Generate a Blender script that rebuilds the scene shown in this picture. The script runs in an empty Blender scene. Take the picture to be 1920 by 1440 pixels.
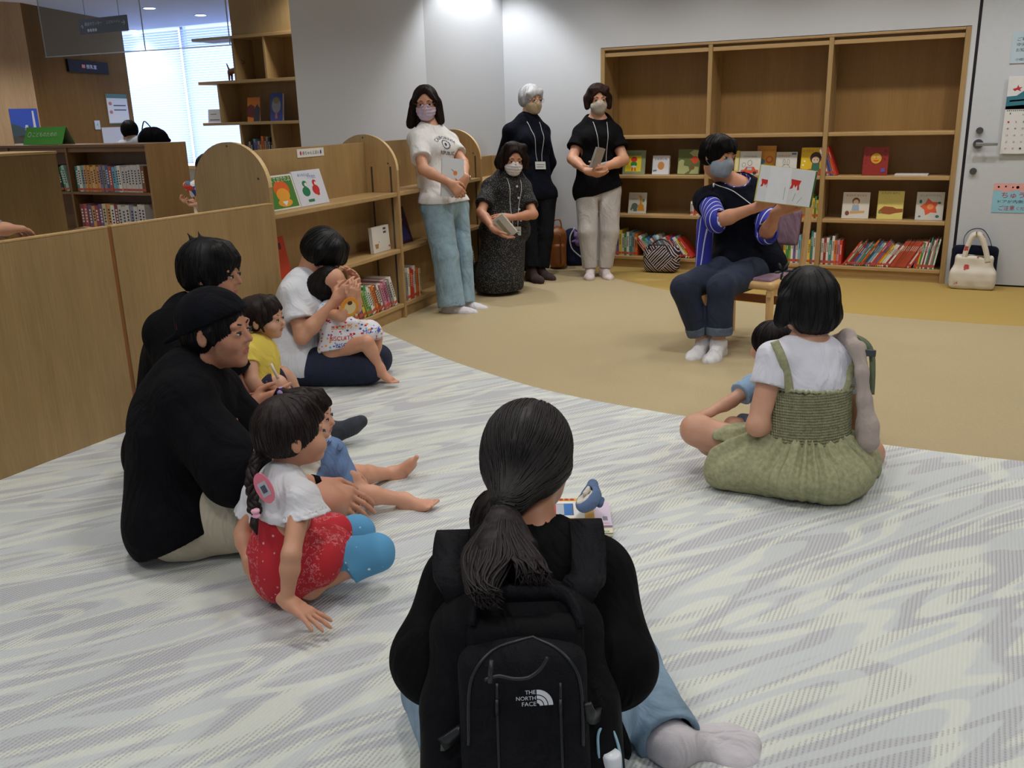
import bpy, bmesh, math, random
import numpy as np
from mathutils import Vector, Matrix
from mathutils.bvhtree import BVHTree

SC = bpy.context.scene
COL = SC.collection

# ------------------------------------------------------------------ camera
F_PX = 1700.0
CAM_H = 1.30
RT = np.array([[0.89328943, 0.10503063, -0.43703839],
               [0.44870441, -0.26553887, 0.85331908],
               [-0.02642604, -0.95836197, -0.28433078]])
cam_data = bpy.data.cameras.new('camera')
cam_data.sensor_width = 36.0
cam_data.lens = F_PX / 1920.0 * 36.0
cam_data.clip_start = 0.05
cam_data.clip_end = 100
cam = bpy.data.objects.new('camera', cam_data)
COL.objects.link(cam)
cam.matrix_world = Matrix(((RT[0][0], -RT[0][1], -RT[0][2], 0.0),
                           (RT[1][0], -RT[1][1], -RT[1][2], 0.0),
                           (RT[2][0], -RT[2][1], -RT[2][2], CAM_H),
                           (0, 0, 0, 1)))
SC.camera = cam

# ------------------------------------------------------------------ world, lights, exposure
world = bpy.data.worlds.new('world')
SC.world = world
world.use_nodes = True
world.node_tree.nodes['Background'].inputs[0].default_value = (0.74, 0.86, 1.0, 1)
world.node_tree.nodes['Background'].inputs[1].default_value = 0.30

SC.view_settings.view_transform = 'Standard'
SC.view_settings.look = 'None'
SC.view_settings.gamma = 1.0
SC.view_settings.exposure = 0.10
SC.view_settings.use_curve_mapping = False
SC.cycles.use_denoising = True
SC.cycles.max_bounces = 6
SC.cycles.diffuse_bounces = 4
SC.cycles.glossy_bounces = 3
SC.cycles.transmission_bounces = 4
SC.cycles.sample_clamp_indirect = 4.0


def spot(x, y, z, energy, size=0.09, angle=130, blend=0.7, color=(1.0, 0.975, 0.945)):
    l = bpy.data.lights.new('downlight_or_fill', 'SPOT')
    l.energy = energy
    l.shadow_soft_size = size
    l.spot_size = math.radians(angle)
    l.spot_blend = blend
    l.color = color
    o = bpy.data.objects.new('downlight_or_fill', l)
    COL.objects.link(o)
    o.location = (x, y, z)
    return o


CEIL = 2.72
for lx in (-2.7, -0.9, 0.9):
    for ly in (0.2, 2.1, 4.0, 5.4):
        spot(lx, ly, CEIL - 0.03, 58 if ly < 5 else 40, 0.16)
for lx in (-2.9, -1.9, -0.9, 0.1, 1.0):
    spot(lx, 6.58, CEIL - 0.03, 36, 0.07)
spot(-3.72, 6.98, CEIL - 0.03, 60, 0.05, 100, 0.5, (0.95, 0.98, 1.0))
for lx, ly in ((-5.6, 2.6), (-5.6, 4.6), (-5.4, 6.8), (-7.8, 4.0), (-7.8, 6.4), (-9.6, 8.8), (-11.7, 9.3), (-11.9, 10.7), (-9.5, 9.8), (-9.3, 7.0)):
    spot(lx, ly, CEIL - 0.03, 110 if lx == -9.3 else 58, 0.12)  # the strongest one is an added fill lamp to brighten the pale timber wall


def at(px, py, d):
    """a point of the room from a pixel of the 1920x1440 photograph and its distance d along the view axis"""
    r = RT @ np.array([px - 960.0, py - 720.0, F_PX])
    return np.array([0, 0, CAM_H]) + r * d / F_PX


def on_floor(px, py, z=0.0):
    r = RT @ np.array([px - 960.0, py - 720.0, F_PX])
    return np.array([0, 0, CAM_H]) + r * (z - CAM_H) / r[2]


def V3(p):
    return Vector((float(p[0]), float(p[1]), float(p[2])))


def A3(*p):
    return np.array(p, dtype=float)


def unit(v):
    v = np.asarray(v, dtype=float)
    return v / (np.linalg.norm(v) + 1e-12)


# ------------------------------------------------------------------ materials
MATS = {}


def srgb(r, g, b):
    def f(c):
        c /= 255.0
        return c / 12.92 if c <= 0.04045 else ((c + 0.055) / 1.055) ** 2.4
    return (f(r), f(g), f(b), 1.0)


def new_mat(name):
    m = bpy.data.materials.new(name)
    m.use_nodes = True
    nt = m.node_tree
    return m, nt, nt.nodes['Principled BSDF']


def N(nt, kind, **kw):
    n = nt.nodes.new(kind)
    for k, v in kw.items():
        if k in n.inputs:
            n.inputs[k].default_value = v
        else:
            setattr(n, k, v)
    return n


def coords(nt, scale=(1, 1, 1), rot=(0, 0, 0), kind='Object'):
    tc = N(nt, 'ShaderNodeTexCoord')
    mp = N(nt, 'ShaderNodeMapping')
    mp.inputs['Scale'].default_value = scale
    mp.inputs['Rotation'].default_value = rot
    nt.links.new(tc.outputs[kind], mp.inputs[0])
    return mp.outputs[0]


def ramp(nt, fac, stops, interp='LINEAR'):
    r = N(nt, 'ShaderNodeValToRGB')
    r.color_ramp.interpolation = interp
    el = r.color_ramp.elements
    while len(el) < len(stops):
        el.new(0.5)
    for e, (p, c) in zip(el, stops):
        e.position = p
        e.color = c
    nt.links.new(fac, r.inputs[0])
    return r.outputs[0]


def bump(nt, b, h, strength=0.3, dist=0.005):
    n = N(nt, 'ShaderNodeBump', Strength=strength, Distance=dist)
    nt.links.new(h, n.inputs['Height'])
    nt.links.new(n.outputs[0], b.inputs['Normal'])


def creases(nt, b, strength=0.55, scale=7.0):
    """soft folds and wrinkles laid over the weave"""
    v = coords(nt, scale=(1, 1, 0.55))
    nz = N(nt, 'ShaderNodeTexNoise', Scale=scale, Detail=3.0, Roughness=0.5, Distortion=1.6)
    nt.links.new(v, nz.inputs['Vector'])
    n = N(nt, 'ShaderNodeBump', Strength=strength, Distance=0.05)
    nt.links.new(nz.outputs[0], n.inputs['Height'])
    old = b.inputs['Normal'].links[0].from_socket
    nt.links.new(old, n.inputs['Normal'])
    nt.links.new(n.outputs[0], b.inputs['Normal'])


def plain(col, rough=0.6, metal=0.0, key=None, emit=None):
    k = key or ('plain', tuple(col), rough, metal)
    if k in MATS:
        return MATS[k]
    m, nt, b = new_mat('painted_surface')
    nz = N(nt, 'ShaderNodeTexNoise', Scale=30.0)
    nt.links.new(coords(nt), nz.inputs['Vector'])
    c = srgb(*col)
    c2 = tuple(x * 0.965 for x in c[:3]) + (1,)
    nt.links.new(ramp(nt, nz.outputs[0], [(0.3, c2), (0.7, c)]), b.inputs['Base Color'])
    b.inputs['Roughness'].default_value = rough
    b.inputs['Metallic'].default_value = metal
    MATS[k] = m
    return m


def fabric(col, var=0.12, weave=900.0, rough=0.9, sheen=0.05, bumpy=0.25, key=None):
    k = ('fabric', tuple(col), var, weave, key)
    if k in MATS:
        return MATS[k]
    m, nt, b = new_mat('woven_fabric')
    v = coords(nt)
    nz = N(nt, 'ShaderNodeTexNoise', Scale=14.0, Detail=5.0)
    nt.links.new(v, nz.inputs['Vector'])
    c = srgb(*col)
    lo = tuple(x * (1 - var) for x in c[:3]) + (1,)
    hi = tuple(min(1, x * (1 + var)) for x in c[:3]) + (1,)
    nt.links.new(ramp(nt, nz.outputs[0], [(0.3, lo), (0.7, hi)]), b.inputs['Base Color'])
    fine = N(nt, 'ShaderNodeTexNoise', Scale=weave * 0.35, Detail=2.0)
    nt.links.new(v, fine.inputs['Vector'])
    bump(nt, b, fine.outputs[0], bumpy, 0.003)
    creases(nt, b)
    b.inputs['Roughness'].default_value = rough
    b.inputs['Specular IOR Level'].default_value = 0.12
    b.inputs['Sheen Weight'].default_value = sheen
    MATS[k] = m
    return m


def denim(col, key=None):
    k = ('denim', tuple(col))
    if k in MATS:
        return MATS[k]
    m, nt, b = new_mat('denim_cloth')
    v = coords(nt)
    nz = N(nt, 'ShaderNodeTexNoise', Scale=7.0, Detail=6.0, Roughness=0.7)
    nt.links.new(v, nz.inputs['Vector'])
    c = srgb(*col)
    lo = tuple(x * 0.72 for x in c[:3]) + (1,)
    hi = tuple(min(1, x * 1.35) for x in c[:3]) + (1,)
    nt.links.new(ramp(nt, nz.outputs[0], [(0.32, lo), (0.68, hi)]), b.inputs['Base Color'])
    w = N(nt, 'ShaderNodeTexWave', Scale=260.0)
    nt.links.new(coords(nt, rot=(0.6, 0.3, 0.8)), w.inputs['Vector'])
    bump(nt, b, w.outputs[0], 0.2, 0.002)
    creases(nt, b, 0.5)
    b.inputs['Roughness'].default_value = 0.85
    MATS[k] = m
    return m


def skin(col=(205, 152, 120), key=None):
    k = ('skin', tuple(col))
    if k in MATS:
        return MATS[k]
    m, nt, b = new_mat('skin')
    nz = N(nt, 'ShaderNodeTexNoise', Scale=18.0, Detail=4.0)
    nt.links.new(coords(nt), nz.inputs['Vector'])
    c = srgb(*col)
    red = (c[0] * 0.96, c[1] * 0.87, c[2] * 0.84, 1)
    nt.links.new(ramp(nt, nz.outputs[0], [(0.35, red), (0.65, c)]), b.inputs['Base Color'])
    b.inputs['Roughness'].default_value = 0.5
    b.inputs['Subsurface Weight'].default_value = 0.12
    b.inputs['Subsurface Radius'].default_value = (0.012, 0.005, 0.003)
    b.inputs['Subsurface Scale'].default_value = 0.6
    MATS[k] = m
    return m


def hairmat(col, shine=0.35):
    k = ('hair', tuple(col))
    if k in MATS:
        return MATS[k]
    m, nt, b = new_mat('hair')
    v = coords(nt, scale=(1, 1, 0.12))
    nz = N(nt, 'ShaderNodeTexNoise', Scale=160.0, Detail=4.0, Roughness=0.6)
    nt.links.new(v, nz.inputs['Vector'])
    c = srgb(*col)
    light = sum(col) > 300
    lo = tuple(x * (0.86 if light else 0.45) for x in c[:3]) + (1,)
    hi = tuple(min(1, x * (1.08 if light else 1.7)) for x in c[:3]) + (1,)
    nt.links.new(ramp(nt, nz.outputs[0], [(0.38, lo), (0.66, hi)]), b.inputs['Base Color'])
    bump(nt, b, nz.outputs[0], 0.1 if light else 0.35, 0.003)
    b.inputs['Roughness'].default_value = 0.5
    b.inputs['Specular IOR Level'].default_value = shine * 0.8
    MATS[k] = m
    return m


def wood(col=(176, 138, 88), axis='Z', key='beech', rough=0.45, dark=0.86):
    """light beech veneer; grain runs along the given axis"""
    k = ('wood', tuple(col), axis)
    if k in MATS:
        return MATS[k]
    m, nt, b = new_mat('beech_veneer')
    sc = {'Z': (1, 1, 0.05), 'X': (0.05, 1, 1), 'Y': (1, 0.05, 1)}[axis]
    v = coords(nt, scale=sc)
    n1 = N(nt, 'ShaderNodeTexNoise', Scale=11.0, Detail=5.0, Roughness=0.6)
    nt.links.new(v, n1.inputs['Vector'])
    n2 = N(nt, 'ShaderNodeTexNoise', Scale=140.0, Detail=3.0)
    nt.links.new(v, n2.inputs['Vector'])
    mx = N(nt, 'ShaderNodeMix')
    mx.data_type = 'FLOAT'
    mx.inputs[0].default_value = 0.45
    nt.links.new(n1.outputs[0], mx.inputs[2])
    nt.links.new(n2.outputs[0], mx.inputs[3])
    c = srgb(*col)
    lo = (c[0] * dark, c[1] * dark * 0.97, c[2] * dark * 0.92, 1)
    hi = tuple(min(1, x * 1.08) for x in c[:3]) + (1,)
    nt.links.new(ramp(nt, mx.outputs[0], [(0.38, lo), (0.62, hi)]), b.inputs['Base Color'])
    b.inputs['Roughness'].default_value = rough
    bump(nt, b, n2.outputs[0], 0.06, 0.002)
    MATS[k] = m
    return m


# ------------------------------------------------------------------ objects
def tag(o, label=None, cat=None, group=None, kind=None):
    if label:
        o['label'] = label
    if cat:
        o['category'] = cat
    if group:
        o['group'] = group
    if kind:
        o['kind'] = kind
    return o


def empty(name, loc, rz=0.0, label=None, cat=None, group=None):
    o = bpy.data.objects.new(name, None)
    COL.objects.link(o)
    o.location = V3(loc)
    o.rotation_euler = (0, 0, rz)
    o.empty_display_size = 0.1
    return tag(o, label, cat, group)


def link(name, me, mats, parent=None, loc=None, world=True):
    """mesh object; vertices are in world space when world is True and a parent empty exists"""
    o = bpy.data.objects.new(name, me)
    COL.objects.link(o)
    for m in (mats if isinstance(mats, (list, tuple)) else [mats]):
        me.materials.append(m)
    if parent is not None:
        o.parent = parent
        if world:
            inv = wmat(parent).inverted()
            me.transform(inv)
    elif loc is not None:
        o.location = V3(loc)
        if world:
            me.transform(Matrix.Translation(-V3(loc)))
    return o


def wmat(o):
    m = Matrix.LocRotScale(o.location, o.rotation_euler, o.scale)
    return wmat(o.parent) @ m if o.parent else m


def copy_tree(o, parent=None):
    c = o.copy()
    COL.objects.link(c)
    if parent is not None:
        c.parent = parent
    for ch in list(o.children):
        copy_tree(ch, c)
    return c


def box_bm(bm, lo, hi, mi=0, M=None, bev=0.0):
    x0, y0, z0 = lo
    x1, y1, z1 = hi
    vs = [bm.verts.new(p) for p in ((x0, y0, z0), (x1, y0, z0), (x1, y1, z0), (x0, y1, z0),
                                    (x0, y0, z1), (x1, y0, z1), (x1, y1, z1), (x0, y1, z1))]
    fs = [bm.faces.new([vs[i] for i in q]) for q in
          ((0, 3, 2, 1), (4, 5, 6, 7), (0, 1, 5, 4), (2, 3, 7, 6), (1, 2, 6, 5), (3, 0, 4, 7))]
    for f in fs:
        f.material_index = mi
    if bev > 0:
        es = list({e for f in fs for e in f.edges})
        r = bmesh.ops.bevel(bm, geom=es, offset=bev, segments=2, affect='EDGES', profile=0.5)
        for f in r['faces']:
            f.material_index = mi
        vs = list({v for f in r['faces'] for v in f.verts} | {v for v in vs if v.is_valid})
    if M is not None:
        bmesh.ops.transform(bm, matrix=M, verts=[v for v in vs if v.is_valid])
    return vs


def bm_obj(name, bm, mats, parent=None, loc=None, world=True, smooth=False):
    me = bpy.data.meshes.new(name)
    bmesh.ops.recalc_face_normals(bm, faces=bm.faces)
    bm.to_mesh(me)
    bm.free()
    if smooth:
        for p in me.polygons:
            p.use_smooth = True
    return link(name, me, mats, parent, loc, world)


def box(name, lo, hi, mat, parent=None, loc=None, bev=0.003, world=True, M=None):
    bm = bmesh.new()
    box_bm(bm, lo, hi, bev=bev, M=M)
    return bm_obj(name, bm, mat, parent, loc, world)


def tube_bm(bm, pts, r, seg=8, mi=0, closed=False):
    pts = [V3(p) for p in pts]
    n = len(pts)
    rs = r if isinstance(r, (list, tuple)) else [r] * n
    rings = []
    ref = None
    for i, p in enumerate(pts):
        if closed:
            t = pts[(i + 1) % n] - pts[i - 1]
        else:
            t = pts[min(i + 1, n - 1)] - pts[max(i - 1, 0)]
        t.normalize()
        if ref is None:
            ref = t.orthogonal().normalized()
        ref = (ref - t * ref.dot(t))
        ref = ref.normalized() if ref.length > 1e-6 else t.orthogonal().normalized()
        b = t.cross(ref)
        rings.append([bm.verts.new(p + (ref * math.cos(a) + b * math.sin(a)) * rs[i])
                      for a in (2 * math.pi * k / seg for k in range(seg))])
    m = n if closed else n - 1
    for i in range(m):
        a, b = rings[i], rings[(i + 1) % n]
        for k in range(seg):
            f = bm.faces.new((a[k], a[(k + 1) % seg], b[(k + 1) % seg], b[k]))
            f.material_index = mi
            f.smooth = True
    if not closed:
        bm.faces.new(rings[0][::-1]).material_index = mi
        bm.faces.new(rings[-1]).material_index = mi


def tube(name, pts, r, mat, parent=None, loc=None, seg=8, closed=False):
    bm = bmesh.new()
    tube_bm(bm, pts, r, seg, closed=closed)
    return bm_obj(name, bm, mat, parent, loc)


def smoothpath(pts, n=6, closed=False):
    """catmull-rom through points"""
    P = [np.asarray(p, float) for p in pts]
    out = []
    m = len(P)
    for i in range(m if closed else m - 1):
        if closed:
            p0, p1, p2, p3 = P[i - 1], P[i], P[(i + 1) % m], P[(i + 2) % m]
        else:
            p0, p1, p2, p3 = P[max(i - 1, 0)], P[i], P[i + 1], P[min(i + 2, m - 1)]
        for k in range(n):
            t = k / n
            out.append(0.5 * ((2 * p1) + (-p0 + p2) * t + (2 * p0 - 5 * p1 + 4 * p2 - p3) * t * t
                              + (-p0 + 3 * p1 - 3 * p2 + p3) * t ** 3))
    if not closed:
        out.append(P[-1])
    return out


def prism_bm(bm, poly, origin, u, v, depth, mi=0):
    """2D polygon (list of (a,b)) on plane origin+a*u+b*v, extruded by depth along u x v"""
    u, v, o = V3(u), V3(v), V3(origin)
    n = u.cross(v).normalized()
    a = [bm.verts.new(o + u * p[0] + v * p[1]) for p in poly]
    b = [bm.verts.new(o + u * p[0] + v * p[1] + n * depth) for p in poly]
    f1 = bm.faces.new(a[::-1])
    f2 = bm.faces.new(b)
    fs = [f1, f2]
    k = len(poly)
    for i in range(k):
        fs.append(bm.faces.new((a[i], a[(i + 1) % k], b[(i + 1) % k], b[i])))
    for f in fs:
        f.material_index = mi
    return fs


def circ(cx, cy, rx, ry=None, n=20, a0=0.0, a1=2 * math.pi, full=True):
    ry = rx if ry is None else ry
    m = n if full else n - 1
    return [(cx + rx * math.cos(a0 + (a1 - a0) * i / m), cy + ry * math.sin(a0 + (a1 - a0) * i / m)) for i in range(n)]


def text_tris(body, size=1.0, spacing=1.0):
    """flat letters -> (list of (x,y), list of faces, width, height)"""
    cu = bpy.data.curves.new('lettering', 'FONT')
    cu.body = body
    cu.size = size
    cu.space_character = spacing
    cu.resolution_u = 3
    o = bpy.data.objects.new('lettering', cu)
    COL.objects.link(o)
    dg = bpy.context.evaluated_depsgraph_get()
    me = bpy.data.meshes.new_from_object(o.evaluated_get(dg))
    vs = [(v.co.x, v.co.y) for v in me.vertices]
    fs = [tuple(p.vertices) for p in me.polygons]
    bpy.data.objects.remove(o)
    bpy.data.curves.remove(cu)
    bpy.data.meshes.remove(me)
    if not vs:
        return [], [], 0, 0
    x0 = min(p[0] for p in vs); x1 = max(p[0] for p in vs)
    y0 = min(p[1] for p in vs); y1 = max(p[1] for p in vs)
    vs = [(p[0] - (x0 + x1) / 2, p[1] - (y0 + y1) / 2) for p in vs]
    return vs, fs, x1 - x0, y1 - y0


def text_bm(bm, body, origin, u, v, width, mi=0, lift=0.0006, height=None, bend=None, bold=False):
    vs, fs, w, h = text_tris(body)
    if not vs:
        return
    s = width / w
    sy = s if height is None else height / h
    u, v, o = unit(u), unit(v), np.asarray(origin, float)
    n = np.cross(u, v)
    for off in ((0, 0), (0.02 * h * s, 0.0), (0, 0.02 * h * s)) if bold else ((0, 0),):
        bvs = []
        for a, b in vs:
            x, y = a * s, b * sy
            if bend:
                ang = x / bend
                x, y = (bend + y) * math.sin(ang), (bend + y) * math.cos(ang) - bend
            bvs.append(bm.verts.new(V3(o + u * (x + off[0]) + v * (y + off[1]) + n * (lift + off[0] * 0.01))))
        for f in fs:
            try:
                bm.faces.new([bvs[i] for i in f]).material_index = mi
            except ValueError:
                pass


# ------------------------------------------------------------------ implicit surfaces for bodies, clothes, bags
class Cone:
    def __init__(s, a, b, ra, rb, k=0.02, fr=None, flat=1.0, fe=False, fs=False, sub=False):
        s.a = np.asarray(a, float); s.b = np.asarray(b, float)
        s.ra, s.rb, s.k, s.flat, s.fe, s.fs, s.sub = ra, rb, k, flat, fe, fs, sub
        s.fr = None if fr is None else unit(fr)

    def bb(s):
        r = max(s.ra, s.rb) * max(1.0, s.flat)
        return np.minimum(s.a, s.b) - r, np.maximum(s.a, s.b) + r

    def d(s, X, Y, Z):
        ab = s.b - s.a
        L2 = float(ab @ ab) + 1e-12
        x, y, z = X - s.a[0], Y - s.a[1], Z - s.a[2]
        tr = (x * ab[0] + y * ab[1] + z * ab[2]) / L2
        t = np.clip(tr, 0, 1)
        x = x - t * ab[0]; y = y - t * ab[1]; z = z - t * ab[2]
        if s.fr is not None and s.flat != 1.0:
            q = (x * s.fr[0] + y * s.fr[1] + z * s.fr[2]) * (1.0 / s.flat - 1.0)
            x = x + q * s.fr[0]; y = y + q * s.fr[1]; z = z + q * s.fr[2]
        r = s.ra + (s.rb - s.ra) * t
        d = np.sqrt(x * x + y * y + z * z) - r
        if s.flat < 1.0:
            d = d * (0.5 + 0.5 * s.flat)
        L = math.sqrt(L2)
        if s.fe:
            d = np.maximum(d, (tr - 1) * L)
        if s.fs:
            d = np.maximum(d, -tr * L)
        return d


class Ell:
    def __init__(s, c, r, ax=None, k=0.02, sub=False):
        s.c = np.asarray(c, float); s.r = np.asarray(r, float)
        s.ax = np.eye(3) if ax is None else np.array([unit(a) for a in ax])
        s.k, s.sub = k, sub

    def bb(s):
        e = np.sqrt(((s.ax * s.r[:, None]) ** 2).sum(0))
        return s.c - e, s.c + e

    def d(s, X, Y, Z):
        x, y, z = X - s.c[0], Y - s.c[1], Z - s.c[2]
        k0 = 0; k1 = 0
        for i in range(3):
            q = x * s.ax[i][0] + y * s.ax[i][1] + z * s.ax[i][2]
            k0 = k0 + (q / s.r[i]) ** 2
            k1 = k1 + (q / s.r[i] ** 2) ** 2
        k0 = np.sqrt(k0); k1 = np.sqrt(k1) + 1e-9
        return k0 * (k0 - 1.0) / k1


class RBox:
    def __init__(s, c, h, ax=None, rad=0.02, k=0.02, sub=False):
        s.c = np.asarray(c, float); s.h = np.asarray(h, float)
        s.ax = np.eye(3) if ax is None else np.array([unit(a) for a in ax])
        s.rad, s.k, s.sub = rad, k, sub

    def bb(s):
        e = (np.abs(s.ax) * s.h[:, None]).sum(0)
        return s.c - e, s.c + e

    def d(s, X, Y, Z):
        x, y, z = X - s.c[0], Y - s.c[1], Z - s.c[2]
        o = 0; mx = None
        for i in range(3):
            q = np.abs(x * s.ax[i][0] + y * s.ax[i][1] + z * s.ax[i][2]) - (s.h[i] - s.rad)
            o = o + np.maximum(q, 0) ** 2
            mx = q if mx is None else np.maximum(mx, q)
        return np.sqrt(o) + np.minimum(mx, 0) - s.rad


class Cut:
    """keeps the side opposite to the normal; local when c, rad are given"""
    def __init__(s, p, n, c=None, rad=None):
        s.p = np.asarray(p, float); s.n = unit(n); s.c = c; s.rad = rad


def wobble(X, Y, Z, freq, seed, aniso=(1, 1, 1)):
    rs = np.random.RandomState(seed)
    out = 0
    for i in range(5):
        kx, ky, kz = rs.normal(size=3) * freq * (0.6 + 0.25 * i) * np.array(aniso)
        out = out + np.sin(X * kx + Y * ky + Z * kz + rs.uniform(0, 6.28)) / (1 + 0.35 * i)
    return out / 3.0


def field_mesh(prims, res=0.006, amp=0.0, freq=30.0, seed=1, aniso=(1, 1, 1), fn=None):
    adds = [p for p in prims if not isinstance(p, Cut) and not p.sub]
    lo = np.min([p.bb()[0] for p in adds], axis=0) - 3 * res - amp
    hi = np.max([p.bb()[1] for p in adds], axis=0) + 3 * res + amp
    n = np.ceil((hi - lo) / res).astype(int) + 1
    gx = (lo[0] + np.arange(n[0]) * res).astype(np.float32)
    gy = (lo[1] + np.arange(n[1]) * res).astype(np.float32)
    gz = (lo[2] + np.arange(n[2]) * res).astype(np.float32)
    D = np.full(tuple(n), 0.5, np.float32)

    def region(l, h):
        i0 = np.clip(np.floor((l - lo) / res).astype(int), 0, n)
        i1 = np.clip(np.ceil((h - lo) / res).astype(int) + 1, 0, n)
        return i0, i1
    for p in prims:
        if isinstance(p, Cut):
            if p.c is None:
                i0, i1 = np.zeros(3, int), n
            else:
                i0, i1 = region(np.asarray(p.c) - p.rad, np.asarray(p.c) + p.rad)
        else:
            l, h = p.bb()
            pad = p.k + 3 * res
            i0, i1 = region(l - pad, h + pad)
        if np.any(i1 <= i0):
            continue
        sl = tuple(slice(a, b) for a, b in zip(i0, i1))
        X, Y, Z = gx[sl[0]][:, None, None], gy[sl[1]][None, :, None], gz[sl[2]][None, None, :]
        cur = D[sl]
        if isinstance(p, Cut):
            d = (X - p.p[0]) * p.n[0] + (Y - p.p[1]) * p.n[1] + (Z - p.p[2]) * p.n[2]
            if p.c is not None:
                q = np.sqrt((X - p.c[0]) ** 2 + (Y - p.c[1]) ** 2 + (Z - p.c[2]) ** 2)
                d = np.where(q < p.rad, d, -1.0)
            D[sl] = np.maximum(cur, d)
            continue
        d = p.d(X, Y, Z).astype(np.float32)
        k = max(p.k, 1e-5)
        if p.sub:
            h_ = np.maximum(k - np.abs(cur + d), 0) / k
            D[sl] = np.maximum(cur, -d) + h_ * h_ * k * 0.25
        else:
            h_ = np.maximum(k - np.abs(cur - d), 0) / k
            D[sl] = np.minimum(cur, d) - h_ * h_ * k * 0.25
    if amp > 0:
        D += amp * wobble(gx[:, None, None], gy[None, :, None], gz[None, None, :], freq, seed, aniso).astype(np.float32)
    if fn is not None:
        D += fn(gx[:, None, None], gy[None, :, None], gz[None, None, :]).astype(np.float32)
    D[0], D[-1] = 0.5, 0.5
    D[:, 0], D[:, -1] = 0.5, 0.5
    D[:, :, 0], D[:, :, -1] = 0.5, 0.5
    # surface nets
    I = D < 0
    c = np.zeros(tuple(n - 1), np.int8)
    for dx in (0, 1):
        for dy in (0, 1):
            for dz in (0, 1):
                c += I[dx:n[0] - 1 + dx, dy:n[1] - 1 + dy, dz:n[2] - 1 + dz]
    act = np.argwhere((c > 0) & (c < 8))
    if len(act) == 0:
        raise RuntimeError('empty field')
    cor = np.array([(0, 0, 0), (1, 0, 0), (0, 1, 0), (1, 1, 0), (0, 0, 1), (1, 0, 1), (0, 1, 1), (1, 1, 1)])
    vals = np.stack([D[act[:, 0] + q[0], act[:, 1] + q[1], act[:, 2] + q[2]] for q in cor], 1)
    acc = np.zeros((len(act), 3), np.float32)
    cnt = np.zeros(len(act), np.float32)
    for e0, e1 in ((0, 1), (2, 3), (4, 5), (6, 7), (0, 2), (1, 3), (4, 6), (5, 7), (0, 4), (1, 5), (2, 6), (3, 7)):
        a, b = vals[:, e0], vals[:, e1]
        m = (a < 0) != (b < 0)
        t = np.where(m, a / np.where(m, a - b, 1), 0)
        acc += np.where(m[:, None], cor[e0] + t[:, None] * (cor[e1] - cor[e0]), 0)
        cnt += m
    verts = lo + (act + acc / cnt[:, None]) * res
    idx = np.full(tuple(n - 1), -1, np.int32)
    idx[act[:, 0], act[:, 1], act[:, 2]] = np.arange(len(act))
    faces = []
    for ax in range(3):
        b1, b2 = (ax + 1) % 3, (ax + 2) % 3
        s0 = [slice(None)] * 3; s1 = [slice(None)] * 3
        s0[ax] = slice(0, -1); s1[ax] = slice(1, None)
        x = np.argwhere(I[tuple(s0)] != I[tuple(s1)])
        x = x[(x[:, b1] > 0) & (x[:, b2] > 0) & (x[:, b1] < n[b1] - 1) & (x[:, b2] < n[b2] - 1)]
        sgn = I[x[:, 0], x[:, 1], x[:, 2]]
        u = np.zeros(3, int); u[b1] = 1
        w = np.zeros(3, int); w[b2] = 1
        q = [x - u - w, x - w, x, x - u]
        q = np.stack([idx[t[:, 0], t[:, 1], t[:, 2]] for t in q], 1)
        q[~sgn] = q[~sgn][:, ::-1]
        faces.append(q)
    faces = np.concatenate(faces)
    faces = faces[(faces >= 0).all(1)]
    return verts, faces


def np_mesh(name, verts, faces, smooth=True):
    me = bpy.data.meshes.new(name)
    me.vertices.add(len(verts))
    me.vertices.foreach_set('co', np.asarray(verts, np.float32).ravel())
    me.loops.add(faces.size)
    me.loops.foreach_set('vertex_index', faces.ravel().astype(np.int32))
    me.polygons.add(len(faces))
    k = faces.shape[1]
    me.polygons.foreach_set('loop_start', np.arange(len(faces), dtype=np.int32) * k)
    me.polygons.foreach_set('loop_total', np.full(len(faces), k, np.int32))
    me.update(calc_edges=True)
    me.validate()
    me.polygons.foreach_set('use_smooth', np.full(len(me.polygons), smooth))
    return me


def relax(verts, faces, it=1, w=0.5):
    v = verts.copy()
    for _ in range(it):
        s = np.zeros_like(v); c = np.zeros(len(v))
        k = faces.shape[1]
        for i in range(k):
            j = (i + 1) % k
            for d in range(3):
                s[:, d] += np.bincount(faces[:, i], v[faces[:, j], d], len(v))
                s[:, d] += np.bincount(faces[:, j], v[faces[:, i], d], len(v))
            c += np.bincount(faces[:, i], minlength=len(v)) + np.bincount(faces[:, j], minlength=len(v))
        v = v * (1 - w) + w * s / np.maximum(c, 1)[:, None]
    return v


def blob(name, prims, mats, parent, res=0.006, amp=0.0, freq=30.0, seed=1, aniso=(1, 1, 1), fn=None, it=1, paint=None):
    v, f = field_mesh(prims, res, amp, freq, seed, aniso, fn)
    if it:
        v = relax(v, f, it)
    me = np_mesh(name, v, f)
    if paint is not None:
        c = v[f].mean(1)
        mi = paint(c).astype(np.int32)
        if len(me.polygons) == len(mi):
            me.polygons.foreach_set('material_index', mi)
    return link(name, me, mats, parent)


def project(vs, target_v, target_f, direction, lift=0.0015):
    bvh = BVHTree.FromPolygons([V3(p) for p in target_v], [tuple(int(i) for i in q) for q in target_f])
    d = V3(unit(direction))
    out = []
    for p in vs:
        q = V3(p)
        h = bvh.ray_cast(q - d * 0.35, d, 0.8)
        out.append(h[0] - d * lift if h[0] is not None else q)
    return out

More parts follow.
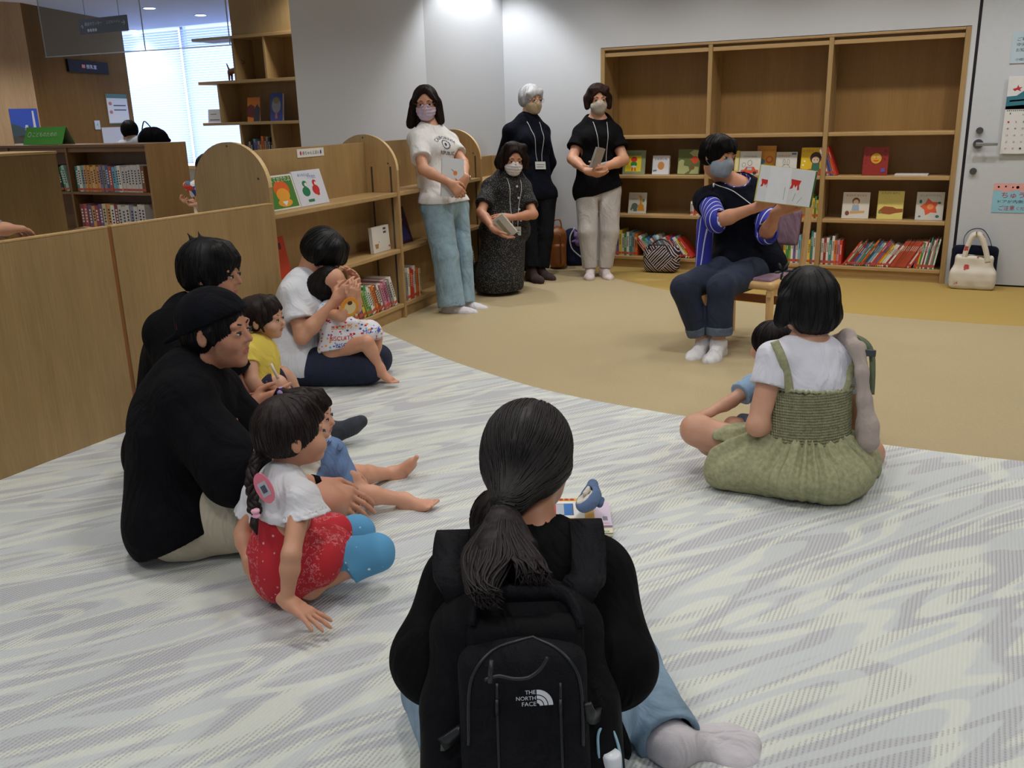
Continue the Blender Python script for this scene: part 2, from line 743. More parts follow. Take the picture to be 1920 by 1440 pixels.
# ================================================================== SETTING
WOOD_Z = wood((170, 140, 94), 'Z')
WOOD_X = wood((182, 150, 102), 'X')
WOOD_Y = wood((182, 150, 102), 'Y')
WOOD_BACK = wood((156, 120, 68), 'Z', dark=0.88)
WOOD_EDGE = wood((205, 170, 116), 'X')
WALLM, nt, b = new_mat('white_wallpaper')
nz = N(nt, 'ShaderNodeTexNoise', Scale=180.0, Detail=3.0)
nt.links.new(coords(nt), nz.inputs['Vector'])
b.inputs['Base Color'].default_value = srgb(206, 208, 212)
b.inputs['Roughness'].default_value = 0.85
bump(nt, b, nz.outputs[0], 0.15, 0.002)


def carpet(name, c_lo, c_hi, rib_rot, rib=55.0, fine=420.0):
    m, nt, b = new_mat(name)
    v = coords(nt, rot=(0, 0, rib_rot))
    w = N(nt, 'ShaderNodeTexWave', Scale=rib, Distortion=1.2, Detail=2.0)
    w.inputs['Detail Scale'].default_value = 6.0
    nt.links.new(v, w.inputs['Vector'])
    nz = N(nt, 'ShaderNodeTexNoise', Scale=fine, Detail=3.0)
    nt.links.new(v, nz.inputs['Vector'])
    mx = N(nt, 'ShaderNodeMix')
    mx.data_type = 'FLOAT'
    mx.inputs[0].default_value = 0.55
    nt.links.new(w.outputs[0], mx.inputs[2])
    nt.links.new(nz.outputs[0], mx.inputs[3])
    nt.links.new(ramp(nt, mx.outputs[0], [(0.3, c_lo), (0.7, c_hi)]), b.inputs['Base Color'])
    b.inputs['Roughness'].default_value = 0.95
    b.inputs['Specular IOR Level'].default_value = 0.1
    bump(nt, b, mx.outputs[0], 0.5, 0.006)
    return m


TAN = carpet('tan_carpet', srgb(158, 141, 108), srgb(199, 182, 146), 0.5)
GOLD = carpet('gold_carpet', srgb(160, 132, 72), srgb(200, 172, 104), 0.5)

# cream carpet: drifting streaks of three tones, fine ribs running along the room
CREAM, nt, b = new_mat('cream_wave_carpet')
rt = coords(nt, rot=(0, 0, math.radians(-54)))
st = N(nt, 'ShaderNodeMapping')
st.inputs['Scale'].default_value = (1.25, 7.0, 1)
nt.links.new(rt, st.inputs[0])
n1 = N(nt, 'ShaderNodeTexNoise', Scale=1.0, Detail=.6, Roughness=.4, Distortion=.45)
nt.links.new(st.outputs[0], n1.inputs['Vector'])
st2 = N(nt, 'ShaderNodeMapping')
st2.inputs['Scale'].default_value = (1.35, 8.0, 1)
st2.inputs['Location'].default_value = (7.3, 2.1, 0)
nt.links.new(rt, st2.inputs[0])
n2 = N(nt, 'ShaderNodeTexNoise', Scale=1.0, Detail=.5, Roughness=.4, Distortion=.5)
nt.links.new(st2.outputs[0], n2.inputs['Vector'])
ONE, ZERO = (1, 1, 1, 1), (0, 0, 0, 1)
cream_m = ramp(nt, n1.outputs[0], [(.385, ZERO), (.40, ONE), (.455, ONE), (.47, ZERO), (.555, ZERO), (.57, ONE), (.625, ONE), (.64, ZERO)])
rib_m = ramp(nt, n2.outputs[0], [(.36, ONE), (.375, ZERO), (.47, ZERO), (.485, ONE), (.57, ONE), (.585, ZERO), (.69, ZERO), (.70, ONE)])
rv = coords(nt)
rib = N(nt, 'ShaderNodeTexWave', Scale=29.0, Distortion=.6, Detail=1.0)
nt.links.new(rv, rib.inputs['Vector'])
tuft = N(nt, 'ShaderNodeTexWave', Scale=34.0, Distortion=2.5, Detail=1.0)
tuft.bands_direction = 'Y'
nt.links.new(rv, tuft.inputs['Vector'])
nz = N(nt, 'ShaderNodeTexNoise', Scale=210.0, Detail=3.0)
nt.links.new(rv, nz.inputs['Vector'])


def mathn(op, a, b_):
    m_ = N(nt, 'ShaderNodeMath', operation=op)
    for k_, q in enumerate((a, b_)):
        if isinstance(q, (int, float)):
            m_.inputs[k_].default_value = q
        else:
            nt.links.new(q, m_.inputs[k_])
    return m_.outputs[0]


dark = ramp(nt, rib.outputs[0], [(.18, ONE), (.55, ZERO)])
dark = mathn('MULTIPLY', dark, mathn('ADD', mathn('MULTIPLY', tuft.outputs[0], .55), .35))
dark = mathn('MULTIPLY', dark, mathn('ADD', nz.outputs[0], .35))
dark = mathn('MULTIPLY', dark, mathn('ADD', mathn('MULTIPLY', rib_m, .62), .10))


def mixc(fac, a, b_):
    m_ = N(nt, 'ShaderNodeMix')
    m_.data_type = 'RGBA'
    for k_, q in ((0, fac), (6, a), (7, b_)):
        if isinstance(q, tuple):
            m_.inputs[k_].default_value = q
        else:
            nt.links.new(q, m_.inputs[k_])
    return m_.outputs[2]


c1_ = mixc(rib_m, srgb(204, 208, 208), srgb(196, 197, 200))
c2_ = mixc(cream_m, c1_, srgb(219, 221, 212))
c3_ = mixc(dark, c2_, srgb(140, 138, 140))
c4_ = mixc(mathn('MULTIPLY', nz.outputs[0], .16), c3_, srgb(168, 172, 174))
nt.links.new(c4_, b.inputs['Base Color'])
b.inputs['Roughness'].default_value = 0.95
b.inputs['Specular IOR Level'].default_value = 0.1
bump(nt, b, mathn('ADD', rib.outputs[0], nz.outputs[0]), 0.35, 0.005)

# floor: one level, three carpets laid edge to edge along two curved seams
rug = [(-6.0, 6.6), (-4.4, 5.45), (-3.8, 5.0), (-3.345, 4.686), (-3.01, 4.476), (-2.64, 4.25), (-2.26, 4.06), (-1.88, 3.90), (-1.556, 3.81),
       (-1.278, 3.765), (-1.03, 3.735), (-0.6, 3.705), (-0.2, 3.69), (0.26, 3.70), (1.0, 3.78), (2.2, 4.05), (5.0, 5.2)]
tan = [(-6.0, 11.0), (-4.5, 9.2), (-3.4, 7.75), (-2.668, 7.021), (-2.479, 6.868), (-2.268, 6.717), (-2.05, 6.575), (-1.65, 6.39), (-1.176, 6.26),
       (-0.646, 6.17), (-0.32, 6.135), (0.0, 6.12), (0.33, 6.13), (1.0, 6.2), (2.2, 6.5), (5.0, 7.6)]
rugc = [tuple(p[:2]) for p in smoothpath([(x, y, 0) for x, y in rug], 5)]
tanc = [tuple(p[:2]) for p in smoothpath([(x, y, 0) for x, y in tan], 5)]


def strip_bm(bm, lower, upper, mi):
    xs = sorted({p[0] for p in lower} | {p[0] for p in upper})
    lx, ly = [p[0] for p in lower], [p[1] for p in lower]
    ux, uy = [p[0] for p in upper], [p[1] for p in upper]
    prev = None
    for x in xs:
        a = bm.verts.new((x, float(np.interp(x, lx, ly)), 0))
        c = bm.verts.new((x, float(np.interp(x, ux, uy)), 0))
        if prev:
            f = bm.faces.new((prev[0], a, c, prev[1]))
            f.material_index = mi
        prev = (a, c)


bm = bmesh.new()
strip_bm(bm, [(-6, -3), (5, -3)], rugc, 0)
strip_bm(bm, rugc, tanc, 1)
strip_bm(bm, tanc, [(-6, 15), (5, 15)], 2)
strip_bm(bm, [(-15, -3), (-6, -3)], [(-15, 15), (-6, 15)], 1)
me = bpy.data.meshes.new('floor')
bm.to_mesh(me)
bm.free()
tag(link('floor', me, [CREAM, TAN, GOLD]), kind='structure')

CEILM = plain((232, 236, 240), 0.9)
tag(box('ceiling', (-15, -3, CEIL), (5, 15, CEIL + 0.1), CEILM, bev=0), kind='structure')

YB = 7.47
bm = bmesh.new()
box_bm(bm, (-3.82, YB, 0), (-2.913, YB + 0.15, CEIL))
box_bm(bm, (-2.913, YB, 1.812), (-0.158, YB + 0.15, CEIL))
box_bm(bm, (-0.158, YB, 0), (-0.125, YB + 0.15, CEIL))
box_bm(bm, (-0.125, YB, 2.15), (0.80, YB + 0.15, CEIL))
box_bm(bm, (0.80, YB, 0), (3.5, YB + 0.15, CEIL))
box_bm(bm, (-2.95, YB + 0.40, 0), (-0.1, YB + 0.46, 1.9))
tag(bm_obj('wall_back', bm, WALLM), kind='structure')
bm = bmesh.new()
prism_bm(bm, [(-3.82, 7.47), (-4.08, 6.6), (-4.08, 4.97), (-4.24, 5.24), (-4.24, 6.66), (-3.98, 7.62), (-3.82, 7.62)],
         (0, 0, 0), (1, 0, 0), (0, 1, 0), CEIL)
tag(bm_obj('wall_left', bm, WALLM), kind='structure')
tag(box('wall_right', (3.5, -3, 0), (3.6, 9, CEIL), WALLM, bev=0), kind='structure')
tag(box('baseboard_left', (-3.83, 7.44, 0), (-2.92, 7.468, 0.06), plain((190, 188, 182), 0.6), bev=0.002), kind='structure')

# door with its hardware
door = empty('door_1', (0.34, YB, 0))
tag(door, kind='structure')
DOORM = plain((204, 208, 214), 0.55)
box('door_leaf', (-0.105, YB + 0.006, 0.012), (0.79, YB + 0.05, 2.14), DOORM, door, bev=0.002)
box('door_gap', (-0.125, YB + 0.02, 0.0), (0.80, YB + 0.06, 2.15), plain((40, 38, 44), 0.8), door, bev=0)
STEEL = plain((176, 176, 178), 0.3, 0.9)
DARKSTEEL = plain((110, 108, 106), 0.35, 0.9)
bm = bmesh.new()
for z_, r_ in ((1.106, 0.024), (0.824, 0.024), (1.014, 0.034)):
    tube_bm(bm, [(-0.036 - (0.012 if z_ < 1 else 0), YB + 0.008, z_), (-0.036 - (0.012 if z_ < 1 else 0), YB - 0.012, z_)], [r_, r_ * 0.92], 24)
bm_obj('lock_rosette', bm, DARKSTEEL, door)
bm = bmesh.new()
tube_bm(bm, [(-0.036, YB, 1.014), (-0.036, YB - 0.045, 1.014)], 0.010, 12)
box_bm(bm, (-0.052, YB - 0.056, 1.002), (0.088, YB - 0.042, 1.026), bev=0.005)
bm_obj('lever_handle', bm, STEEL, door)


# ---- papers on the door
def sheet(name, label, cat, origin, u, v, w, h, art, mats, thick=0.0012, parent=None):
    """flat printed sheet: art is a list of drawing calls on a bmesh"""
    bm = bmesh.new()
    prism_bm(bm, [(0, 0), (w, 0), (w, h), (0, h)], origin, u, v, thick, 0)
    n = np.cross(unit(u), unit(v))
    o = np.asarray(origin, float) + n * thick
    for a in art:
        if a[0] == 'poly':
            prism_bm(bm, a[1], o, u, v, a[3] if len(a) > 3 else 0.0004, a[2])
        elif a[0] == 'text':
            _, body, cx_, cy_, tw, mi = a[:6]
            th = a[6] if len(a) > 6 else None
            text_bm(bm, body, o + unit(u) * cx_ + unit(v) * cy_, u, v, tw, mi, 0.0008, th)
    me = bpy.data.meshes.new(name)
    bm.to_mesh(me)
    bm.free()
    ob = link(name, me, mats, parent, None if parent else origin)
    if label:
        tag(ob, label, cat)
    return ob


PINK = plain((236, 172, 168), 0.7); SKYB = plain((150, 205, 226), 0.7); REDT = plain((190, 40, 60), 0.7)
INK = plain((48, 50, 58), 0.7); PAPER = plain((226, 226, 226), 0.75); PALEBL = plain((190, 210, 222), 0.6)
YEL = plain((232, 196, 62), 0.6); GRN = plain((60, 130, 80), 0.7)
U, W = (1, 0, 0), (0, 0, 1)
oY = YB + 0.004
waves = [(0, 0.15)] + [(0.02 * i, 0.15 + 0.006 * math.sin(i * 1.1)) for i in range(1, 18)] + [(0.36, 0.15), (0.36, 0.205), (0, 0.205)]
sheet('caution_poster', 'pink and light blue caution poster taped low on the white door', 'poster', (0.098, oY, 0.535), U, W, 0.36, 0.205,
      [('poly', waves, 1), ('poly', circ(0.03, 0.18, 0.007), 4), ('poly', circ(0.075, 0.183, 0.006), 5), ('poly', circ(0.12, 0.178, 0.006), 3),
       ('poly', circ(0.15, 0.178, 0.010), 6), ('poly', circ(0.20, 0.182, 0.007), 4),
       ('text', 'ちゅうい', 0.155, 0.122, 0.20, 3, 0.040), ('text', 'ドアが内側から開', 0.165, 0.078, 0.26, 4, 0.022),
       ('text', 'ご注意', 0.095, 0.033, 0.10, 3, 0.034), ('text', 'くださ', 0.195, 0.030, 0.075, 3, 0.022)],
      [SKYB, PINK, PAPER, REDT, INK, GRN, YEL])
sheet('notice_sheet', 'pale blue notice sheet pinned high on the white door', 'notice', (0.100, oY, 1.546), U, W, 0.30, 0.205,
      [('text', 'ご利', 0.06, 0.160, 0.055, 1, 0.024), ('text', '中央', 0.06, 0.125, 0.055, 1, 0.024), ('text', 'お知ら', 0.068, 0.09, 0.075, 1, 0.024),
       ('text', '小田原', 0.07, 0.028, 0.075, 1, 0.018), ('poly', [(0, 0), (0.3, 0), (0.3, 0.004), (0, 0.004)], 2)],
      [PALEBL, INK, plain((150, 110, 110), 0.7)])
art = [('poly', [(0, 0.30), (0.34, 0.30), (0.34, 0.40), (0.26, 0.43), (0.17, 0.435), (0.10, 0.42), (0.06, 0.39), (0.0, 0.385)], 2),
       ('poly', [(0, 0.30), (0.34, 0.30), (0.34, 0.325), (0.22, 0.318), (0.10, 0.328), (0, 0.320)], 3),
       ('poly', [(0.02, 0.35), (0.20, 0.362), (0.30, 0.35), (0.30, 0.358), (0.20, 0.372), (0.02, 0.36)], 6),
       ('poly', [(0.03, 0.435), (0.055, 0.442), (0.062, 0.462), (0.070, 0.444), (0.09, 0.446), (0.075, 0.432), (0.085, 0.418), (0.060, 0.428), (0.045, 0.420)], 4),
       ('text', '1', 0.035, 0.272, 0.006, 5, 0.012), ('text', 'September', 0.155, 0.262, 0.09, 5, 0.010)]
for r_ in range(5):
    for c_ in range(7):
        art.append(('text', str((r_ * 7 + c_) % 30 + 1), 0.03 + 0.046 * c_, 0.215 - 0.045 * r_, 0.012, 4 if c_ == 0 or (r_ + c_) % 4 == 1 else 5, 0.012))
art += [('poly', [(0.012 + 0.012 * i, 0.287), (0.018 + 0.012 * i, 0.287), (0.018 + 0.012 * i, 0.295), (0.012 + 0.012 * i, 0.295)], 5) for i in range(26)]
sheet('wall_calendar', 'wall calendar with a green and blue landscape picture hanging on the door', 'calendar', (0.108, oY - 0.012, 0.946), U, W, 0.34, 0.52,
      art, [PAPER, PAPER, plain((52, 120, 140), 0.7), plain((110, 74, 50), 0.7), REDT, INK, plain((70, 130, 90), 0.7)], 0.010)

# ================================================================== BUILT-IN BOOKCASE
bc = empty('bookcase', (-1.535, 7.63, 0), 0, 'tall beech bookcase with three bays built into the back wall beside the door', 'bookcase')
X0, X1, YF, YD, BH = -2.913, -0.158, 7.462, 7.80, 1.807
PW = 0.036
bm = bmesh.new(); box_bm(bm, (X0, YF, 0), (X0 + PW, YD, BH), bev=0.002); bm_obj('side_panel', bm, WOOD_Z, bc)
bm = bmesh.new(); box_bm(bm, (X1 - PW, YF, 0), (X1, YD, BH), bev=0.002); bm_obj('side_panel', bm, WOOD_Z, bc)
DV = (-1.992, -1.085)
for dx_ in DV:
    box('divider', (dx_ - 0.017, YF + 0.002, 0), (dx_ + 0.017, YD, BH - 0.018), WOOD_Z, bc)
box('top_board', (X0 + PW, YF, BH - 0.018), (X1 - PW, YD, BH), WOOD_X, bc)
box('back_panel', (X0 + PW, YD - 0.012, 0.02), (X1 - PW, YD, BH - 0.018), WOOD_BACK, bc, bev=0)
bays = ((X0 + PW, DV[0] - 0.017), (DV[0] + 0.017, DV[1] - 0.017), (DV[1] + 0.017, X1 - PW))
for a_, b_ in bays:
    box('header_rail', (a_, YF + 0.012, 1.738), (b_, YF + 0.034, 1.768), WOOD_X, bc, bev=0.001)
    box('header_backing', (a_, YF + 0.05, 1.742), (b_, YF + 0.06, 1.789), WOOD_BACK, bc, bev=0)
    for zs in (1.108, 0.786, 0.458):
        box('shelf', (a_, YF + 0.008, zs - 0.028), (b_, YD - 0.012, zs), WOOD_X, bc, bev=0.004)
    box('bottom_shelf', (a_, YF + 0.008, 0.072), (b_, YD - 0.012, 0.098), WOOD_X, bc, bev=0.003)
    box('kickboard', (a_, YF + 0.03, 0.0), (b_, YF + 0.046, 0.072), WOOD_X, bc, bev=0)
    bm = bmesh.new()
    for xs_ in (a_ + 0.002, b_ - 0.005):
        box_bm(bm, (xs_, YF + 0.20, 0.10), (xs_ + 0.003, YF + 0.212, 1.70))
    bm_obj('shelf_track', bm, plain((150, 132, 100), 0.4, 0.3), bc)


# ================================================================== BOOKS
def spine_mat(col):
    return plain(col, 0.45)


BOOKPAGE = plain((214, 206, 188), 0.8)
LABEL_RED = plain((196, 84, 62), 0.6)


def spine_book_mesh(t, d, h, col, band=(0.5, 0.5), col2=None):
    """upright book, spine towards -Y at y=0, x 0..t, z 0..h"""
    bm = bmesh.new()
    box_bm(bm, (0, 0, 0), (t, 0.004, h), 0, bev=0.0012)
    box_bm(bm, (0, 0.002, 0), (0.0018, d, h), 0)
    box_bm(bm, (t - 0.0018, 0.002, 0), (t, d, h), 0)
    box_bm(bm, (0.0018, 0.004, 0.003), (t - 0.0018, d - 0.003, h - 0.003), 1)
    box_bm(bm, (0.0006, -0.0006, 0.012), (t - 0.0006, 0.0, 0.032), 2)
    if t > 0.007:
        z = h * 0.82
        k = 0
        while z > h * 0.34 and k < 7:
            s = t * 0.42
            box_bm(bm, (t / 2 - s / 2, -0.0005, z - s * 0.8), (t / 2 + s / 2, 0, z), 3)
            z -= s * 1.35
            k += 1
    me = bpy.data.meshes.new('picture_book')
    bmesh.ops.recalc_face_normals(bm, faces=bm.faces)
    bm.to_mesh(me)
    bm.free()
    lum = sum(col) / 3
    me.materials.append(spine_mat(col))
    me.materials.append(BOOKPAGE)
    me.materials.append(LABEL_RED)
    me.materials.append(spine_mat(col2 or ((40, 44, 60) if lum > 120 else (226, 222, 210))))
    return me


CNAME = [((232, 230, 222), 'white'), ((226, 196, 70), 'yellow'), ((206, 60, 48), 'red'), ((226, 120, 44), 'orange'), ((64, 140, 84), 'green'),
         ((62, 96, 160), 'blue'), ((120, 176, 200), 'light blue'), ((206, 140, 160), 'pink'), ((120, 96, 150), 'purple'), ((40, 40, 46), 'black'),
         ((128, 84, 52), 'brown'), ((150, 148, 144), 'grey'), ((60, 140, 140), 'teal'), ((214, 190, 150), 'beige'), ((160, 50, 60), 'dark red'),
         ((40, 50, 100), 'navy')]


def cname(c):
    return min(CNAME, key=lambda q: sum((a - b) ** 2 for a, b in zip(q[0], c)))[1]


ORD = ['first', 'second', 'third', 'fourth', 'fifth', 'sixth', 'seventh', 'eighth', 'ninth', 'tenth', 'eleventh', 'twelfth', 'thirteenth',
       'fourteenth', 'fifteenth', 'sixteenth', 'seventeenth', 'eighteenth', 'nineteenth', 'twentieth', 'twenty-first', 'twenty-second',
       'twenty-third', 'twenty-fourth', 'twenty-fifth', 'twenty-sixth', 'twenty-seventh', 'twenty-eighth', 'twenty-ninth', 'thirtieth']


def book_row(cols, x0, x1, z, lean=0.0, h=0.21, y=7.50, d=0.20, where='', group='', hv=0.02, base=None, seed=0):
    """books from x0 to x1; lean in degrees, positive leans the tops to +X. base=(origin,u) places the row on another shelf"""
    rs = random.Random(seed)
    n = len(cols)
    a = math.radians(lean)
    pitch = (x1 - x0) / n
    t = pitch * math.cos(a) * 0.96
    for i, c in enumerate(cols):
        if isinstance(c[0], tuple):
            c, hh = c
        else:
            hh = h + rs.uniform(-hv, hv)
        la = a + rs.uniform(-0.012, 0.012) * (1 if lean else 0.4)
        me = spine_book_mesh(t, d - rs.uniform(0, 0.02), hh, c)
        o = bpy.data.objects.new('picture_book', me)
        COL.objects.link(o)
        x = x0 + pitch * i
        lift = t * math.sin(abs(la)) if la < 0 else t * math.sin(la)
        # tilt about the lower corner that stays on the shelf
        px = x + (t * math.cos(la) if la < 0 else 0)
        Rm = Matrix.Rotation(la, 4, 'Y')
        pos = Vector((x, y + rs.uniform(-0.004, 0.01), z + 0.0008 + (t * math.sin(la) if la > 0 else 0)))
        if base is None:
            o.matrix_world = Matrix.Translation(pos) @ Rm
        else:
            o.matrix_world = base @ Matrix.Translation(pos) @ Rm
        if n <= len(ORD):
            lab = '%s book, %s from left %s' % (cname(c), ORD[i], where)
        else:
            lab = '%s book %s' % (cname(c), where)
        tag(o, lab, 'book', group)


def art_book(label, origin, u, w, h, cover, art, mats, tilt=10.0, thick=0.012, group=None, name='picture_book', open_=0):
    """book standing face out: origin = lower left front corner, leaning back by tilt"""
    u = unit(u)
    back = np.cross(np.array([0, 0, 1.0]), u)
    t = math.radians(tilt)
    v = np.array([0, 0, 1.0]) * math.cos(t) + back * math.sin(t)
    n = np.cross(u, v)               # towards the viewer
    o = np.asarray(origin, float)
    bm = bmesh.new()
    prism_bm(bm, [(0, 0), (w, 0), (w, h), (0, h)], o - n * 0.002, u, v, 0.002, 0)
    prism_bm(bm, [(0.003, 0.003), (w - 0.003, 0.003), (w - 0.003, h - 0.003), (0.003, h - 0.003)], o - n * (thick - 0.002), u, v, thick - 0.004, 1)
    prism_bm(bm, [(0, 0), (w, 0), (w, h), (0, h)], o - n * thick, u, v, 0.002, 0)
    prism_bm(bm, [(0, 0), (0.003, 0), (0.003, h), (0, h)], o - n * thick, u, v, thick, 0)
    for k_, a in enumerate(art):
        lift = 0.0003 + 0.0002 * k_
        if a[0] == 'poly':
            prism_bm(bm, [(p[0] * w, p[1] * h) for p in a[1]], o, u, v, lift, a[2])
        elif a[0] == 'text':
            text_bm(bm, a[1], o + u * a[2] * w + v * a[3] * h, u, v, a[4] * w, a[5], lift + 0.0006, None if len(a) < 7 else a[6] * h)
    me = bpy.data.meshes.new(name)
    bm.to_mesh(me)
    bm.free()
    ob = link(name, me, [plain(cover, 0.45), BOOKPAGE] + [plain(m, 0.5) for m in mats], None, origin)
    tag(ob, label, 'book', group)
    return ob


YS = 7.56
def fo(px0, px1, z, h, label, cover, art, mats, **kw):
    return art_book(label, (px0, YS - 0.02, z + 0.002), (1, 0, 0), px1 - px0, h, cover, art, mats, **kw)


Z2, Z3 = 0.786, 0.458
EL = lambda cx, cy, rx, ry, n=18: circ(cx, cy, rx, ry, n)
fo(-2.745, -2.545, Z2, 0.20, 'olive picture book with a yellow square and a red and green bird', (140, 146, 112),
   [('poly', [(0.12, 0.12), (0.82, 0.12), (0.82, 0.76), (0.12, 0.76)], 2), ('poly', EL(0.5, 0.42, 0.14, 0.12), 3), ('poly', EL(0.5, 0.62, 0.14, 0.11), 4),
    ('poly', EL(0.5, 0.32, 0.11, 0.05), 5), ('poly', [(0.40, 0.14), (0.45, 0.14), (0.47, 0.28), (0.42, 0.28)], 4),
    ('poly', [(0.55, 0.14), (0.60, 0.14), (0.58, 0.28), (0.53, 0.28)], 4), ('text', 'どうぶつえん', 0.5, 0.86, 0.6, 3)],
   [(228, 204, 40), (50, 140, 70), (206, 60, 44), (228, 226, 216)])
fo(-2.480, -2.335, Z2, 0.155, 'small white board book with an orange potato on its cover', (214, 214, 220),
   [('poly', EL(0.52, 0.46, 0.20, 0.22), 2), ('text', 'じゃがいも', 0.5, 0.82, 0.74, 3), ('poly', [(0.06, 0.14), (0.28, 0.17), (0.26, 0.26), (0.04, 0.23)], 4)],
   [(206, 140, 74), (60, 62, 78), (90, 130, 140)], thick=0.03)
fo(-2.262, -2.075, Z2, 0.205, 'green camouflage-patterned picture book with a red bird, left of the reader', (96, 106, 52),
   [('poly', [(0.02, 0.03), (0.32, 0.02), (0.55, 0.16), (0.5, 0.32), (0.28, 0.36), (0.30, 0.56), (0.16, 0.60), (0.04, 0.52)], 2),
    ('poly', [(0.5, 0.85), (0.7, 0.97), (0.97, 0.95), (0.97, 0.7), (0.7, 0.72)], 2), ('poly', [(0.55, 0.03), (0.95, 0.03), (0.97, 0.3), (0.75, 0.32)], 2),
    ('poly', EL(0.78, 0.58, 0.16, 0.15), 3), ('poly', [(0.5, 0.6), (0.66, 0.64), (0.66, 0.56)], 3), ('poly', EL(0.68, 0.28, 0.10, 0.10), 4)],
   [(168, 172, 116), (206, 74, 40), (120, 84, 44)])
bunny = lambda cx, cy, s: [('poly', EL(cx, cy, 0.11 * s, 0.12 * s), 3), ('poly', EL(cx, cy, 0.095 * s, 0.105 * s), 0),
                           ('poly', EL(cx - 0.05 * s, cy + 0.21 * s, 0.04 * s, 0.12 * s), 3), ('poly', EL(cx - 0.05 * s, cy + 0.21 * s, 0.027 * s, 0.105 * s), 0),
                           ('poly', EL(cx + 0.05 * s, cy + 0.21 * s, 0.04 * s, 0.12 * s), 3), ('poly', EL(cx + 0.05 * s, cy + 0.21 * s, 0.027 * s, 0.105 * s), 0)]
fo(-1.790, -1.752, Z2, 0.19, 'thin yellow picture book just behind the seated reader head', (214, 190, 96), [('poly', [(0.2, 0.2), (0.8, 0.2), (0.8, 0.7), (0.2, 0.7)], 2)],
   [(226, 214, 170)])
fo(-1.750, -1.580, Z2, 0.185, 'white picture book with an orange car, behind the seated reader', (214, 214, 208),
   [('poly', EL(0.22, 0.42, 0.09, 0.10), 3), ('poly', EL(0.22, 0.42, 0.075, 0.085), 0), ('poly', EL(0.5, 0.5, 0.11, 0.12), 3), ('poly', EL(0.5, 0.5, 0.095, 0.105), 0),
    ('poly', [(0.08, 0.06), (0.92, 0.06), (0.92, 0.20), (0.78, 0.22), (0.70, 0.34), (0.34, 0.34), (0.26, 0.22), (0.10, 0.20)], 2),
    ('poly', EL(0.25, 0.08, 0.09, 0.07), 3), ('poly', EL(0.75, 0.08, 0.09, 0.07), 3), ('poly', [(0.38, 0.20), (0.62, 0.20), (0.60, 0.31), (0.40, 0.31)], 4),
    ('text', 'のりもの ほんね', 0.5, 0.78, 0.62, 5)],
   [(216, 84, 44), (50, 50, 58), (170, 196, 204), (60, 80, 140)])
art_book('orange pocket-size picture book with a lion, half hidden behind two white books', (-1.625, YS + 0.03, Z2 + 0.002), (1, 0, 0), 0.150, 0.225, (222, 158, 62),
         [('poly', EL(0.68, 0.52, 0.2, 0.13), 3), ('poly', EL(0.68, 0.52, 0.13, 0.08), 0), ('poly', [(0.1, 0.1), (0.5, 0.1), (0.45, 0.5), (0.1, 0.62)], 4),
          ('poly', [(0.3, 0.08), (0.95, 0.08), (0.9, 0.36), (0.4, 0.4)], 5), ('text', 'ポケット', 0.62, 0.84, 0.6, 3)],
         [(0, 0, 0), (214, 90, 36), (92, 150, 190), (232, 180, 60)])
fo(-1.462, -1.300, Z2, 0.178, 'white picture book with a plain outlined animal face, above the open book', (210, 208, 202),
   [('poly', EL(0.5, 0.30, 0.2, 0.16), 3), ('poly', EL(0.5, 0.30, 0.18, 0.145), 0), ('poly', EL(0.40, 0.56, 0.06, 0.13), 3), ('poly', EL(0.40, 0.56, 0.045, 0.115), 0),
    ('poly', EL(0.60, 0.56, 0.06, 0.13), 3), ('poly', EL(0.60, 0.56, 0.045, 0.115), 0), ('poly', EL(0.43, 0.30, 0.018, 0.02), 3), ('poly', EL(0.57, 0.30, 0.018, 0.02), 3),
    ('text', 'えほんの ほん', 0.45, 0.84, 0.62, 2), ('poly', [(0.74, 0.88), (0.95, 0.88), (0.95, 0.95), (0.74, 0.95)], 4)],
   [(206, 110, 90), (70, 70, 80), (70, 110, 170)])
fo(-1.270, -1.106, Z2, 0.21, 'yellow picture book with a dark-haired girl in green, beside the bookcase divider', (232, 192, 30),
   [('poly', [(0, 0), (1, 0), (1, 0.22), (0.7, 0.26), (0.3, 0.20), (0, 0.24)], 2), ('poly', EL(0.68, 0.62, 0.26, 0.22), 3), ('poly', EL(0.68, 0.54, 0.17, 0.13), 4),
    ('poly', [(0.5, 0.12), (0.9, 0.12), (0.86, 0.44), (0.54, 0.44)], 5), ('poly', EL(0.62, 0.55, 0.02, 0.02), 3), ('poly', EL(0.76, 0.55, 0.02, 0.02), 3),
    ('poly', EL(0.18, 0.50, 0.05, 0.03), 6), ('poly', EL(0.12, 0.36, 0.05, 0.03), 6), ('text', 'いくいく', 0.32, 0.88, 0.5, 2)],
   [(200, 70, 40), (66, 34, 36), (226, 196, 170), (60, 110, 90), (236, 234, 220)])
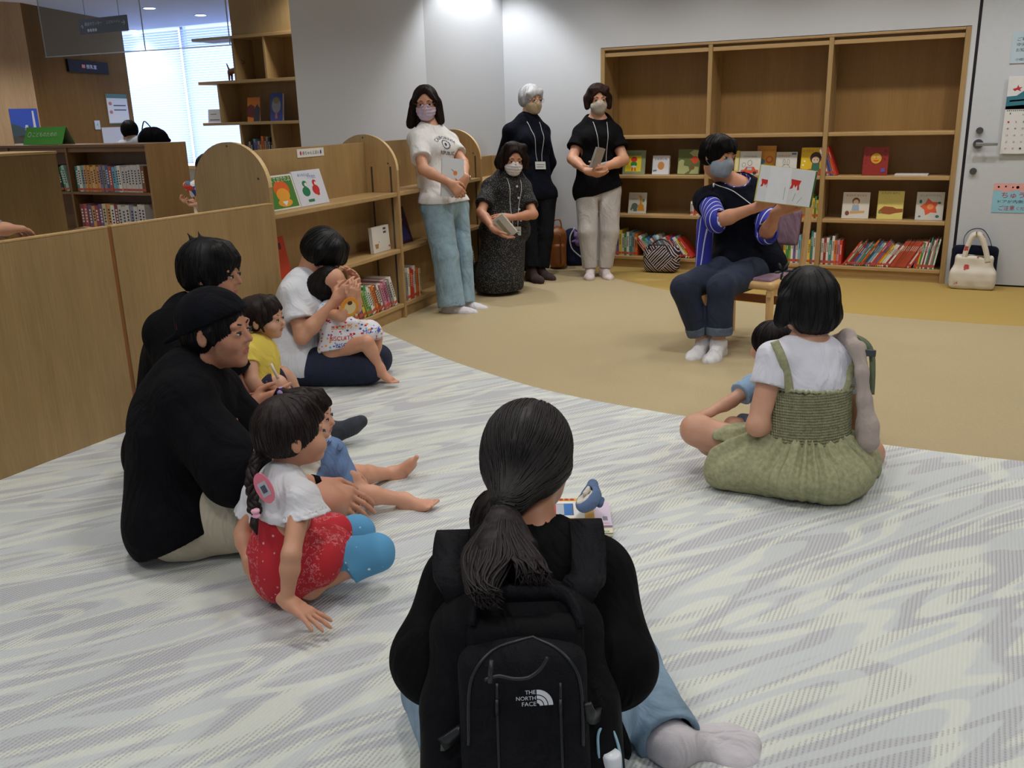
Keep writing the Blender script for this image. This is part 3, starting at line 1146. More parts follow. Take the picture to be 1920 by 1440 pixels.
fo(-0.810, -0.630, Z2, 0.208, 'dark red picture book with a round yellow smiling sun face', (150, 44, 34),
   [('poly', EL(0.52, 0.60, 0.235, 0.205), 3), ('poly', EL(0.52, 0.60, 0.215, 0.188), 2), ('poly', EL(0.44, 0.65, 0.035, 0.03), 4), ('poly', EL(0.60, 0.65, 0.035, 0.03), 4),
    ('poly', EL(0.44, 0.65, 0.015, 0.013), 3), ('poly', EL(0.60, 0.65, 0.015, 0.013), 3), ('poly', EL(0.52, 0.60, 0.03, 0.015), 5),
    ('poly', [(0.40, 0.54), (0.64, 0.54), (0.58, 0.49), (0.46, 0.49)], 5), ('text', 'い', 0.14, 0.84, 0.07, 3), ('text', 'な', 0.14, 0.70, 0.07, 3),
    ('text', 'い', 0.13, 0.56, 0.07, 3), ('text', 'ば', 0.12, 0.43, 0.07, 3), ('text', 'ま', 0.86, 0.86, 0.08, 3), ('text', 'つ', 0.86, 0.72, 0.08, 3),
    ('text', 'た', 0.86, 0.58, 0.08, 3), ('poly', [(0.74, 0.10), (0.90, 0.13), (0.88, 0.26), (0.74, 0.24)], 6)],
   [(222, 164, 40), (60, 20, 16), (226, 220, 200), (206, 90, 40), (90, 90, 170)], tilt=6)
bm = bmesh.new()
box_bm(bm, (-0.575, 7.50, Z2 + 0.001), (-0.345, 7.68, Z2 + 0.012), bev=0.001)
tag(bm_obj('picture_book', bm, [plain((222, 214, 214), 0.5)], loc=(-0.46, 7.59, Z2)), 'thin white picture book lying flat on the second shelf', 'book')
fo(-2.690, -2.530, Z3, 0.176, 'white picture book with a giraffe and an elephant, alone on the third shelf', (216, 212, 204),
   [('poly', [(0.52, 0.12), (0.92, 0.12), (0.86, 0.40), (0.76, 0.46), (0.74, 0.82), (0.60, 0.88), (0.56, 0.80), (0.64, 0.76), (0.64, 0.44), (0.54, 0.40)], 2),
    ('poly', EL(0.36, 0.34, 0.18, 0.16), 3), ('poly', [(0.12, 0.18), (0.2, 0.12), (0.28, 0.3), (0.2, 0.36)], 3), ('poly', EL(0.84, 0.62, 0.07, 0.08), 4),
    ('text', 'よるのえん', 0.28, 0.68, 0.42, 5), ('poly', [(0.3, 0.1), (0.5, 0.1), (0.5, 0.26), (0.3, 0.24)], 3)],
   [(222, 156, 46), (100, 118, 110), (90, 150, 90), (200, 60, 56)])
fo(-0.935, -0.738, Z3, 0.200, 'white picture book with a child holding a tray and a small dog', (218, 212, 200),
   [('poly', EL(0.50, 0.66, 0.14, 0.14), 2), ('poly', EL(0.50, 0.62, 0.10, 0.10), 3), ('poly', [(0.36, 0.30), (0.64, 0.30), (0.62, 0.52), (0.38, 0.52)], 4),
    ('poly', [(0.30, 0.18), (0.84, 0.22), (0.84, 0.30), (0.30, 0.28)], 5), ('poly', EL(0.20, 0.20, 0.08, 0.09), 2), ('text', 'まどから まどから', 0.5, 0.88, 0.74, 6)],
   [(120, 76, 56), (232, 204, 180), (150, 170, 190), (206, 160, 100), (196, 90, 70)])
fo(-0.680, -0.495, Z3, 0.212, 'pale yellow picture book with a long brown dog lying down', (222, 206, 116),
   [('poly', [(0.12, 0.22), (0.06, 0.30), (0.16, 0.38), (0.26, 0.46), (0.60, 0.44), (0.74, 0.38), (0.99, 0.38), (0.99, 0.26), (0.70, 0.22), (0.5, 0.17), (0.24, 0.19)], 2),
    ('poly', EL(0.12, 0.24, 0.07, 0.05), 3), ('text', 'どうぶつ おやこ', 0.48, 0.93, 0.7, 4)],
   [(156, 84, 36), (120, 124, 84), (110, 96, 60)])
star = []
for k_ in range(10):
    rr = 0.36 if k_ % 2 == 0 else 0.22
    aa = math.pi / 2 + k_ * math.pi / 5 + 0.25
    star.append((0.5 + rr * math.cos(aa), 0.47 + rr * 0.9 * math.sin(aa)))
fo(-0.408, -0.218, Z3, 0.208, 'grey-white picture book with a large orange star shape, nearest the door', (206, 204, 196),
   [('poly', star, 2), ('poly', EL(0.52, 0.48, 0.12, 0.10), 3), ('poly', EL(0.16, 0.66, 0.05, 0.07), 4), ('poly', EL(0.84, 0.62, 0.06, 0.04), 4),
    ('poly', EL(0.80, 0.14, 0.07, 0.05), 4), ('poly', EL(0.16, 0.13, 0.05, 0.03), 5), ('text', 'むしのパンやさん', 0.5, 0.88, 0.74, 6)],
   [(222, 92, 52), (238, 150, 90), (40, 110, 100), (50, 110, 160), (110, 110, 110)])

W_, Yw_, R_, O_, G_, B_, LB, PK, PU, BK, BR, GY, TL, BE, DR = [c for c, _ in CNAME[:15]]
book_row([W_, PK, B_, PU, O_, R_], -1.060, -0.985, Z2, lean=-19, h=0.215, where='in the slim leaning books beside the right divider', group='slim leaning books on the second shelf', seed=3)
book_row([W_, O_, W_], -2.125, -2.055, Z3, h=0.115, where='in the small books left of the reader', group='small books on the third shelf', seed=4, hv=0.005)
book_row([O_, R_, O_, Yw_, O_, R_, O_], -1.490, -1.330, Z3, lean=24, h=0.150, where='in the short orange books behind the open book', group='short leaning books on the third shelf', seed=5, hv=0.006)
book_row([Yw_, O_, Yw_, O_, O_, Yw_, Yw_, O_, Yw_, Yw_, G_, Yw_], -1.285, -1.105, Z3, h=0.160, where='in the yellow and orange books left of the divider', group='yellow and orange books on the third shelf', seed=6, hv=0.02)
Z4 = 0.098
book_row([G_, W_, BE, PK, PU, Yw_, W_, G_, W_, TL, GY, O_], -2.872, -2.590, Z4, h=0.20, where='in the upright row at the bottom shelf left end', group='upright books at the left of the bottom shelf', seed=7)
book_row([BE, R_, W_, G_, LB, B_, W_, O_, LB, W_, GY, W_, W_, R_, B_, W_, Yw_, R_], -2.500, -2.085, Z4, lean=-38, h=0.205, where='in the leaning books behind the patterned bag', group='leaning books behind the patterned bag', seed=8)
book_row([W_, R_, W_, PK], -2.060, -1.995 + -0.015, Z4, h=0.21, where='beside the left divider, bottom shelf', group='white books beside the left divider', seed=9)
book_row([W_, PK, O_, Yw_, G_, W_, B_, R_, W_, GY], -1.900, -1.62, Z4, h=0.20, where='in the books behind the reader, bottom shelf', group='books behind the reader', seed=19)
book_row([Yw_, G_, (130, 180, 60), W_, PU, W_, LB, (90, 130, 190), W_, W_, Yw_, (TL, 0.26), (W_, 0.25)], -1.352, -1.106, Z4, h=0.205, where='in the upright books just left of the right divider', group='upright books left of the right divider', seed=10)
book_row([W_, DR, W_, TL, W_, O_, PK, (R_, 0.19)], -1.064, -0.905, Z4, h=0.205, where='in the upright books just right of the divider', group='upright books right of the divider', seed=11)
book_row([R_, W_, BR, DR, B_, GY, TL, O_, BR, B_, LB, W_, R_, PU, O_, Yw_, W_, W_, DR, W_], -0.895, -0.560, Z4, lean=33, h=0.215, hv=0.02, where='in the mixed leaning books in the bottom right bay', group='mixed leaning books in the bottom right bay', seed=12)
book_row([(190, 80, 56)] * 10 + [W_, R_], -0.560, -0.400, Z4, lean=29, h=0.228, hv=0.004, where='in the matching red leaning series', group='matching red series on the bottom shelf', seed=13)
book_row([PU, R_, Yw_, G_, W_, DR, W_, TL, BR, W_, PK, G_, W_], -0.385, -0.240, Z4, lean=9, h=0.215, where='in the last upright books by the door', group='books at the right end of the bottom shelf', seed=14)

# ================================================================== LOW PARTITION OF TWO PANELS
def arch_poly(w, h, r_top, n=14, x0=0.0):
    """panel outline with a round top"""
    p = [(x0, 0), (x0 + w, 0)]
    for k in range(n + 1):
        a = math.pi * k / n
        p.append((x0 + w / 2 + w / 2 * math.cos(a), h - r_top + r_top * math.sin(a)))
    return p


PX = -3.26
for nm, y0_, y1_, lab in (('low_partition', 2.690, 3.700, 'low beech partition panel nearest the arched shelves, behind the seated man without a cap'),
                          ('low_partition', 0.60, 2.668, 'long low beech partition panel at the left edge of the room')):
    p = empty(nm, (PX - 0.02, (y0_ + y1_) / 2, 0), 0, lab, 'partition')
    box('panel', (PX - 0.026, y0_, 0), (PX, y1_, 0.888), WOOD_Z, p, bev=0.001)
    box('top_edge', (PX - 0.028, y0_, 0.888), (PX + 0.001, y1_, 0.897), WOOD_EDGE, p, bev=0.002)
    bm = bmesh.new()
    prism_bm(bm, arch_poly(0.20, 0.892, 0.05, x0=-0.22), (PX, y1_ - 0.001, 0), (1, 0, 0), (0, 0, 1), 0.022)
    bm_obj('rounded_end_panel', bm, WOOD_Z, p)
tag(box('corner_post', (PX - 0.03, 2.668, 0), (PX - 0.004, 2.690, 0.893), wood((150, 96, 48), 'Z'), loc=(PX - 0.02, 2.68, 0)),
    'narrow dark edge strip joining the two partition panels', 'partition post')

# ================================================================== LOW ARCHED BOOKCASES
UA = unit((-0.0918, 0.9958, 0)); NA = unit((0.9958, 0.0918, 0))
LB0 = A3(-3.262, 3.712, 0)


def lf(y, x, z):
    """front plane coordinates of the arched bookcases: y along, x out of the front (negative is inwards), z up"""
    return LB0 + UA * y + NA * x + A3(0, 0, z)


BASE = Matrix(((NA[0], UA[0], 0, LB0[0]), (NA[1], UA[1], 0, LB0[1]), (0, 0, 1, 0), (0, 0, 0, 1)))   # x out, y along
DEPTH = 0.47
ARCHM = wood((182, 150, 102), 'Z')


def arch_panel(y, parent):
    bm = bmesh.new()
    prism_bm(bm, arch_poly(DEPTH, 1.204, DEPTH / 2 * 0.98, 20, -DEPTH), (0, y + 0.028, 0), (1, 0, 0), (0, 0, 1), 0.028)
    bmesh.ops.transform(bm, matrix=BASE, verts=bm.verts)
    o = bm_obj('end_panel', bm, [ARCHM], parent)
    bm = bmesh.new()
    pts = [(p[0], p[1]) for p in arch_poly(DEPTH + 0.002, 1.205, DEPTH / 2 * 0.98, 24, -DEPTH - 0.001)]
    ring = []
    for a, b in pts[2:]:
        ring.append((bm.verts.new((a, y - 0.001, b)), bm.verts.new((a, y + 0.029, b))))
    for i in range(len(ring) - 1):
        bm.faces.new((ring[i][0], ring[i + 1][0], ring[i + 1][1], ring[i][1]))
    bmesh.ops.transform(bm, matrix=BASE, verts=bm.verts)
    bm_obj('edge_banding', bm, [wood((226, 194, 142), 'X')], parent)
    bm = bmesh.new()
    for zz, xx in ((1.185, -0.235), (1.02, -0.06)):
        tube_bm(bm, [(xx, y - 0.002, zz), (xx, y + 0.002, zz)], 0.006, 10)
    bmesh.ops.transform(bm, matrix=BASE, verts=bm.verts)
    bm_obj('bolt_cap', bm, DARKSTEEL, parent)


def lbox(name, lo, hi, mat, parent, bev=0.002):
    bm = bmesh.new()
    box_bm(bm, lo, hi, bev=bev, M=BASE)
    return bm_obj(name, bm, mat, parent)


def arched_unit(y0, y1, first, label):
    p = empty('low_bookcase', lf((y0 + y1) / 2, -DEPTH / 2, 0), 0, label, 'bookcase')
    if first:
        arch_panel(y0 - 0.028, p)
    arch_panel(y1, p)
    lbox('back_board', (-0.245, y0, 0.02), (-0.225, y1, 1.154), WOOD_Z, p)
    lbox('top_shelf', (-0.225, y0, 0.808), (-0.004, y1, 0.835), WOOD_Y, p, 0.004)
    lbox('middle_shelf', (-0.225, y0, 0.440), (-0.004, y1, 0.466), WOOD_Y, p, 0.004)
    lbox('bottom_shelf', (-0.225, y0, 0.072), (-0.004, y1, 0.098), WOOD_Y, p, 0.003)
    lbox('far_shelf', (-DEPTH + 0.01, y0, 0.808), (-0.245, y1, 0.835), WOOD_Y, p, 0.003)
    lbox('kickboard', (-0.040, y0, 0.0), (-0.024, y1, 0.072), WOOD_Y, p, 0)
    for xx in (-0.19, -0.05):
        lbox('shelf_track', (xx, y1 - 0.003, 0.10), (xx + 0.012, y1, 1.00), DARKSTEEL, p, 0)
    return p


LEN = 1.345
arched_unit(0.0, LEN, True, 'low beech bookcase with arched ends beside the kneeling mother in white')
arched_unit(LEN + 0.028, 2 * LEN + 0.028, False, 'low beech bookcase with an arched end behind the woman in the printed white tee')
cc = empty('low_bookcase', lf(3.2, -0.3, 0), 0, 'low beech bookcase without an arch in the far corner behind the white-haired woman', 'bookcase')
y0_ = 2 * LEN + 0.07
lbox('back_board', (-0.30, y0_, 0.0), (-0.275, 3.62, 0.965), WOOD_Z, cc)
lbox('top_board', (-0.275, y0_, 0.770), (-0.02, 3.60, 0.795), WOOD_Y, cc, 0.003)
lbox('lower_shelf', (-0.275, y0_, 0.40), (-0.02, 3.60, 0.425), WOOD_Y, cc, 0.003)
lbox('end_panel', (-0.275, 3.60, 0.0), (-0.02, 3.622, 0.965), WOOD_Z, cc)
SGN = plain((232, 230, 226), 0.6)
o_ = lf(0.575, -0.2235, 1.095)
sheet('shelf_sign', 'small white paper sign stuck on the arched bookcase back board', 'sign', o_, UA, (0, 0, 1), 0.28, 0.048,
      [('text', '赤ちゃんえほん', 0.14, 0.024, 0.18, 1, 0.022), ('poly', EL(0.035, 0.024, 0.008, 0.012), 2), ('poly', EL(0.245, 0.024, 0.008, 0.012), 3)],
      [SGN, INK, REDT, plain((60, 90, 160), 0.6)])


def lbook(label, y, x, z, w, h, cover, art, mats, tilt=16, **kw):
    return art_book(label, lf(y, x, z + 0.002), UA, w, h, cover, art, mats, tilt=tilt, **kw)


lbook('white-edged green picture book with an orange creature on the arched bookcase', 0.10, -0.085, 0.835, 0.27, 0.19, (226, 222, 210),
      [('poly', [(0.05, 0.05), (0.95, 0.05), (0.95, 0.95), (0.05, 0.95)], 2), ('poly', EL(0.52, 0.58, 0.26, 0.26), 3), ('poly', EL(0.52, 0.42, 0.22, 0.20), 4),
       ('poly', EL(0.52, 0.20, 0.24, 0.12), 4), ('poly', [(0.42, 0.24), (0.62, 0.24), (0.52, 0.10)], 5), ('text', 'おててがでたよ', 0.5, 0.88, 0.8, 5)],
      [(70, 128, 48), (222, 96, 30), (232, 160, 50), (230, 228, 220)])
lbook('white picture book with a green and a red bird-like figure on the arched bookcase', 0.372, -0.085, 0.835, 0.29, 0.20, (216, 218, 228),
      [('poly', EL(0.32, 0.40, 0.13, 0.14), 2), ('poly', EL(0.33, 0.62, 0.08, 0.09), 2), ('poly', EL(0.36, 0.60, 0.045, 0.05), 4),
       ('poly', EL(0.66, 0.42, 0.12, 0.14), 3), ('poly', EL(0.67, 0.62, 0.07, 0.09), 3), ('poly', EL(0.70, 0.60, 0.04, 0.05), 4), ('poly', EL(0.70, 0.30, 0.05, 0.05), 3),
       ('poly', [(0.3, 0.10), (0.5, 0.10), (0.5, 0.17), (0.3, 0.17)], 2), ('text', 'おいもさんが', 0.38, 0.88, 0.4, 5), ('text', 'でてきた', 0.62, 0.80, 0.3, 5)],
      [(30, 120, 80), (196, 44, 44), (226, 222, 214), (60, 110, 180)])
lbook('white picture book with a small brown bowl print on the arched bookcase', 1.085, -0.06, 0.466, 0.225, 0.165, (220, 216, 208),
      [('poly', [(0.12, 0.34), (0.34, 0.34), (0.30, 0.16), (0.16, 0.16)], 2), ('poly', EL(0.37, 0.40, 0.02, 0.025), 3), ('poly', [(0.66, 0.84), (0.82, 0.84), (0.82, 0.92), (0.66, 0.92)], 4),
       ('poly', [(0.66, 0.70), (0.82, 0.70), (0.82, 0.78), (0.66, 0.78)], 4), ('poly', [(0.9, 0.12), (0.98, 0.12), (0.98, 0.2), (0.9, 0.2)], 3)],
      [(170, 128, 70), (200, 90, 80), (70, 70, 84)], tilt=3, thick=0.022)
lbook('red picture book leaning at the left end of the middle shelf', 0.03, -0.09, 0.466, 0.20, 0.23, (190, 62, 34),
      [('poly', [(0.2, 0.7), (0.8, 0.7), (0.8, 0.85), (0.2, 0.85)], 2), ('poly', [(0, 0), (0.4, 0), (0.35, 0.4), (0, 0.5)], 3)], [(90, 30, 20), (50, 90, 50)], tilt=10)
lbook('dark plum picture book with a blue shape, in the second arched bookcase', 1.47, -0.10, 0.466, 0.24, 0.25, (66, 30, 54),
      [('poly', [(0.3, 0.1), (0.9, 0.08), (0.8, 0.45), (0.4, 0.5)], 2), ('poly', EL(0.55, 0.65, 0.2, 0.08), 3)], [(60, 60, 130), (150, 140, 120)])
RBASE = BASE @ Matrix(((0, -1, 0, 0), (1, 0, 0, 0), (0, 0, 1, 0), (0, 0, 0, 1)))      # row frame: x along the shelf, y inwards
book_row([R_, DR, TL, O_, Yw_, (150, 160, 90), G_, (110, 180, 110), BE, BR, B_, Yw_, (130, 170, 80), G_, W_, BE, O_, BR, W_, PK, (190, 90, 130), PK, GY, W_], 0.50, 1.290, 0.098, lean=-22,
         h=0.195, hv=0.02, y=0.02, d=0.19, where='in the leaning picture books beside the kneeling mother', group='leaning books on the low arched bookcase', base=RBASE, seed=21)
book_row([W_, GY, W_, Yw_, R_, R_, W_, O_, O_, BE], 1.400, 1.640, 0.098, lean=0, h=0.205, y=0.02, d=0.19,
         where='in the upright row behind the pale blue jeans', group='upright books on the second arched bookcase', base=RBASE, seed=22)
book_row([BE, GY, BR, (90, 90, 80), BE, GY, BR], 2.35, 2.62, 0.098, lean=-14, h=0.20, y=0.02, d=0.19,
         where='in the dim leaning books behind the kneeling woman', group='books on the bottom shelf behind the kneeling woman', base=RBASE, seed=23)

# ================================================================== FAR LIBRARY AREA
BROWNW = wood((108, 80, 42), 'Z', rough=0.9, dark=0.85)
BROWNW.node_tree.nodes['Principled BSDF'].inputs['Specular IOR Level'].default_value = 0.05
PALEW = wood((188, 158, 124), 'Z')
# tall open shelving beyond the white wall
ts = empty('open_shelving', (-6.0, 7.15, 0), 0, 'tall beech open shelving with staggered shelves beyond the white wall', 'shelving')
sy0, sy1 = 6.993, 7.28
for z_, xl in ((2.09, -6.97), (1.69, -6.95), (1.305, -6.95), (0.93, -6.95), (0.55, -6.95)):
    box('shelf', (xl, sy0, z_ - 0.028), (-5.0, sy1, z_), WOOD_X, ts, bev=0.002)
box('upper_back', (-6.47, sy1 - 0.02, 2.09), (-5.0, sy1, CEIL), WOOD_BACK, ts, bev=0)
box('upper_front', (-6.47, sy0 + 0.02, 2.09), (-5.0, sy0 + 0.04, CEIL), WOOD_Z, ts, bev=0)
box('upright', (-6.49, sy0 + 0.02, 1.69), (-6.46, sy1, 2.062), WOOD_Z, ts)
box('upright', (-6.10, sy0 + 0.01, 1.69), (-6.075, sy1, 2.062), WOOD_Z, ts)
box('upright', (-6.72, sy0 + 0.01, 1.305), (-6.695, sy1, 1.662), WOOD_Z, ts)
box('upright', (-6.49, sy0 + 0.01, 0.93), (-6.465, sy1, 1.277), WOOD_Z, ts)
box('upright', (-6.10, sy0 + 0.01, 0.93), (-6.075, sy1, 1.277), WOOD_Z, ts)
box('upright', (-6.49, sy0 + 0.01, 0.0), (-6.465, sy1, 0.902), WOOD_Z, ts)
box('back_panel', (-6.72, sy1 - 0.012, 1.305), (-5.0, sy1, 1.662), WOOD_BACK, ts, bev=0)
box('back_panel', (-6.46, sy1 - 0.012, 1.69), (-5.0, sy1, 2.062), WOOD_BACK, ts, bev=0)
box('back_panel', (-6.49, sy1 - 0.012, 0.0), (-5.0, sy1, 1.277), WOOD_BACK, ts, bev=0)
art_book('orange and dark book standing face out on the far open shelving', (-6.43, 7.06, 1.307), (1, 0, 0), 0.155, 0.225, (214, 122, 30),
         [('poly', [(0, 0.2), (0.5, 0.15), (0.6, 0.6), (0.3, 0.72), (0, 0.62)], 2), ('poly', [(0.5, 0), (1, 0), (1, 0.55), (0.8, 0.72), (0.55, 0.5)], 3)], [(110, 34, 24), (60, 54, 66)], tilt=8)
art_book('blue book with a pale oval figure on the far open shelving', (-6.145, 7.06, 1.307), (1, 0, 0), 0.15, 0.255, (60, 76, 150),
         [('poly', EL(0.5, 0.56, 0.36, 0.28), 2), ('poly', EL(0.5, 0.74, 0.26, 0.12), 3), ('poly', [(0.4, 0.08), (0.6, 0.08), (0.55, 0.34), (0.45, 0.34)], 4)],
         [(150, 150, 160), (140, 126, 90), (190, 110, 100)], tilt=8, thick=0.03)
book_row([(90, 80, 110), BE, BK, LB, PU, BE, BR, O_, BR, GY, BK, (60, 50, 60)], -6.44, -6.11, 0.93, h=0.21, y=7.02, d=0.2, hv=0.03,
         where='on the far open shelving', group='books on the far open shelving', seed=31)
box_o = sheet('paper_sign', 'white paper sign standing on the far shelving beside the blinds', 'sign', (-6.90, 7.02, 1.306), (1, 0, 0), (0, 0.12, 1), 0.17, 0.125,
              [('poly', [(0.02, 0.02), (0.15, 0.02), (0.15, 0.03), (0.02, 0.03)], 1), ('poly', [(0.03, 0.075), (0.11, 0.075), (0.11, 0.082), (0.03, 0.082)], 1)],
              [PAPER, plain((120, 120, 140), 0.7)])
# wooden dog on the shelf
dg = empty('dog_figurine', (-6.57, 7.1, 1.69), 0, 'small brown wooden dog figurine on the far open shelving', 'figurine')
DOGM = wood((140, 92, 52), 'Z', dark=0.8)
blob('body', [Cone((-6.62, 7.1, 1.775), (-6.51, 7.1, 1.79), 0.026, 0.030, 0.02), Cone((-6.51, 7.1, 1.80), (-6.485, 7.1, 1.855), 0.020, 0.018, 0.02),
              Cone((-6.49, 7.1, 1.865), (-6.445, 7.1, 1.855), 0.022, 0.012, 0.015), Cone((-6.50, 7.09, 1.88), (-6.505, 7.085, 1.90), 0.009, 0.004, 0.01),
              Cone((-6.50, 7.11, 1.88), (-6.505, 7.115, 1.90), 0.009, 0.004, 0.01),
              Cone((-6.63, 7.1, 1.79), (-6.655, 7.1, 1.85), 0.009, 0.006, 0.01)] +
     [Cone((x_, y_, 1.77), (x_ - 0.004, y_, 1.697), 0.013, 0.009, 0.012) for x_ in (-6.62, -6.52) for y_ in (7.082, 7.118)], [DOGM], dg, res=0.005)

# walls, window with blinds, ceiling edge glass
bm = bmesh.new()
box_bm(bm, (-15, 10.95, 0), (-13.4, 11.05, CEIL))
box_bm(bm, (-13.4, 10.95, 0), (-3, 11.05, 0.66))
box_bm(bm, (-8.2, 10.95, 0.66), (-3, 11.05, CEIL))
tag(bm_obj('wall_far', bm, WALLM), kind='structure')
WINE, nt, b = new_mat('daylight_sky_glow')
b.inputs['Base Color'].default_value = (0, 0, 0, 1)
b.inputs['Emission Color'].default_value = (0.52, 0.64, 1.0, 1)
b.inputs['Emission Strength'].default_value = 4.6
GLASSM = plain((150, 170, 180), 0.05)
win = empty('window_1', (-10.8, 10.95, 0.66))
tag(win, kind='structure')
box('sky_light', (-13.45, 11.15, 0.6), (-8.1, 11.17, 2.72), WINE, win, bev=0)
for xw in (-13.35, -11.12, -9.60, -8.25):
    box('mullion', (xw - 0.03, 10.97, 0.66), (xw + 0.03, 11.04, CEIL), plain((210, 215, 225), 0.4), win, bev=0)
bm = bmesh.new()
BLM, nt, b = new_mat('blind_slat')
b.inputs['Base Color'].default_value = srgb(226, 232, 244)
b.inputs['Roughness'].default_value = 0.6
b.inputs['Transmission Weight'].default_value = 0.0
tr = N(nt, 'ShaderNodeBsdfTranslucent')
tr.inputs[0].default_value = srgb(205, 216, 246)
ms = N(nt, 'ShaderNodeMixShader')
ms.inputs[0].default_value = 0.55
nt.links.new(b.outputs[0], ms.inputs[1])
nt.links.new(tr.outputs[0], ms.inputs[2])
nt.links.new(ms.outputs[0], nt.nodes['Material Output'].inputs[0])
for xa, xb in ((-13.3, -11.14), (-11.10, -9.62), (-9.58, -8.27)):
    z_ = 0.70
    while z_ < CEIL - 0.04:
        a = bm.verts.new((xa, 10.91, z_)); b1 = bm.verts.new((xb, 10.91, z_))
        c1 = bm.verts.new((xb, 10.935, z_ + 0.034)); d1 = bm.verts.new((xa, 10.935, z_ + 0.034))
        bm.faces.new((a, b1, c1, d1))
        z_ += 0.036
me = bpy.data.meshes.new('blind_slats'); bm.to_mesh(me); bm.free()
link('blind_slats', me, BLM, win)
box('window_sill', (-13.4, 10.75, 0.62), (-8.2, 10.97, 0.67), WOOD_X, win)
# brown timber wall that turns towards the window, pale timber wall at the left
pb0 = at(70, 200, 11.0); pb1 = at(248, 200, 13.2); pl0 = at(-40, 200, 10.6)
def wallstrip(name, a, b_, mat, th=0.08):
    a = A3(a[0], a[1], 0); b_ = A3(b_[0], b_[1], 0)
    u = unit(b_ - a)
    bm = bmesh.new()
    prism_bm(bm, [(0, 0), (float(np.linalg.norm(b_ - a)), 0), (float(np.linalg.norm(b_ - a)), CEIL), (0, CEIL)], a, u, (0, 0, 1), -th)
    return tag(bm_obj(name, bm, mat), kind='structure')
wallstrip('wall_timber', pb0, pb1, BROWNW)
wallstrip('wall_pale_timber', pl0, pb0, PALEW)
ub = unit(A3(pb1[0] - pb0[0], pb1[1] - pb0[1], 0)); nb = np.cross(ub, (0, 0, 1)); up = unit(A3(pb0[0] - pl0[0], pb0[1] - pl0[1], 0)); npl = np.cross(up, (0, 0, 1))


def on_wall(px, py, p0, n, off=0.0):
    r = RT @ np.array([px - 960.0, py - 720.0, F_PX])
    c = np.array([0, 0, CAM_H])
    q = np.array([p0[0], p0[1], 0]) + n * off
    t = (n @ (q - c)) / (n @ r)
    return c + r * t


def wall_sheet(name, label, cat, px0, py0, px1, py1, p0, n, u, art, mats, thick=0.01):
    a = on_wall(px0, py1, p0, n, 0.002); c = on_wall(px1, py1, p0, n, 0.002); t = on_wall(px0, py0, p0, n, 0.002)
    w = abs(float((c - a) @ u)); h = float(t[2] - a[2])
    A = [(q[0], [(x * w, y * h) for x, y in q[1]], q[2]) if q[0] == 'poly' else ('text', q[1], q[2] * w, q[3] * h, q[4] * w, q[5], q[6] * h) for q in art]
    return sheet(name, label, cat, a, u, (0, 0, 1), w, h, A, mats, thick)


wall_sheet('room_sign', 'black sign with white lettering and an orange mark on the brown timber wall', 'sign', 126, 111, 200, 134, pb0, nb, ub,
           [('poly', [(0.32, 0.38), (0.40, 0.38), (0.40, 0.66), (0.32, 0.66)], 2), ('text', '授乳室', 0.56, 0.52, 0.26, 1, 0.34)],
           [plain((20, 18, 20), 0.95), PAPER, plain((206, 96, 50), 0.6)], 0.03)
wall_sheet('wall_notice', 'green-headed notice sheet on the brown timber wall', 'notice', 205, 176, 243, 233, pb0, nb, ub,
           [('poly', [(0, 0.86), (1, 0.86), (1, 1), (0, 1)], 1), ('poly', [(0, 0), (1, 0), (1, 0.04), (0, 0.04)], 1), ('poly', [(0.3, 0.6), (0.9, 0.6), (0.9, 0.64), (0.3, 0.64)], 2),
            ('poly', [(0.3, 0.45), (0.9, 0.45), (0.9, 0.49), (0.3, 0.49)], 2), ('poly', EL(0.15, 0.68, 0.08, 0.06), 3), ('poly', EL(0.15, 0.4, 0.08, 0.06), 3)],
           [plain((190, 186, 170), 0.7), plain((46, 90, 62), 0.7), INK, plain((170, 90, 60), 0.7)])
wall_sheet('pinned_paper', 'large grey paper pinned low on the brown timber wall', 'paper', 194, 239, 232, 272, pb0, nb, ub, [], [plain((170, 166, 156), 0.7)])
wall_sheet('wall_switch', 'grey wall switch plate on the brown timber wall', 'switch', 178, 226, 188, 243, pb0, nb, ub,
           [('poly', EL(0.5, 0.55, 0.15, 0.12), 1)], [plain((160, 160, 150), 0.5), plain((90, 150, 80), 0.5)])
wall_sheet('landscape_poster', 'blue landscape poster of a castle on the pale timber wall', 'poster', 28, 204, 80, 274, pl0, npl, up,
           [('poly', [(0, 0.06), (1, 0.06), (1, 0.50), (0.8, 0.46), (0.62, 0.54), (0.45, 0.46), (0.2, 0.56), (0, 0.6)], 1),
            ('poly', [(0, 0.06), (1, 0.06), (1, 0.26), (0.5, 0.3), (0, 0.24)], 2), ('poly', [(0.78, 0.4), (0.88, 0.4), (0.86, 0.94), (0.80, 0.94)], 3),
            ('poly', [(0.45, 0.42), (0.62, 0.42), (0.58, 0.56), (0.5, 0.56)], 3), ('poly', [(0, 0), (1, 0), (1, 0.06), (0, 0.06)], 3)],
           [plain((52, 84, 190), 0.6), plain((60, 80, 90), 0.7), plain((130, 116, 100), 0.7), plain((200, 206, 220), 0.7)])
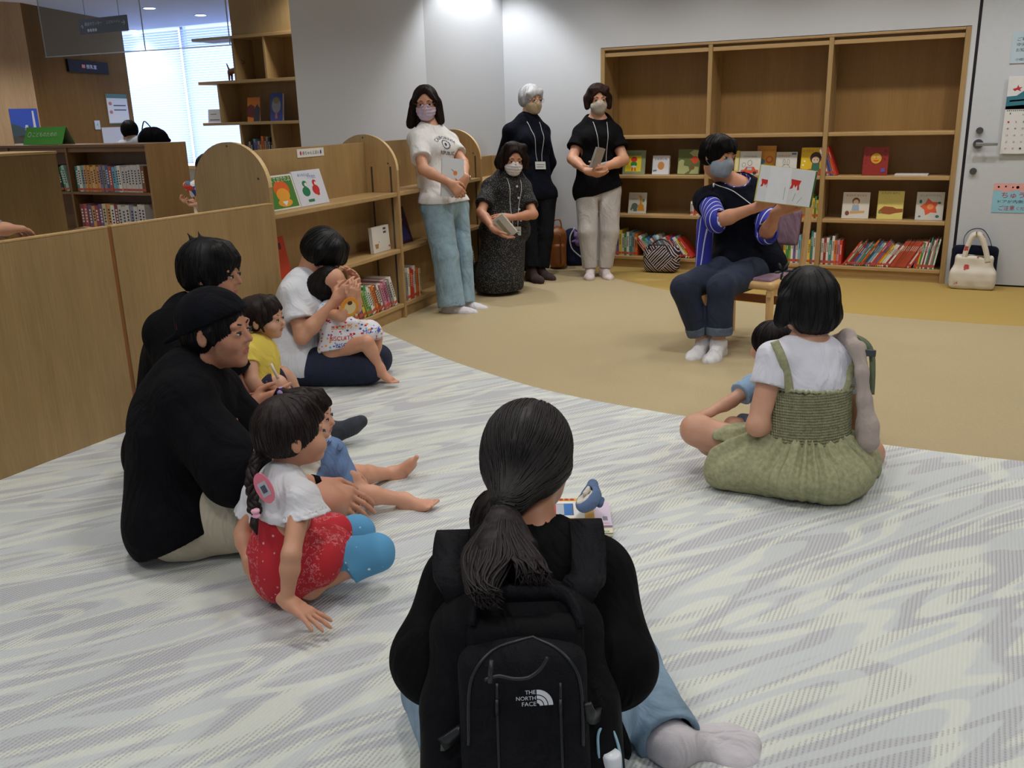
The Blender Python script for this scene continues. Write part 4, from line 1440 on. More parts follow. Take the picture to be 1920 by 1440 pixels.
# hanging glass smoke screen and hanging direction sign
GL, nt, b = new_mat('clear_glass_sheet')
b.inputs['Base Color'].default_value = (0.72, 0.78, 0.84, 1)
b.inputs['Roughness'].default_value = 0.02
tp = N(nt, 'ShaderNodeBsdfTransparent')
tp.inputs[0].default_value = (0.86, 0.90, 0.94, 1)
ms = N(nt, 'ShaderNodeMixShader')
ms.inputs[0].default_value = 0.10
nt.links.new(tp.outputs[0], ms.inputs[1])
nt.links.new(b.outputs[0], ms.inputs[2])
nt.links.new(ms.outputs[0], nt.nodes['Material Output'].inputs[0])
ga, gb = at(87, 107, 7.6), at(432, 66, 6.9)
gz = float(min(ga[2], gb[2]))
g0, g1 = A3(ga[0], ga[1], gz), A3(gb[0], gb[1], gz)
ug = unit(g1 - g0); Lg = float(np.linalg.norm(g1 - g0))
gp = empty('glass_smoke_screen', (g0 + g1) / 2 + A3(0, 0, 0.4), 0, 'clear glass smoke screen hanging from the ceiling over the library aisle', 'glass screen')
bm = bmesh.new(); prism_bm(bm, [(0, 0), (Lg, 0), (Lg, CEIL - gz), (0, CEIL - gz)], g0, ug, (0, 0, 1), 0.008); bm_obj('glass_pane', bm, GL, gp)
bm = bmesh.new(); prism_bm(bm, [(0, -0.005), (Lg, -0.005), (Lg, 0.003), (0, 0.003)], g0 + A3(0, 0, 0), ug, (0, 0, 1), 0.012); bm_obj('bottom_rail', bm, plain((180, 190, 205), 0.35), gp)
bm = bmesh.new()
for t_ in (0.002, Lg * 0.56, Lg - 0.012):
    prism_bm(bm, [(t_, 0), (t_ + 0.004, 0), (t_ + 0.004, CEIL - gz), (t_, CEIL - gz)], g0, ug, (0, 0, 1), 0.009)
bm_obj('joint_strip', bm, plain((170, 180, 190), 0.4), gp)
sa, sb = at(153, 68, 8.6), at(242, 57, 8.3)
us = unit(A3(sb[0] - sa[0], sb[1] - sa[1], 0)); Ws = float(np.linalg.norm((sb - sa)[:2]))
hs = 0.135
hg = empty('hanging_sign', sa, 0, 'dark blue hanging direction sign with white arrows below the ceiling', 'sign')
o_ = A3(sa[0], sa[1], sa[2] + 0.01)
bm = bmesh.new()
prism_bm(bm, [(0, 0), (Ws, 0), (Ws, hs), (0, hs)], o_, us, (0, 0, 1), 0.012, 0)
nn = np.cross(us, (0, 0, 1)); of = o_ + nn * 0.012
text_bm(bm, '総合カウンター', of + us * Ws * 0.31 + A3(0, 0, hs * 0.66), us, (0, 0, 1), Ws * 0.36, 1, 0.002)
text_bm(bm, 'こどもトイレ', of + us * Ws * 0.73 + A3(0, 0, hs * 0.66), us, (0, 0, 1), Ws * 0.28, 1, 0.002)
text_bm(bm, '●●●●', of + us * Ws * 0.27 + A3(0, 0, hs * 0.24), us, (0, 0, 1), Ws * 0.2, 1, 0.002)
text_bm(bm, '↑', of + us * Ws * 0.07 + A3(0, 0, hs * 0.5), us, (0, 0, 1), Ws * 0.05, 1, 0.002)
text_bm(bm, '→', of + us * Ws * 0.93 + A3(0, 0, hs * 0.55), us, (0, 0, 1), Ws * 0.08, 1, 0.002)
me = bpy.data.meshes.new('sign_board'); bm.to_mesh(me); bm.free()
link('sign_board', me, [plain((44, 46, 74), 0.5), plain((200, 206, 220), 0.6)], hg)
for t_ in (0.15, 0.85):
    p_ = o_ + us * Ws * t_ + nn * 0.006
    tube('suspension_wire', [p_ + A3(0, 0, hs), A3(p_[0], p_[1], CEIL)], 0.0025, DARKSTEEL, hg, seg=6)
# ceiling downlights that the photo shows
GLOW, nt, b = new_mat('lamp_glow')
b.inputs['Emission Color'].default_value = (1.0, 0.98, 0.94, 1)
b.inputs['Emission Strength'].default_value = 6.0
whr = {0: 'far left', 1: 'beside the hanging sign', 2: 'nearest the wood shelving', 3: 'above the hanging sign'}
for k_, (px_, py_) in enumerate(((108, 43), (250, 57), (376, 28), (280, 15))):
    r_ = RT @ np.array([px_ - 960.0, py_ - 720.0, F_PX])
    c_ = np.array([0, 0, CAM_H]) + r_ * (CEIL - CAM_H) / r_[2]
    dl = empty('ceiling_downlight', (c_[0], c_[1], CEIL), 0, 'round recessed ceiling downlight, the one ' + whr[k_], 'ceiling light', 'far ceiling downlights')
    bm = bmesh.new(); tube_bm(bm, [(c_[0], c_[1], CEIL + 0.002), (c_[0], c_[1], CEIL - 0.008)], [0.075, 0.07], 24); bm_obj('lamp_disc', bm, GLOW, dl)
    bm = bmesh.new(); tube_bm(bm, [(c_[0], c_[1], CEIL + 0.001), (c_[0], c_[1], CEIL - 0.005)], [0.095, 0.09], 24); bm_obj('trim_ring', bm, plain((200, 206, 212), 0.4), dl)

# dark low bookcase across the aisle
fb = empty('aisle_bookcase', (-7.5, 6.15, 0), 0, 'long low brown bookcase across the aisle with a pale end panel', 'bookcase')
DKW = wood((126, 92, 58), 'X', dark=0.85); DKZ = wood((126, 92, 58), 'Z', dark=0.85)
fx0, fx1, fy0, fy1 = -9.3, -6.62, 5.93, 6.39
box('end_panel', (fx1, fy0, 0), (fx1 + 0.03, fy1, 1.145), wood((158, 124, 78), 'Z'), fb)
box('top_board', (fx0, fy0, 1.118), (fx1, fy1, 1.143), DKW, fb)
box('top_rail', (fx0, fy0 + 0.02, 1.075), (fx1, fy0 + 0.035, 1.118), DKW, fb, bev=0)
box('back_panel', (fx0, fy0 + 0.22, 0.0), (fx1, fy0 + 0.235, 1.118), DKZ, fb, bev=0)
for xd in (-7.66, -8.5, -9.29):
    box('divider', (xd - 0.013, fy0 + 0.004, 0), (xd + 0.013, fy0 + 0.22, 1.118), DKZ, fb)
for zz in (0.715, 0.36):
    box('shelf', (fx0, fy0 + 0.006, zz - 0.025), (fx1, fy0 + 0.22, zz), DKW, fb)
wbk = (206, 200, 196)
OS = (214, 158, 96)
book_row([TL, W_, (120, 160, 176), OS, OS, (220, 176, 110), OS, OS, (136, 124, 150), GY, (70, 96, 150), (180, 80, 70), LB, (150, 184, 200), W_, wbk, wbk, wbk, wbk, wbk, wbk, BR], -7.60, -6.70, 0.715, h=0.235, y=5.95, d=0.19, hv=0.01,
         where='on the middle shelf of the aisle bookcase', group='books on the middle shelf of the aisle bookcase', seed=41)
book_row([(130, 60, 66), (170, 80, 80), (110, 90, 130), OS, (160, 70, 80), (110, 90, 130), BE, OS, W_, (130, 60, 66), wbk, wbk, wbk, (150, 150, 170), wbk, wbk, wbk], -7.60, -6.74, 0.36, h=0.235, y=5.95, d=0.19, hv=0.012,
         where='on the lower shelf of the aisle bookcase', group='books on the lower shelf of the aisle bookcase', seed=42)
book_row([(30, 60, 60), BK, G_, (170, 200, 190)], -7.86, -7.70, 0.715, lean=-10, h=0.24, y=5.95, d=0.19, hv=0.012,
         where='beside the divider of the aisle bookcase', group='green books beside the divider of the aisle bookcase', seed=43)
nb_ = empty('aisle_bookcase', (-5.6, 3.4, 0), 0, 'plain beech back of a low bookcase at the left behind the partition', 'bookcase')
qa = at(105, 288, 5.6)
box('back_panel', (qa[0] - 0.03, 2.0, 0), (qa[0], float(qa[1]), float(qa[2])), wood((150, 120, 74), 'Z'), nb_)
box('top_board', (qa[0] - 0.44, 2.0, float(qa[2])), (qa[0] + 0.006, float(qa[1]) + 0.004, float(qa[2]) + 0.016), WOOD_EDGE, nb_)
box('end_panel', (qa[0] - 0.44, float(qa[1]) - 0.03, 0), (qa[0] - 0.03, float(qa[1]), float(qa[2])), WOOD_Z, nb_)
# green folded desk sign on the dark bookcase, display easel at the left edge
gs0 = A3(-8.33, 6.00, 1.145)
gsn = empty('desk_sign', gs0 + A3(0.28, 0.06, 0), 0, 'bright green folded tent sign on top of the brown aisle bookcase', 'sign')
GRS = plain((78, 160, 60), 0.5)
bm = bmesh.new()
prism_bm(bm, [(0, 0), (0.56, 0), (0.56, 0.175), (0, 0.175)], gs0, (1, 0, 0), (0, 0.40, 0.92), 0.003, 0)
text_bm(bm, 'こどものための', gs0 + A3(0.29, 0.040 - 0.004, 0.095), (1, 0, 0), (0, 0.40, 0.92), 0.34, 1, 0.002)
text_bm(bm, '○', gs0 + A3(0.07, 0.040 - 0.004, 0.095), (1, 0, 0), (0, 0.40, 0.92), 0.05, 1, 0.002)
prism_bm(bm, [(0, 0), (0.56, 0), (0.56, 0.175), (0, 0.175)], gs0 + A3(0, 0.144, 0), (1, 0, 0), (0, -0.40, 0.92), -0.003, 2)
me = bpy.data.meshes.new('sign_card'); bm.to_mesh(me); bm.free()
link('sign_card', me, [GRS, plain((206, 226, 190), 0.6), plain((170, 190, 150), 0.6)], gsn)

# ================================================================== PEOPLE: body, head, hands, clothes
CR = A3(0.8934, 0.4487, 0) / math.hypot(0.8934, 0.4487)
CFW = A3(-CR[1], CR[0], 0)
UP = A3(0, 0, 1)


def facing(deg, pitch=0.0):
    """0 faces the photographer, 90 faces picture right, 180 faces away"""
    a = math.radians(deg)
    v = -CFW * math.cos(a) + CR * math.sin(a)
    p = math.radians(pitch)
    return unit(v * math.cos(p) + UP * math.sin(p))


class Fig:
    """skeleton of one person; lengths scale with s (1 = 1.57 m adult)"""

    def __init__(self, N_, P_, H_, body_f, head_f, head_u=(0, 0, 1), h=0.225, s=1.0, wide=1.0, shw=0.165, hpw=0.085):
        self.N, self.P, self.H = map(np.asarray, (N_, P_, H_))
        self.s, self.h, self.wide = s, h, wide
        self.up = unit(self.N - self.P)
        f = np.asarray(body_f, float)
        self.F = unit(f - self.up * (f @ self.up))
        self.L = np.cross(self.up, self.F)
        fp = unit(A3(f[0], f[1], 0))
        Lp = np.cross(UP, fp)
        self.hf = unit(head_f)
        u = np.asarray(head_u, float)
        self.hu = unit(u - self.hf * (u @ self.hf))
        self.hl = np.cross(self.hu, self.hf)
        self.sh = [self.N - self.up * 0.045 * s + self.L * shw * s * q for q in (1, -1)]
        self.hp = [self.P + Lp * hpw * s * q for q in (1, -1)]
        self.C = self.P + (self.N - self.P) * 0.66
        self.el, self.wr, self.kn, self.an = [None, None], [None, None], [None, None], [None, None]
        self.hands, self.feet = [], []

    def hpnt(self, f, l, u):
        return self.H + self.h * (self.hf * f + self.hl * l + self.hu * u)


def head_prims(g, child=False, mouth=True):
    p, h = g.hpnt, g.h
    ax = (g.hf, g.hl, g.hu)
    E = lambda c, r, k=0.05, sub=False: Ell(p(*c), [q * h for q in r], ax, k * h, sub)
    if child:
        L = [E((-.04, 0, .10), (.44, .39, .40)), E((.10, 0, -.14), (.30, .31, .32), .08), E((.17, 0, -.31), (.19, .20, .15), .08),
             E((.28, 0, -.40), (.07, .08, .06), .08),
             E((.25, .20, -.19), (.15, .13, .14), .08), E((.25, -.20, -.19), (.15, .13, .14), .08)]
        ez = -.04
    else:
        L = [E((-.05, 0, .12), (.43, .345, .37)), E((.10, 0, -.12), (.30, .28, .36), .08), E((.16, 0, -.30), (.21, .205, .17), .08),
             E((.30, 0, -.42), (.075, .085, .065), .08),
             E((.25, .15, -.13), (.13, .11, .13), .06), E((.25, -.15, -.13), (.13, .11, .13), .06)]
        ez = 0.0
    for q in (1, -1):
        L.append(E((.44, .145 * q, ez + .02), (.09, .08, .05), .06, True))
        L.append(E((.335, .145 * q, ez - .005), (.065, .07, .05), .03))
        L.append(E((.345, .14 * q, ez + .10), (.045, .11, .045), .05))
    if child:
        L += [Cone(p(.39, 0, -.06), p(.44, 0, -.15), .02 * h, .045 * h, .05 * h)]
        mz = -.27
    else:
        L += [Cone(p(.375, 0, .05), p(.455, 0, -.10), .03 * h, .045 * h, .04 * h)]
        L += [E((.40, .045 * q, -.12), (.04, .035, .03), .03) for q in (1, -1)]
        mz = -.26
    if mouth:
        L += [E((.385, 0, mz + .018), (.035, .085, .022), .025), E((.375, 0, mz - .022), (.035, .065, .024), .025),
              E((.43, 0, mz), (.04, .09, .007), .01, True)]
    for q in (1, -1):
        L.append(E((-.02, .36 * q if not child else .40 * q, ez - .02), (.075, .035, .125), .03))
        L.append(E((.01, .395 * q if not child else .435 * q, ez - .01), (.040, .028, .075), .02, True))
    return L


def neck_prims(g):
    s = g.s
    return [Cone(g.hpnt(-.10, 0, -.28), g.N - g.up * 0.01 * s, .052 * s, .056 * s, .03 * s)]


def torso_prims(g, inf=0.0, bust=True, belly=1.0, k=0.035):
    s, w = g.s, g.wide
    F, L, up = g.F, g.L, g.up
    out = [Cone(g.hp[0], g.hp[1], (.108 * w + inf) * s, (.108 * w + inf) * s, k * s),
           Cone(g.P + up * .03 * s, g.C, (.135 * w * belly + inf) * s, (.132 * w + inf) * s, k * s, F, .74),
           Cone(g.C, g.N - up * .07 * s, (.142 * w + inf) * s, (.11 * w + inf) * s, k * s, F, .68),
           Cone(g.sh[0], g.sh[1], (.046 + inf) * s, (.046 + inf) * s, k * s)]
    for i in (0, 1):
        out.append(Cone(g.N - up * .005 * s, g.sh[i], (.040 + inf * .6) * s, (.040 + inf) * s, k * s))
    if bust:
        for q in (1, -1):
            out.append(Ell(g.C + F * .075 * s + L * .065 * q * s + up * .0 * s, [(.06 + inf) * s] * 3, None, .05 * s))
    return out


def arm_prims(g, i, inf=0.0, fat=1.0):
    s = g.s
    sh, el, wr = g.sh[i], g.el[i], g.wr[i]
    if el is None:
        return []
    m = el + (wr - el) * .3
    return [Cone(sh, el, (.046 * fat + inf) * s, (.036 * fat + inf) * s, .02 * s), Cone(el, m, (.037 * fat + inf) * s, (.038 * fat + inf) * s, .02 * s),
            Cone(m, wr, (.037 * fat + inf) * s, (.024 * fat + inf) * s, .02 * s)]


def leg_prims(g, i, inf=0.0, fat=1.0, k=.03):
    s = g.s
    hp, kn, an = g.hp[i], g.kn[i], g.an[i]
    if kn is None:
        return []
    m = kn + (an - kn) * .3
    return [Cone(hp, kn, (.085 * fat + inf) * s, (.056 * fat + inf) * s, k * s), Cone(kn, m, (.054 * fat + inf) * s, (.054 * fat + inf) * s, k * s),
            Cone(m, an, (.053 * fat + inf) * s, (.034 * fat + inf) * s, k * s)]


def hand_prims(wr, D, P, left, s=1.0, curl=0.5, spread=0.12, thumb=0.6, fat=1.0, curls=None):
    """wr wrist, D finger direction, P the way the palm faces"""
    D = unit(D)
    P = unit(np.asarray(P, float) - D * (np.asarray(P) @ D))
    T = np.cross(D, P) * (-1 if left else 1)
    wr = np.asarray(wr, float)
    out = []
    kn = []
    for q, (off, ln) in enumerate(((.030, .088), (.010, .092), (-.011, .087), (-.030, .078))):
        k_ = wr + D * ln * s + T * off * s
        kn.append(k_)
        out.append(Cone(wr + D * .012 * s + T * off * .45 * s, k_, .0165 * s * fat, .0125 * s * fat, .014 * s))
    out.append(Cone(wr - D * .02 * s, wr + D * .02 * s, .023 * s * fat, .024 * s * fat, .015 * s))
    lens = ((.040, .025, .019), (.045, .028, .020), (.041, .026, .020), (.032, .020, .018))
    for q in range(4):
        c = curl if curls is None else curls[q]
        a = 0.0
        p = kn[q]
        sp = (1.5 - q) * spread
        d0 = unit(D + T * sp)
        for j, (ln, r0, r1) in enumerate(zip(lens[q], (.0100, .0090, .0082), (.0090, .0082, .0068))):
            a += c * (.9, 1.0, .7)[j]
            d = d0 * math.cos(a) + P * math.sin(a)
            p2 = p + d * ln * s
            out.append(Cone(p, p2, r0 * s * fat, r1 * s * fat, .004 * s))
            p = p2
    b0 = wr + D * .022 * s + T * .020 * s
    d1 = unit(D * .62 + T * (.55 + .35 * thumb) + P * .35)
    b1 = b0 + d1 * .042 * s
    d2 = unit(D * .9 + T * (.35 * thumb) + P * .35)
    b2 = b1 + d2 * .032 * s
    b3 = b2 + unit(D + P * .4 + T * .05) * .024 * s
    out += [Cone(b0, b1, .0185 * s * fat, .0125 * s * fat, .012 * s), Cone(b1, b2, .0115 * s * fat, .0100 * s * fat, .004 * s),
            Cone(b2, b3, .0100 * s * fat, .0082 * s * fat, .004 * s)]
    return out


def foot_prims(an, T, s=1.0, up=UP, bare=False, inf=0.0, left=True, fat=1.0):
    """T toe direction; the sole faces away from up"""
    T = unit(T)
    up = unit(np.asarray(up, float) - T * (np.asarray(up) @ T))
    Sd = np.cross(up, T) * (1 if left else -1)         # outer side
    an = np.asarray(an, float)
    heel = an - up * .050 * s - T * .035 * s
    ball = an - up * .058 * s + T * .115 * s
    f = fat
    out = [Cone(an, heel, (.036 * f + inf) * s, (.032 * f + inf) * s, .03 * s), Cone(an, ball, (.034 * f + inf) * s, (.024 * f + inf) * s, .03 * s),
           Cone(heel, ball, (.030 * f + inf) * s, (.026 * f + inf) * s, .03 * s),
           Cone(ball + Sd * .02 * s - T * .03 * s, ball + Sd * .024 * s + T * .01 * s, (.020 * f + inf) * s, (.018 * f + inf) * s, .02 * s),
           Cone(ball - Sd * .02 * s - T * .03 * s, ball - Sd * .022 * s + T * .02 * s, (.022 * f + inf) * s, (.020 * f + inf) * s, .02 * s)]
    if bare:
        for q in range(5):
            off = (-.034 + .017 * q)
            r = (.0125, .0095, .009, .0085, .008)[q]
            ln = (.060, .058, .052, .044, .034)[q]
            b = ball + Sd * off * s + T * .005 * s - up * .004 * s
            out.append(Cone(b, b + T * ln * s + up * .004 * s, r * 1.1 * s, r * s, .005 * s))
    else:
        out.append(Cone(ball + T * .01 * s, ball + T * .055 * s - up * .002 * s, (.026 * f + inf) * s, (.020 * f + inf) * s, .03 * s))
        out.append(Cone(ball + T * .01 * s - Sd * .016 * s, ball + T * .058 * s - Sd * .012 * s, (.020 * f + inf) * s, (.018 * f + inf) * s, .02 * s))
    return out


def sleeve(g, i, upto=0.6, r0=.070, r1=.075, k=.018, hollow=True):
    """upto: 0..1 along the upper arm, 1..2 along the forearm"""
    s = g.s
    sh, el, wr = g.sh[i], g.el[i], g.wr[i]
    out = []
    if upto <= 1:
        e = sh + (el - sh) * upto
        out.append(Cone(sh, e, r0 * s, r1 * s, k * s, fe=True))
        d = unit(el - sh)
    else:
        e = el + (wr - el) * (upto - 1)
        rm = (r0 + r1) / 2
        out.append(Cone(sh, el, r0 * s, rm * s, k * s))
        out.append(Cone(el, e, rm * s, r1 * s, k * s, fe=True))
        d = unit(wr - el)
    cut = Cone(e - d * .004 * s, e + d * .03 * s, (r1 - .020) * s, (r1 - .014) * s, .002, sub=True, fs=True)
    return out, [cut] if hollow else []


def leg_gap(g, w=.004, top=.10, k=.025):
    """thin slot that keeps two standing trouser legs apart"""
    a = (g.hp[0] + g.hp[1]) / 2 - UP * top * g.s
    b = (g.an[0] + g.an[1]) / 2 - UP * .02
    c = (a + b) / 2
    z = unit(b - a)
    x = unit((g.kn[0] - g.kn[1]) - z * ((g.kn[0] - g.kn[1]) @ z))
    return [RBox(c, (w, .30, float(np.linalg.norm(b - a)) / 2), (x, np.cross(z, x), z), .002, k, True)]


def leggings(g, i, upto=1.0, inf=.016, end=None, k=.022, flare=0.0):
    s = g.s
    hp, kn, an = g.hp[i], g.kn[i], g.an[i]
    e = kn + (an - kn) * upto
    r_end = (.040 + inf + flare) * s if end is None else end * s
    out = [Cone(hp, kn, (.084 + inf) * s, (.052 + inf + flare * .3) * s, k * s), Cone(kn, e, (.052 + inf + flare * .3) * s, r_end, k * s, fe=True)]
    d = unit(an - kn)
    return out, [Cone(e - d * .025 * s, e + d * .02 * s, r_end - .018 * s, r_end - .014 * s, .002, sub=True)]


LIPM = skin((178, 104, 92))
EYEB = plain((26, 20, 20), 0.25)
EYEW = plain((216, 210, 204), 0.35)


def small_ell(bm, c, r, ax, mi=0, seg=12):
    M = Matrix(((ax[0][0] * r[0], ax[1][0] * r[1], ax[2][0] * r[2], c[0]), (ax[0][1] * r[0], ax[1][1] * r[1], ax[2][1] * r[2], c[1]),
                (ax[0][2] * r[0], ax[1][2] * r[1], ax[2][2] * r[2], c[2]), (0, 0, 0, 1)))
    r_ = bmesh.ops.create_uvsphere(bm, u_segments=seg, v_segments=max(6, seg // 2 + 2), radius=1.0, matrix=M)
    fs = {f for v in r_['verts'] for f in v.link_faces}
    for f in fs:
        f.material_index = mi
        f.smooth = True


def face_parts(root, g, child=False, brow=(40, 30, 28), narrow=1.0, lid=0.0):
    ez = -.04 if child else 0.0
    ax = (g.hf, g.hl, g.hu)
    h = g.h
    for q in (1, -1):
        bm = bmesh.new()
        small_ell(bm, g.hpnt(.385, .145 * q, ez - .004), (.026 * h, .052 * h, .018 * h * narrow), ax, 1)
        small_ell(bm, g.hpnt(.402, .142 * q, ez - .004), (.018 * h, .032 * h, .021 * h * narrow), ax, 0)
        small_ell(bm, g.hpnt(.392, .145 * q, ez + .020 * narrow), (.029 * h, .058 * h, .006 * h), ax, 0)
        bm_obj('eye', bm, [EYEB, EYEW], root, smooth=True)
    bm = bmesh.new()
    for q in (1, -1):
        tube_bm(bm, [g.hpnt(.395, .07 * q, ez + .098), g.hpnt(.383, .145 * q, ez + .118), g.hpnt(.325, .22 * q, ez + .10)], [.010 * h, .013 * h, .006 * h], 6)
    bm_obj('eyebrows', bm, [plain(brow, 0.8)], root, smooth=True)


def make_body(root, g, skinm, res=0.006, child=False, arms=True, legs=True, mouth=True, extra=(), fat=1.0, legfat=1.0, bust=True, no_torso=False):
    pr = []
    if not no_torso:
        pr += torso_prims(g, 0.0, bust and not child)
    pr += neck_prims(g)
    for i in (0, 1):
        pr += arm_prims(g, i, fat=fat)
        if legs:
            pr += leg_prims(g, i, fat=legfat)
    pr += head_prims(g, child, mouth)
    for hnd in g.hands:
        pr += hand_prims(**hnd)
    for ft in g.feet:
        pr += foot_prims(**ft)
    pr += list(extra)
    mz = -.27 if child else -.26

    def paint(c):
        q = c - g.H
        f = q @ g.hf / g.h; l = q @ g.hl / g.h; u = q @ g.hu / g.h
        return ((f > .30) & (((l / .085) ** 2 + ((u - mz) / .040) ** 2) < 1)).astype(int)
    return blob('body', pr, [skinm, LIPM], root, res=res, it=1, paint=paint if mouth else None)


def hair_cap(g, thick=.055, face=(.40, 0, -.14), fr=(.30, .29, .36), nape=-.22, child=False, extra=(), fringe=True, cutk=.03, back=1.0):
    """cap of hair around the skull with the face opened, then style pieces"""
    p, h = g.hpnt, g.h
    ax = (g.hf, g.hl, g.hu)
    w = .39 if child else .345
    out = [Ell(p(-.06, 0, .11), [(.43 * back + thick) * h, (w + thick) * h, (.385 + thick) * h], ax, .03 * h)]
    if nape < -.1:
        out.append(Ell(p(-.16, 0, -.05), [(.30 * back + thick) * h, (w - .02 + thick * .8) * h, (-nape + .0) * h], ax, .06 * h))
    out.append(Ell(p(*face), [q * h for q in fr], ax, cutk * h, True))
    out += [q for q in extra]
    return out


def make_hair(root, g, prims, mat, res=0.006, amp=.0010, freq=380, aniso=(1, 1, .12), seed=3, name='hair', it=1, n=260, toward=None):
    o = blob(name, prims, [mat], root, res=res, amp=amp, freq=freq, aniso=aniso, seed=seed, it=it)
    if n:
        comb_strands(root, g, o, mat, n, toward)
    return o


def comb_strands(root, g, ob, mat, n, toward=None):
    """fine locks lying on the hair surface, falling from the crown or gathered towards a tie"""
    M = wmat(ob.parent)
    vs = [M @ v.co for v in ob.data.vertices]
    bvh = BVHTree.FromPolygons(vs, [tuple(p.vertices) for p in ob.data.polygons])
    rs_ = random.Random(len(vs))
    crown = V3(g.hpnt(-.12, 0, .5)); hu = V3(g.hu); h = g.h
    tw = None if toward is None else V3(toward)
    bm = bmesh.new()
    for _ in range(n):
        p = Vector(vs[rs_.randrange(len(vs))])
        if tw is None and (p - V3(g.H)).dot(hu) < -.18 * h:
            continue
        pts = []
        jit = Vector([rs_.uniform(-.25, .25) for _ in range(3)])
        for k in range(9):
            loc, nor, _i, _d = bvh.find_nearest(p)
            if loc is None:
                break
            pts.append(np.array(loc + nor * (.0007 if 0 < k < 8 else -.001)))
            if tw is None:
                out = p - crown
                out -= hu * out.dot(hu)
                f = -hu * 1.0 + (out.normalized() if out.length > 1e-5 else Vector()) * max(0, .9 - out.length / h) + jit * .5
            else:
                f = (tw - p).normalized() + jit * .15
            f -= nor * f.dot(nor)
            if f.length < 1e-4 or (tw is not None and (tw - p).length < .02):
                break
            p = loc + f.normalized() * .062 * h
        if len(pts) > 4:
            m_ = len(pts)
            tube_bm(bm, pts, [.0003] + [.0016 * (h / .22)] * (m_ - 2) + [.0003], 4)
    bm_obj('hair_strands', bm, [mat], root, smooth=True)


def mask_part(root, g, mat, kn=False, res=0.005):
    """pleated or folded face mask with ear loops"""
    p, h = g.hpnt, g.h
    ax = (g.hf, g.hl, g.hu)
    E = lambda c, r, k=0.05, sub=False: Ell(p(*c), [q * h for q in r], ax, k * h, sub)
    pr = [E((.13, 0, -.20), (.34, .31, .30), .05), E((.26, 0, -.12), (.22, .13, .13), .1), E((.24, 0, -.38), (.17, .18, .13), .1)]
    pr += [Cut(p(0, 0, .005), g.hu * 1.0 - g.hf * .12), Cut(p(.13, 0, 0), -g.hf + g.hu * 0.25), Cut(p(0, 0, -.50), -g.hu)]
    fn = None
    if kn == 'pleat':
        H, hu = g.H, g.hu
        fn = lambda X, Y, Z: .0018 * np.sin(((X - H[0]) * hu[0] + (Y - H[1]) * hu[1] + (Z - H[2]) * hu[2]) / h * 62)
    o = blob('face_mask', pr, [mat], root, res=res, fn=fn, it=1)
    bm = bmesh.new()
    for q in (1, -1):
        tube_bm(bm, smoothpath([p(.20, .285 * q, -.06), p(.05, .345 * q, -.02), p(-.07, .375 * q, .02), p(-.08, .37 * q, -.08), p(.02, .33 * q, -.20), p(.17, .26 * q, -.30)], 4), .0014, 5)
    bm_obj('ear_loops', bm, [mat], o, smooth=True)
    return o


def glasses(root, g, col=(120, 90, 80)):
    p, h = g.hpnt, g.h
    bm = bmesh.new()
    for q in (1, -1):
        ring = [p(.455, .145 * q + .105 * math.cos(t), -.005 + .072 * math.sin(t)) for t in (2 * math.pi * k / 18 for k in range(18))]
        tube_bm(bm, ring, .0013, 5, closed=True)
        tube_bm(bm, [p(.45, .25 * q, .02), p(.2, .36 * q, .03), p(-.06, .40 * q, .02)], .0014, 5)
    tube_bm(bm, [p(.46, .04, .01), p(.47, 0, .02), p(.46, -.04, .01)], .0013, 5)
    bm_obj('eyeglasses', bm, [plain(col, .3, .5)], root, smooth=True)


def ribbon_bm(bm, pts, w_dir, w, t=.002, mi=0):
    """flat strap along a path; w_dir gives the width direction (one vector or one per point)"""
    pts = [np.asarray(p, float) for p in pts]
    n = len(pts)
    ws = [unit(w_dir)] * n if np.ndim(w_dir[0]) == 0 else [unit(q) for q in w_dir]
    rows = []
    for i, p in enumerate(pts):
        tg = unit(pts[min(i + 1, n - 1)] - pts[max(i - 1, 0)])
        wd = unit(ws[i] - tg * (ws[i] @ tg))
        nn = np.cross(tg, wd)
        rows.append([bm.verts.new(V3(p + wd * a * w / 2 + nn * b * t / 2)) for a, b in ((-1, -1), (1, -1), (1, 1), (-1, 1))])
    for i in range(n - 1):
        for k in range(4):
            f = bm.faces.new((rows[i][k], rows[i][(k + 1) % 4], rows[i + 1][(k + 1) % 4], rows[i + 1][k]))
            f.material_index = mi
            f.smooth = True
    bm.faces.new(rows[0][::-1]).material_index = mi
    bm.faces.new(rows[-1]).material_index = mi


def on_cloth(ob, pts, direction, lift=.003, arr=None):
    """drop points on a garment along a direction (world space)"""
    M = wmat(ob.parent)
    vs = [M @ v.co for v in ob.data.vertices]
    fs = [tuple(p.vertices) for p in ob.data.polygons]
    bvh = BVHTree.FromPolygons(vs, fs)
    d = V3(unit(direction))
    out = []
    for p in pts:
        h = bvh.ray_cast(V3(p) - d * .30, d, .9)
        out.append(np.array(h[0] - d * lift) if h[0] is not None else np.asarray(p, float))
    return out


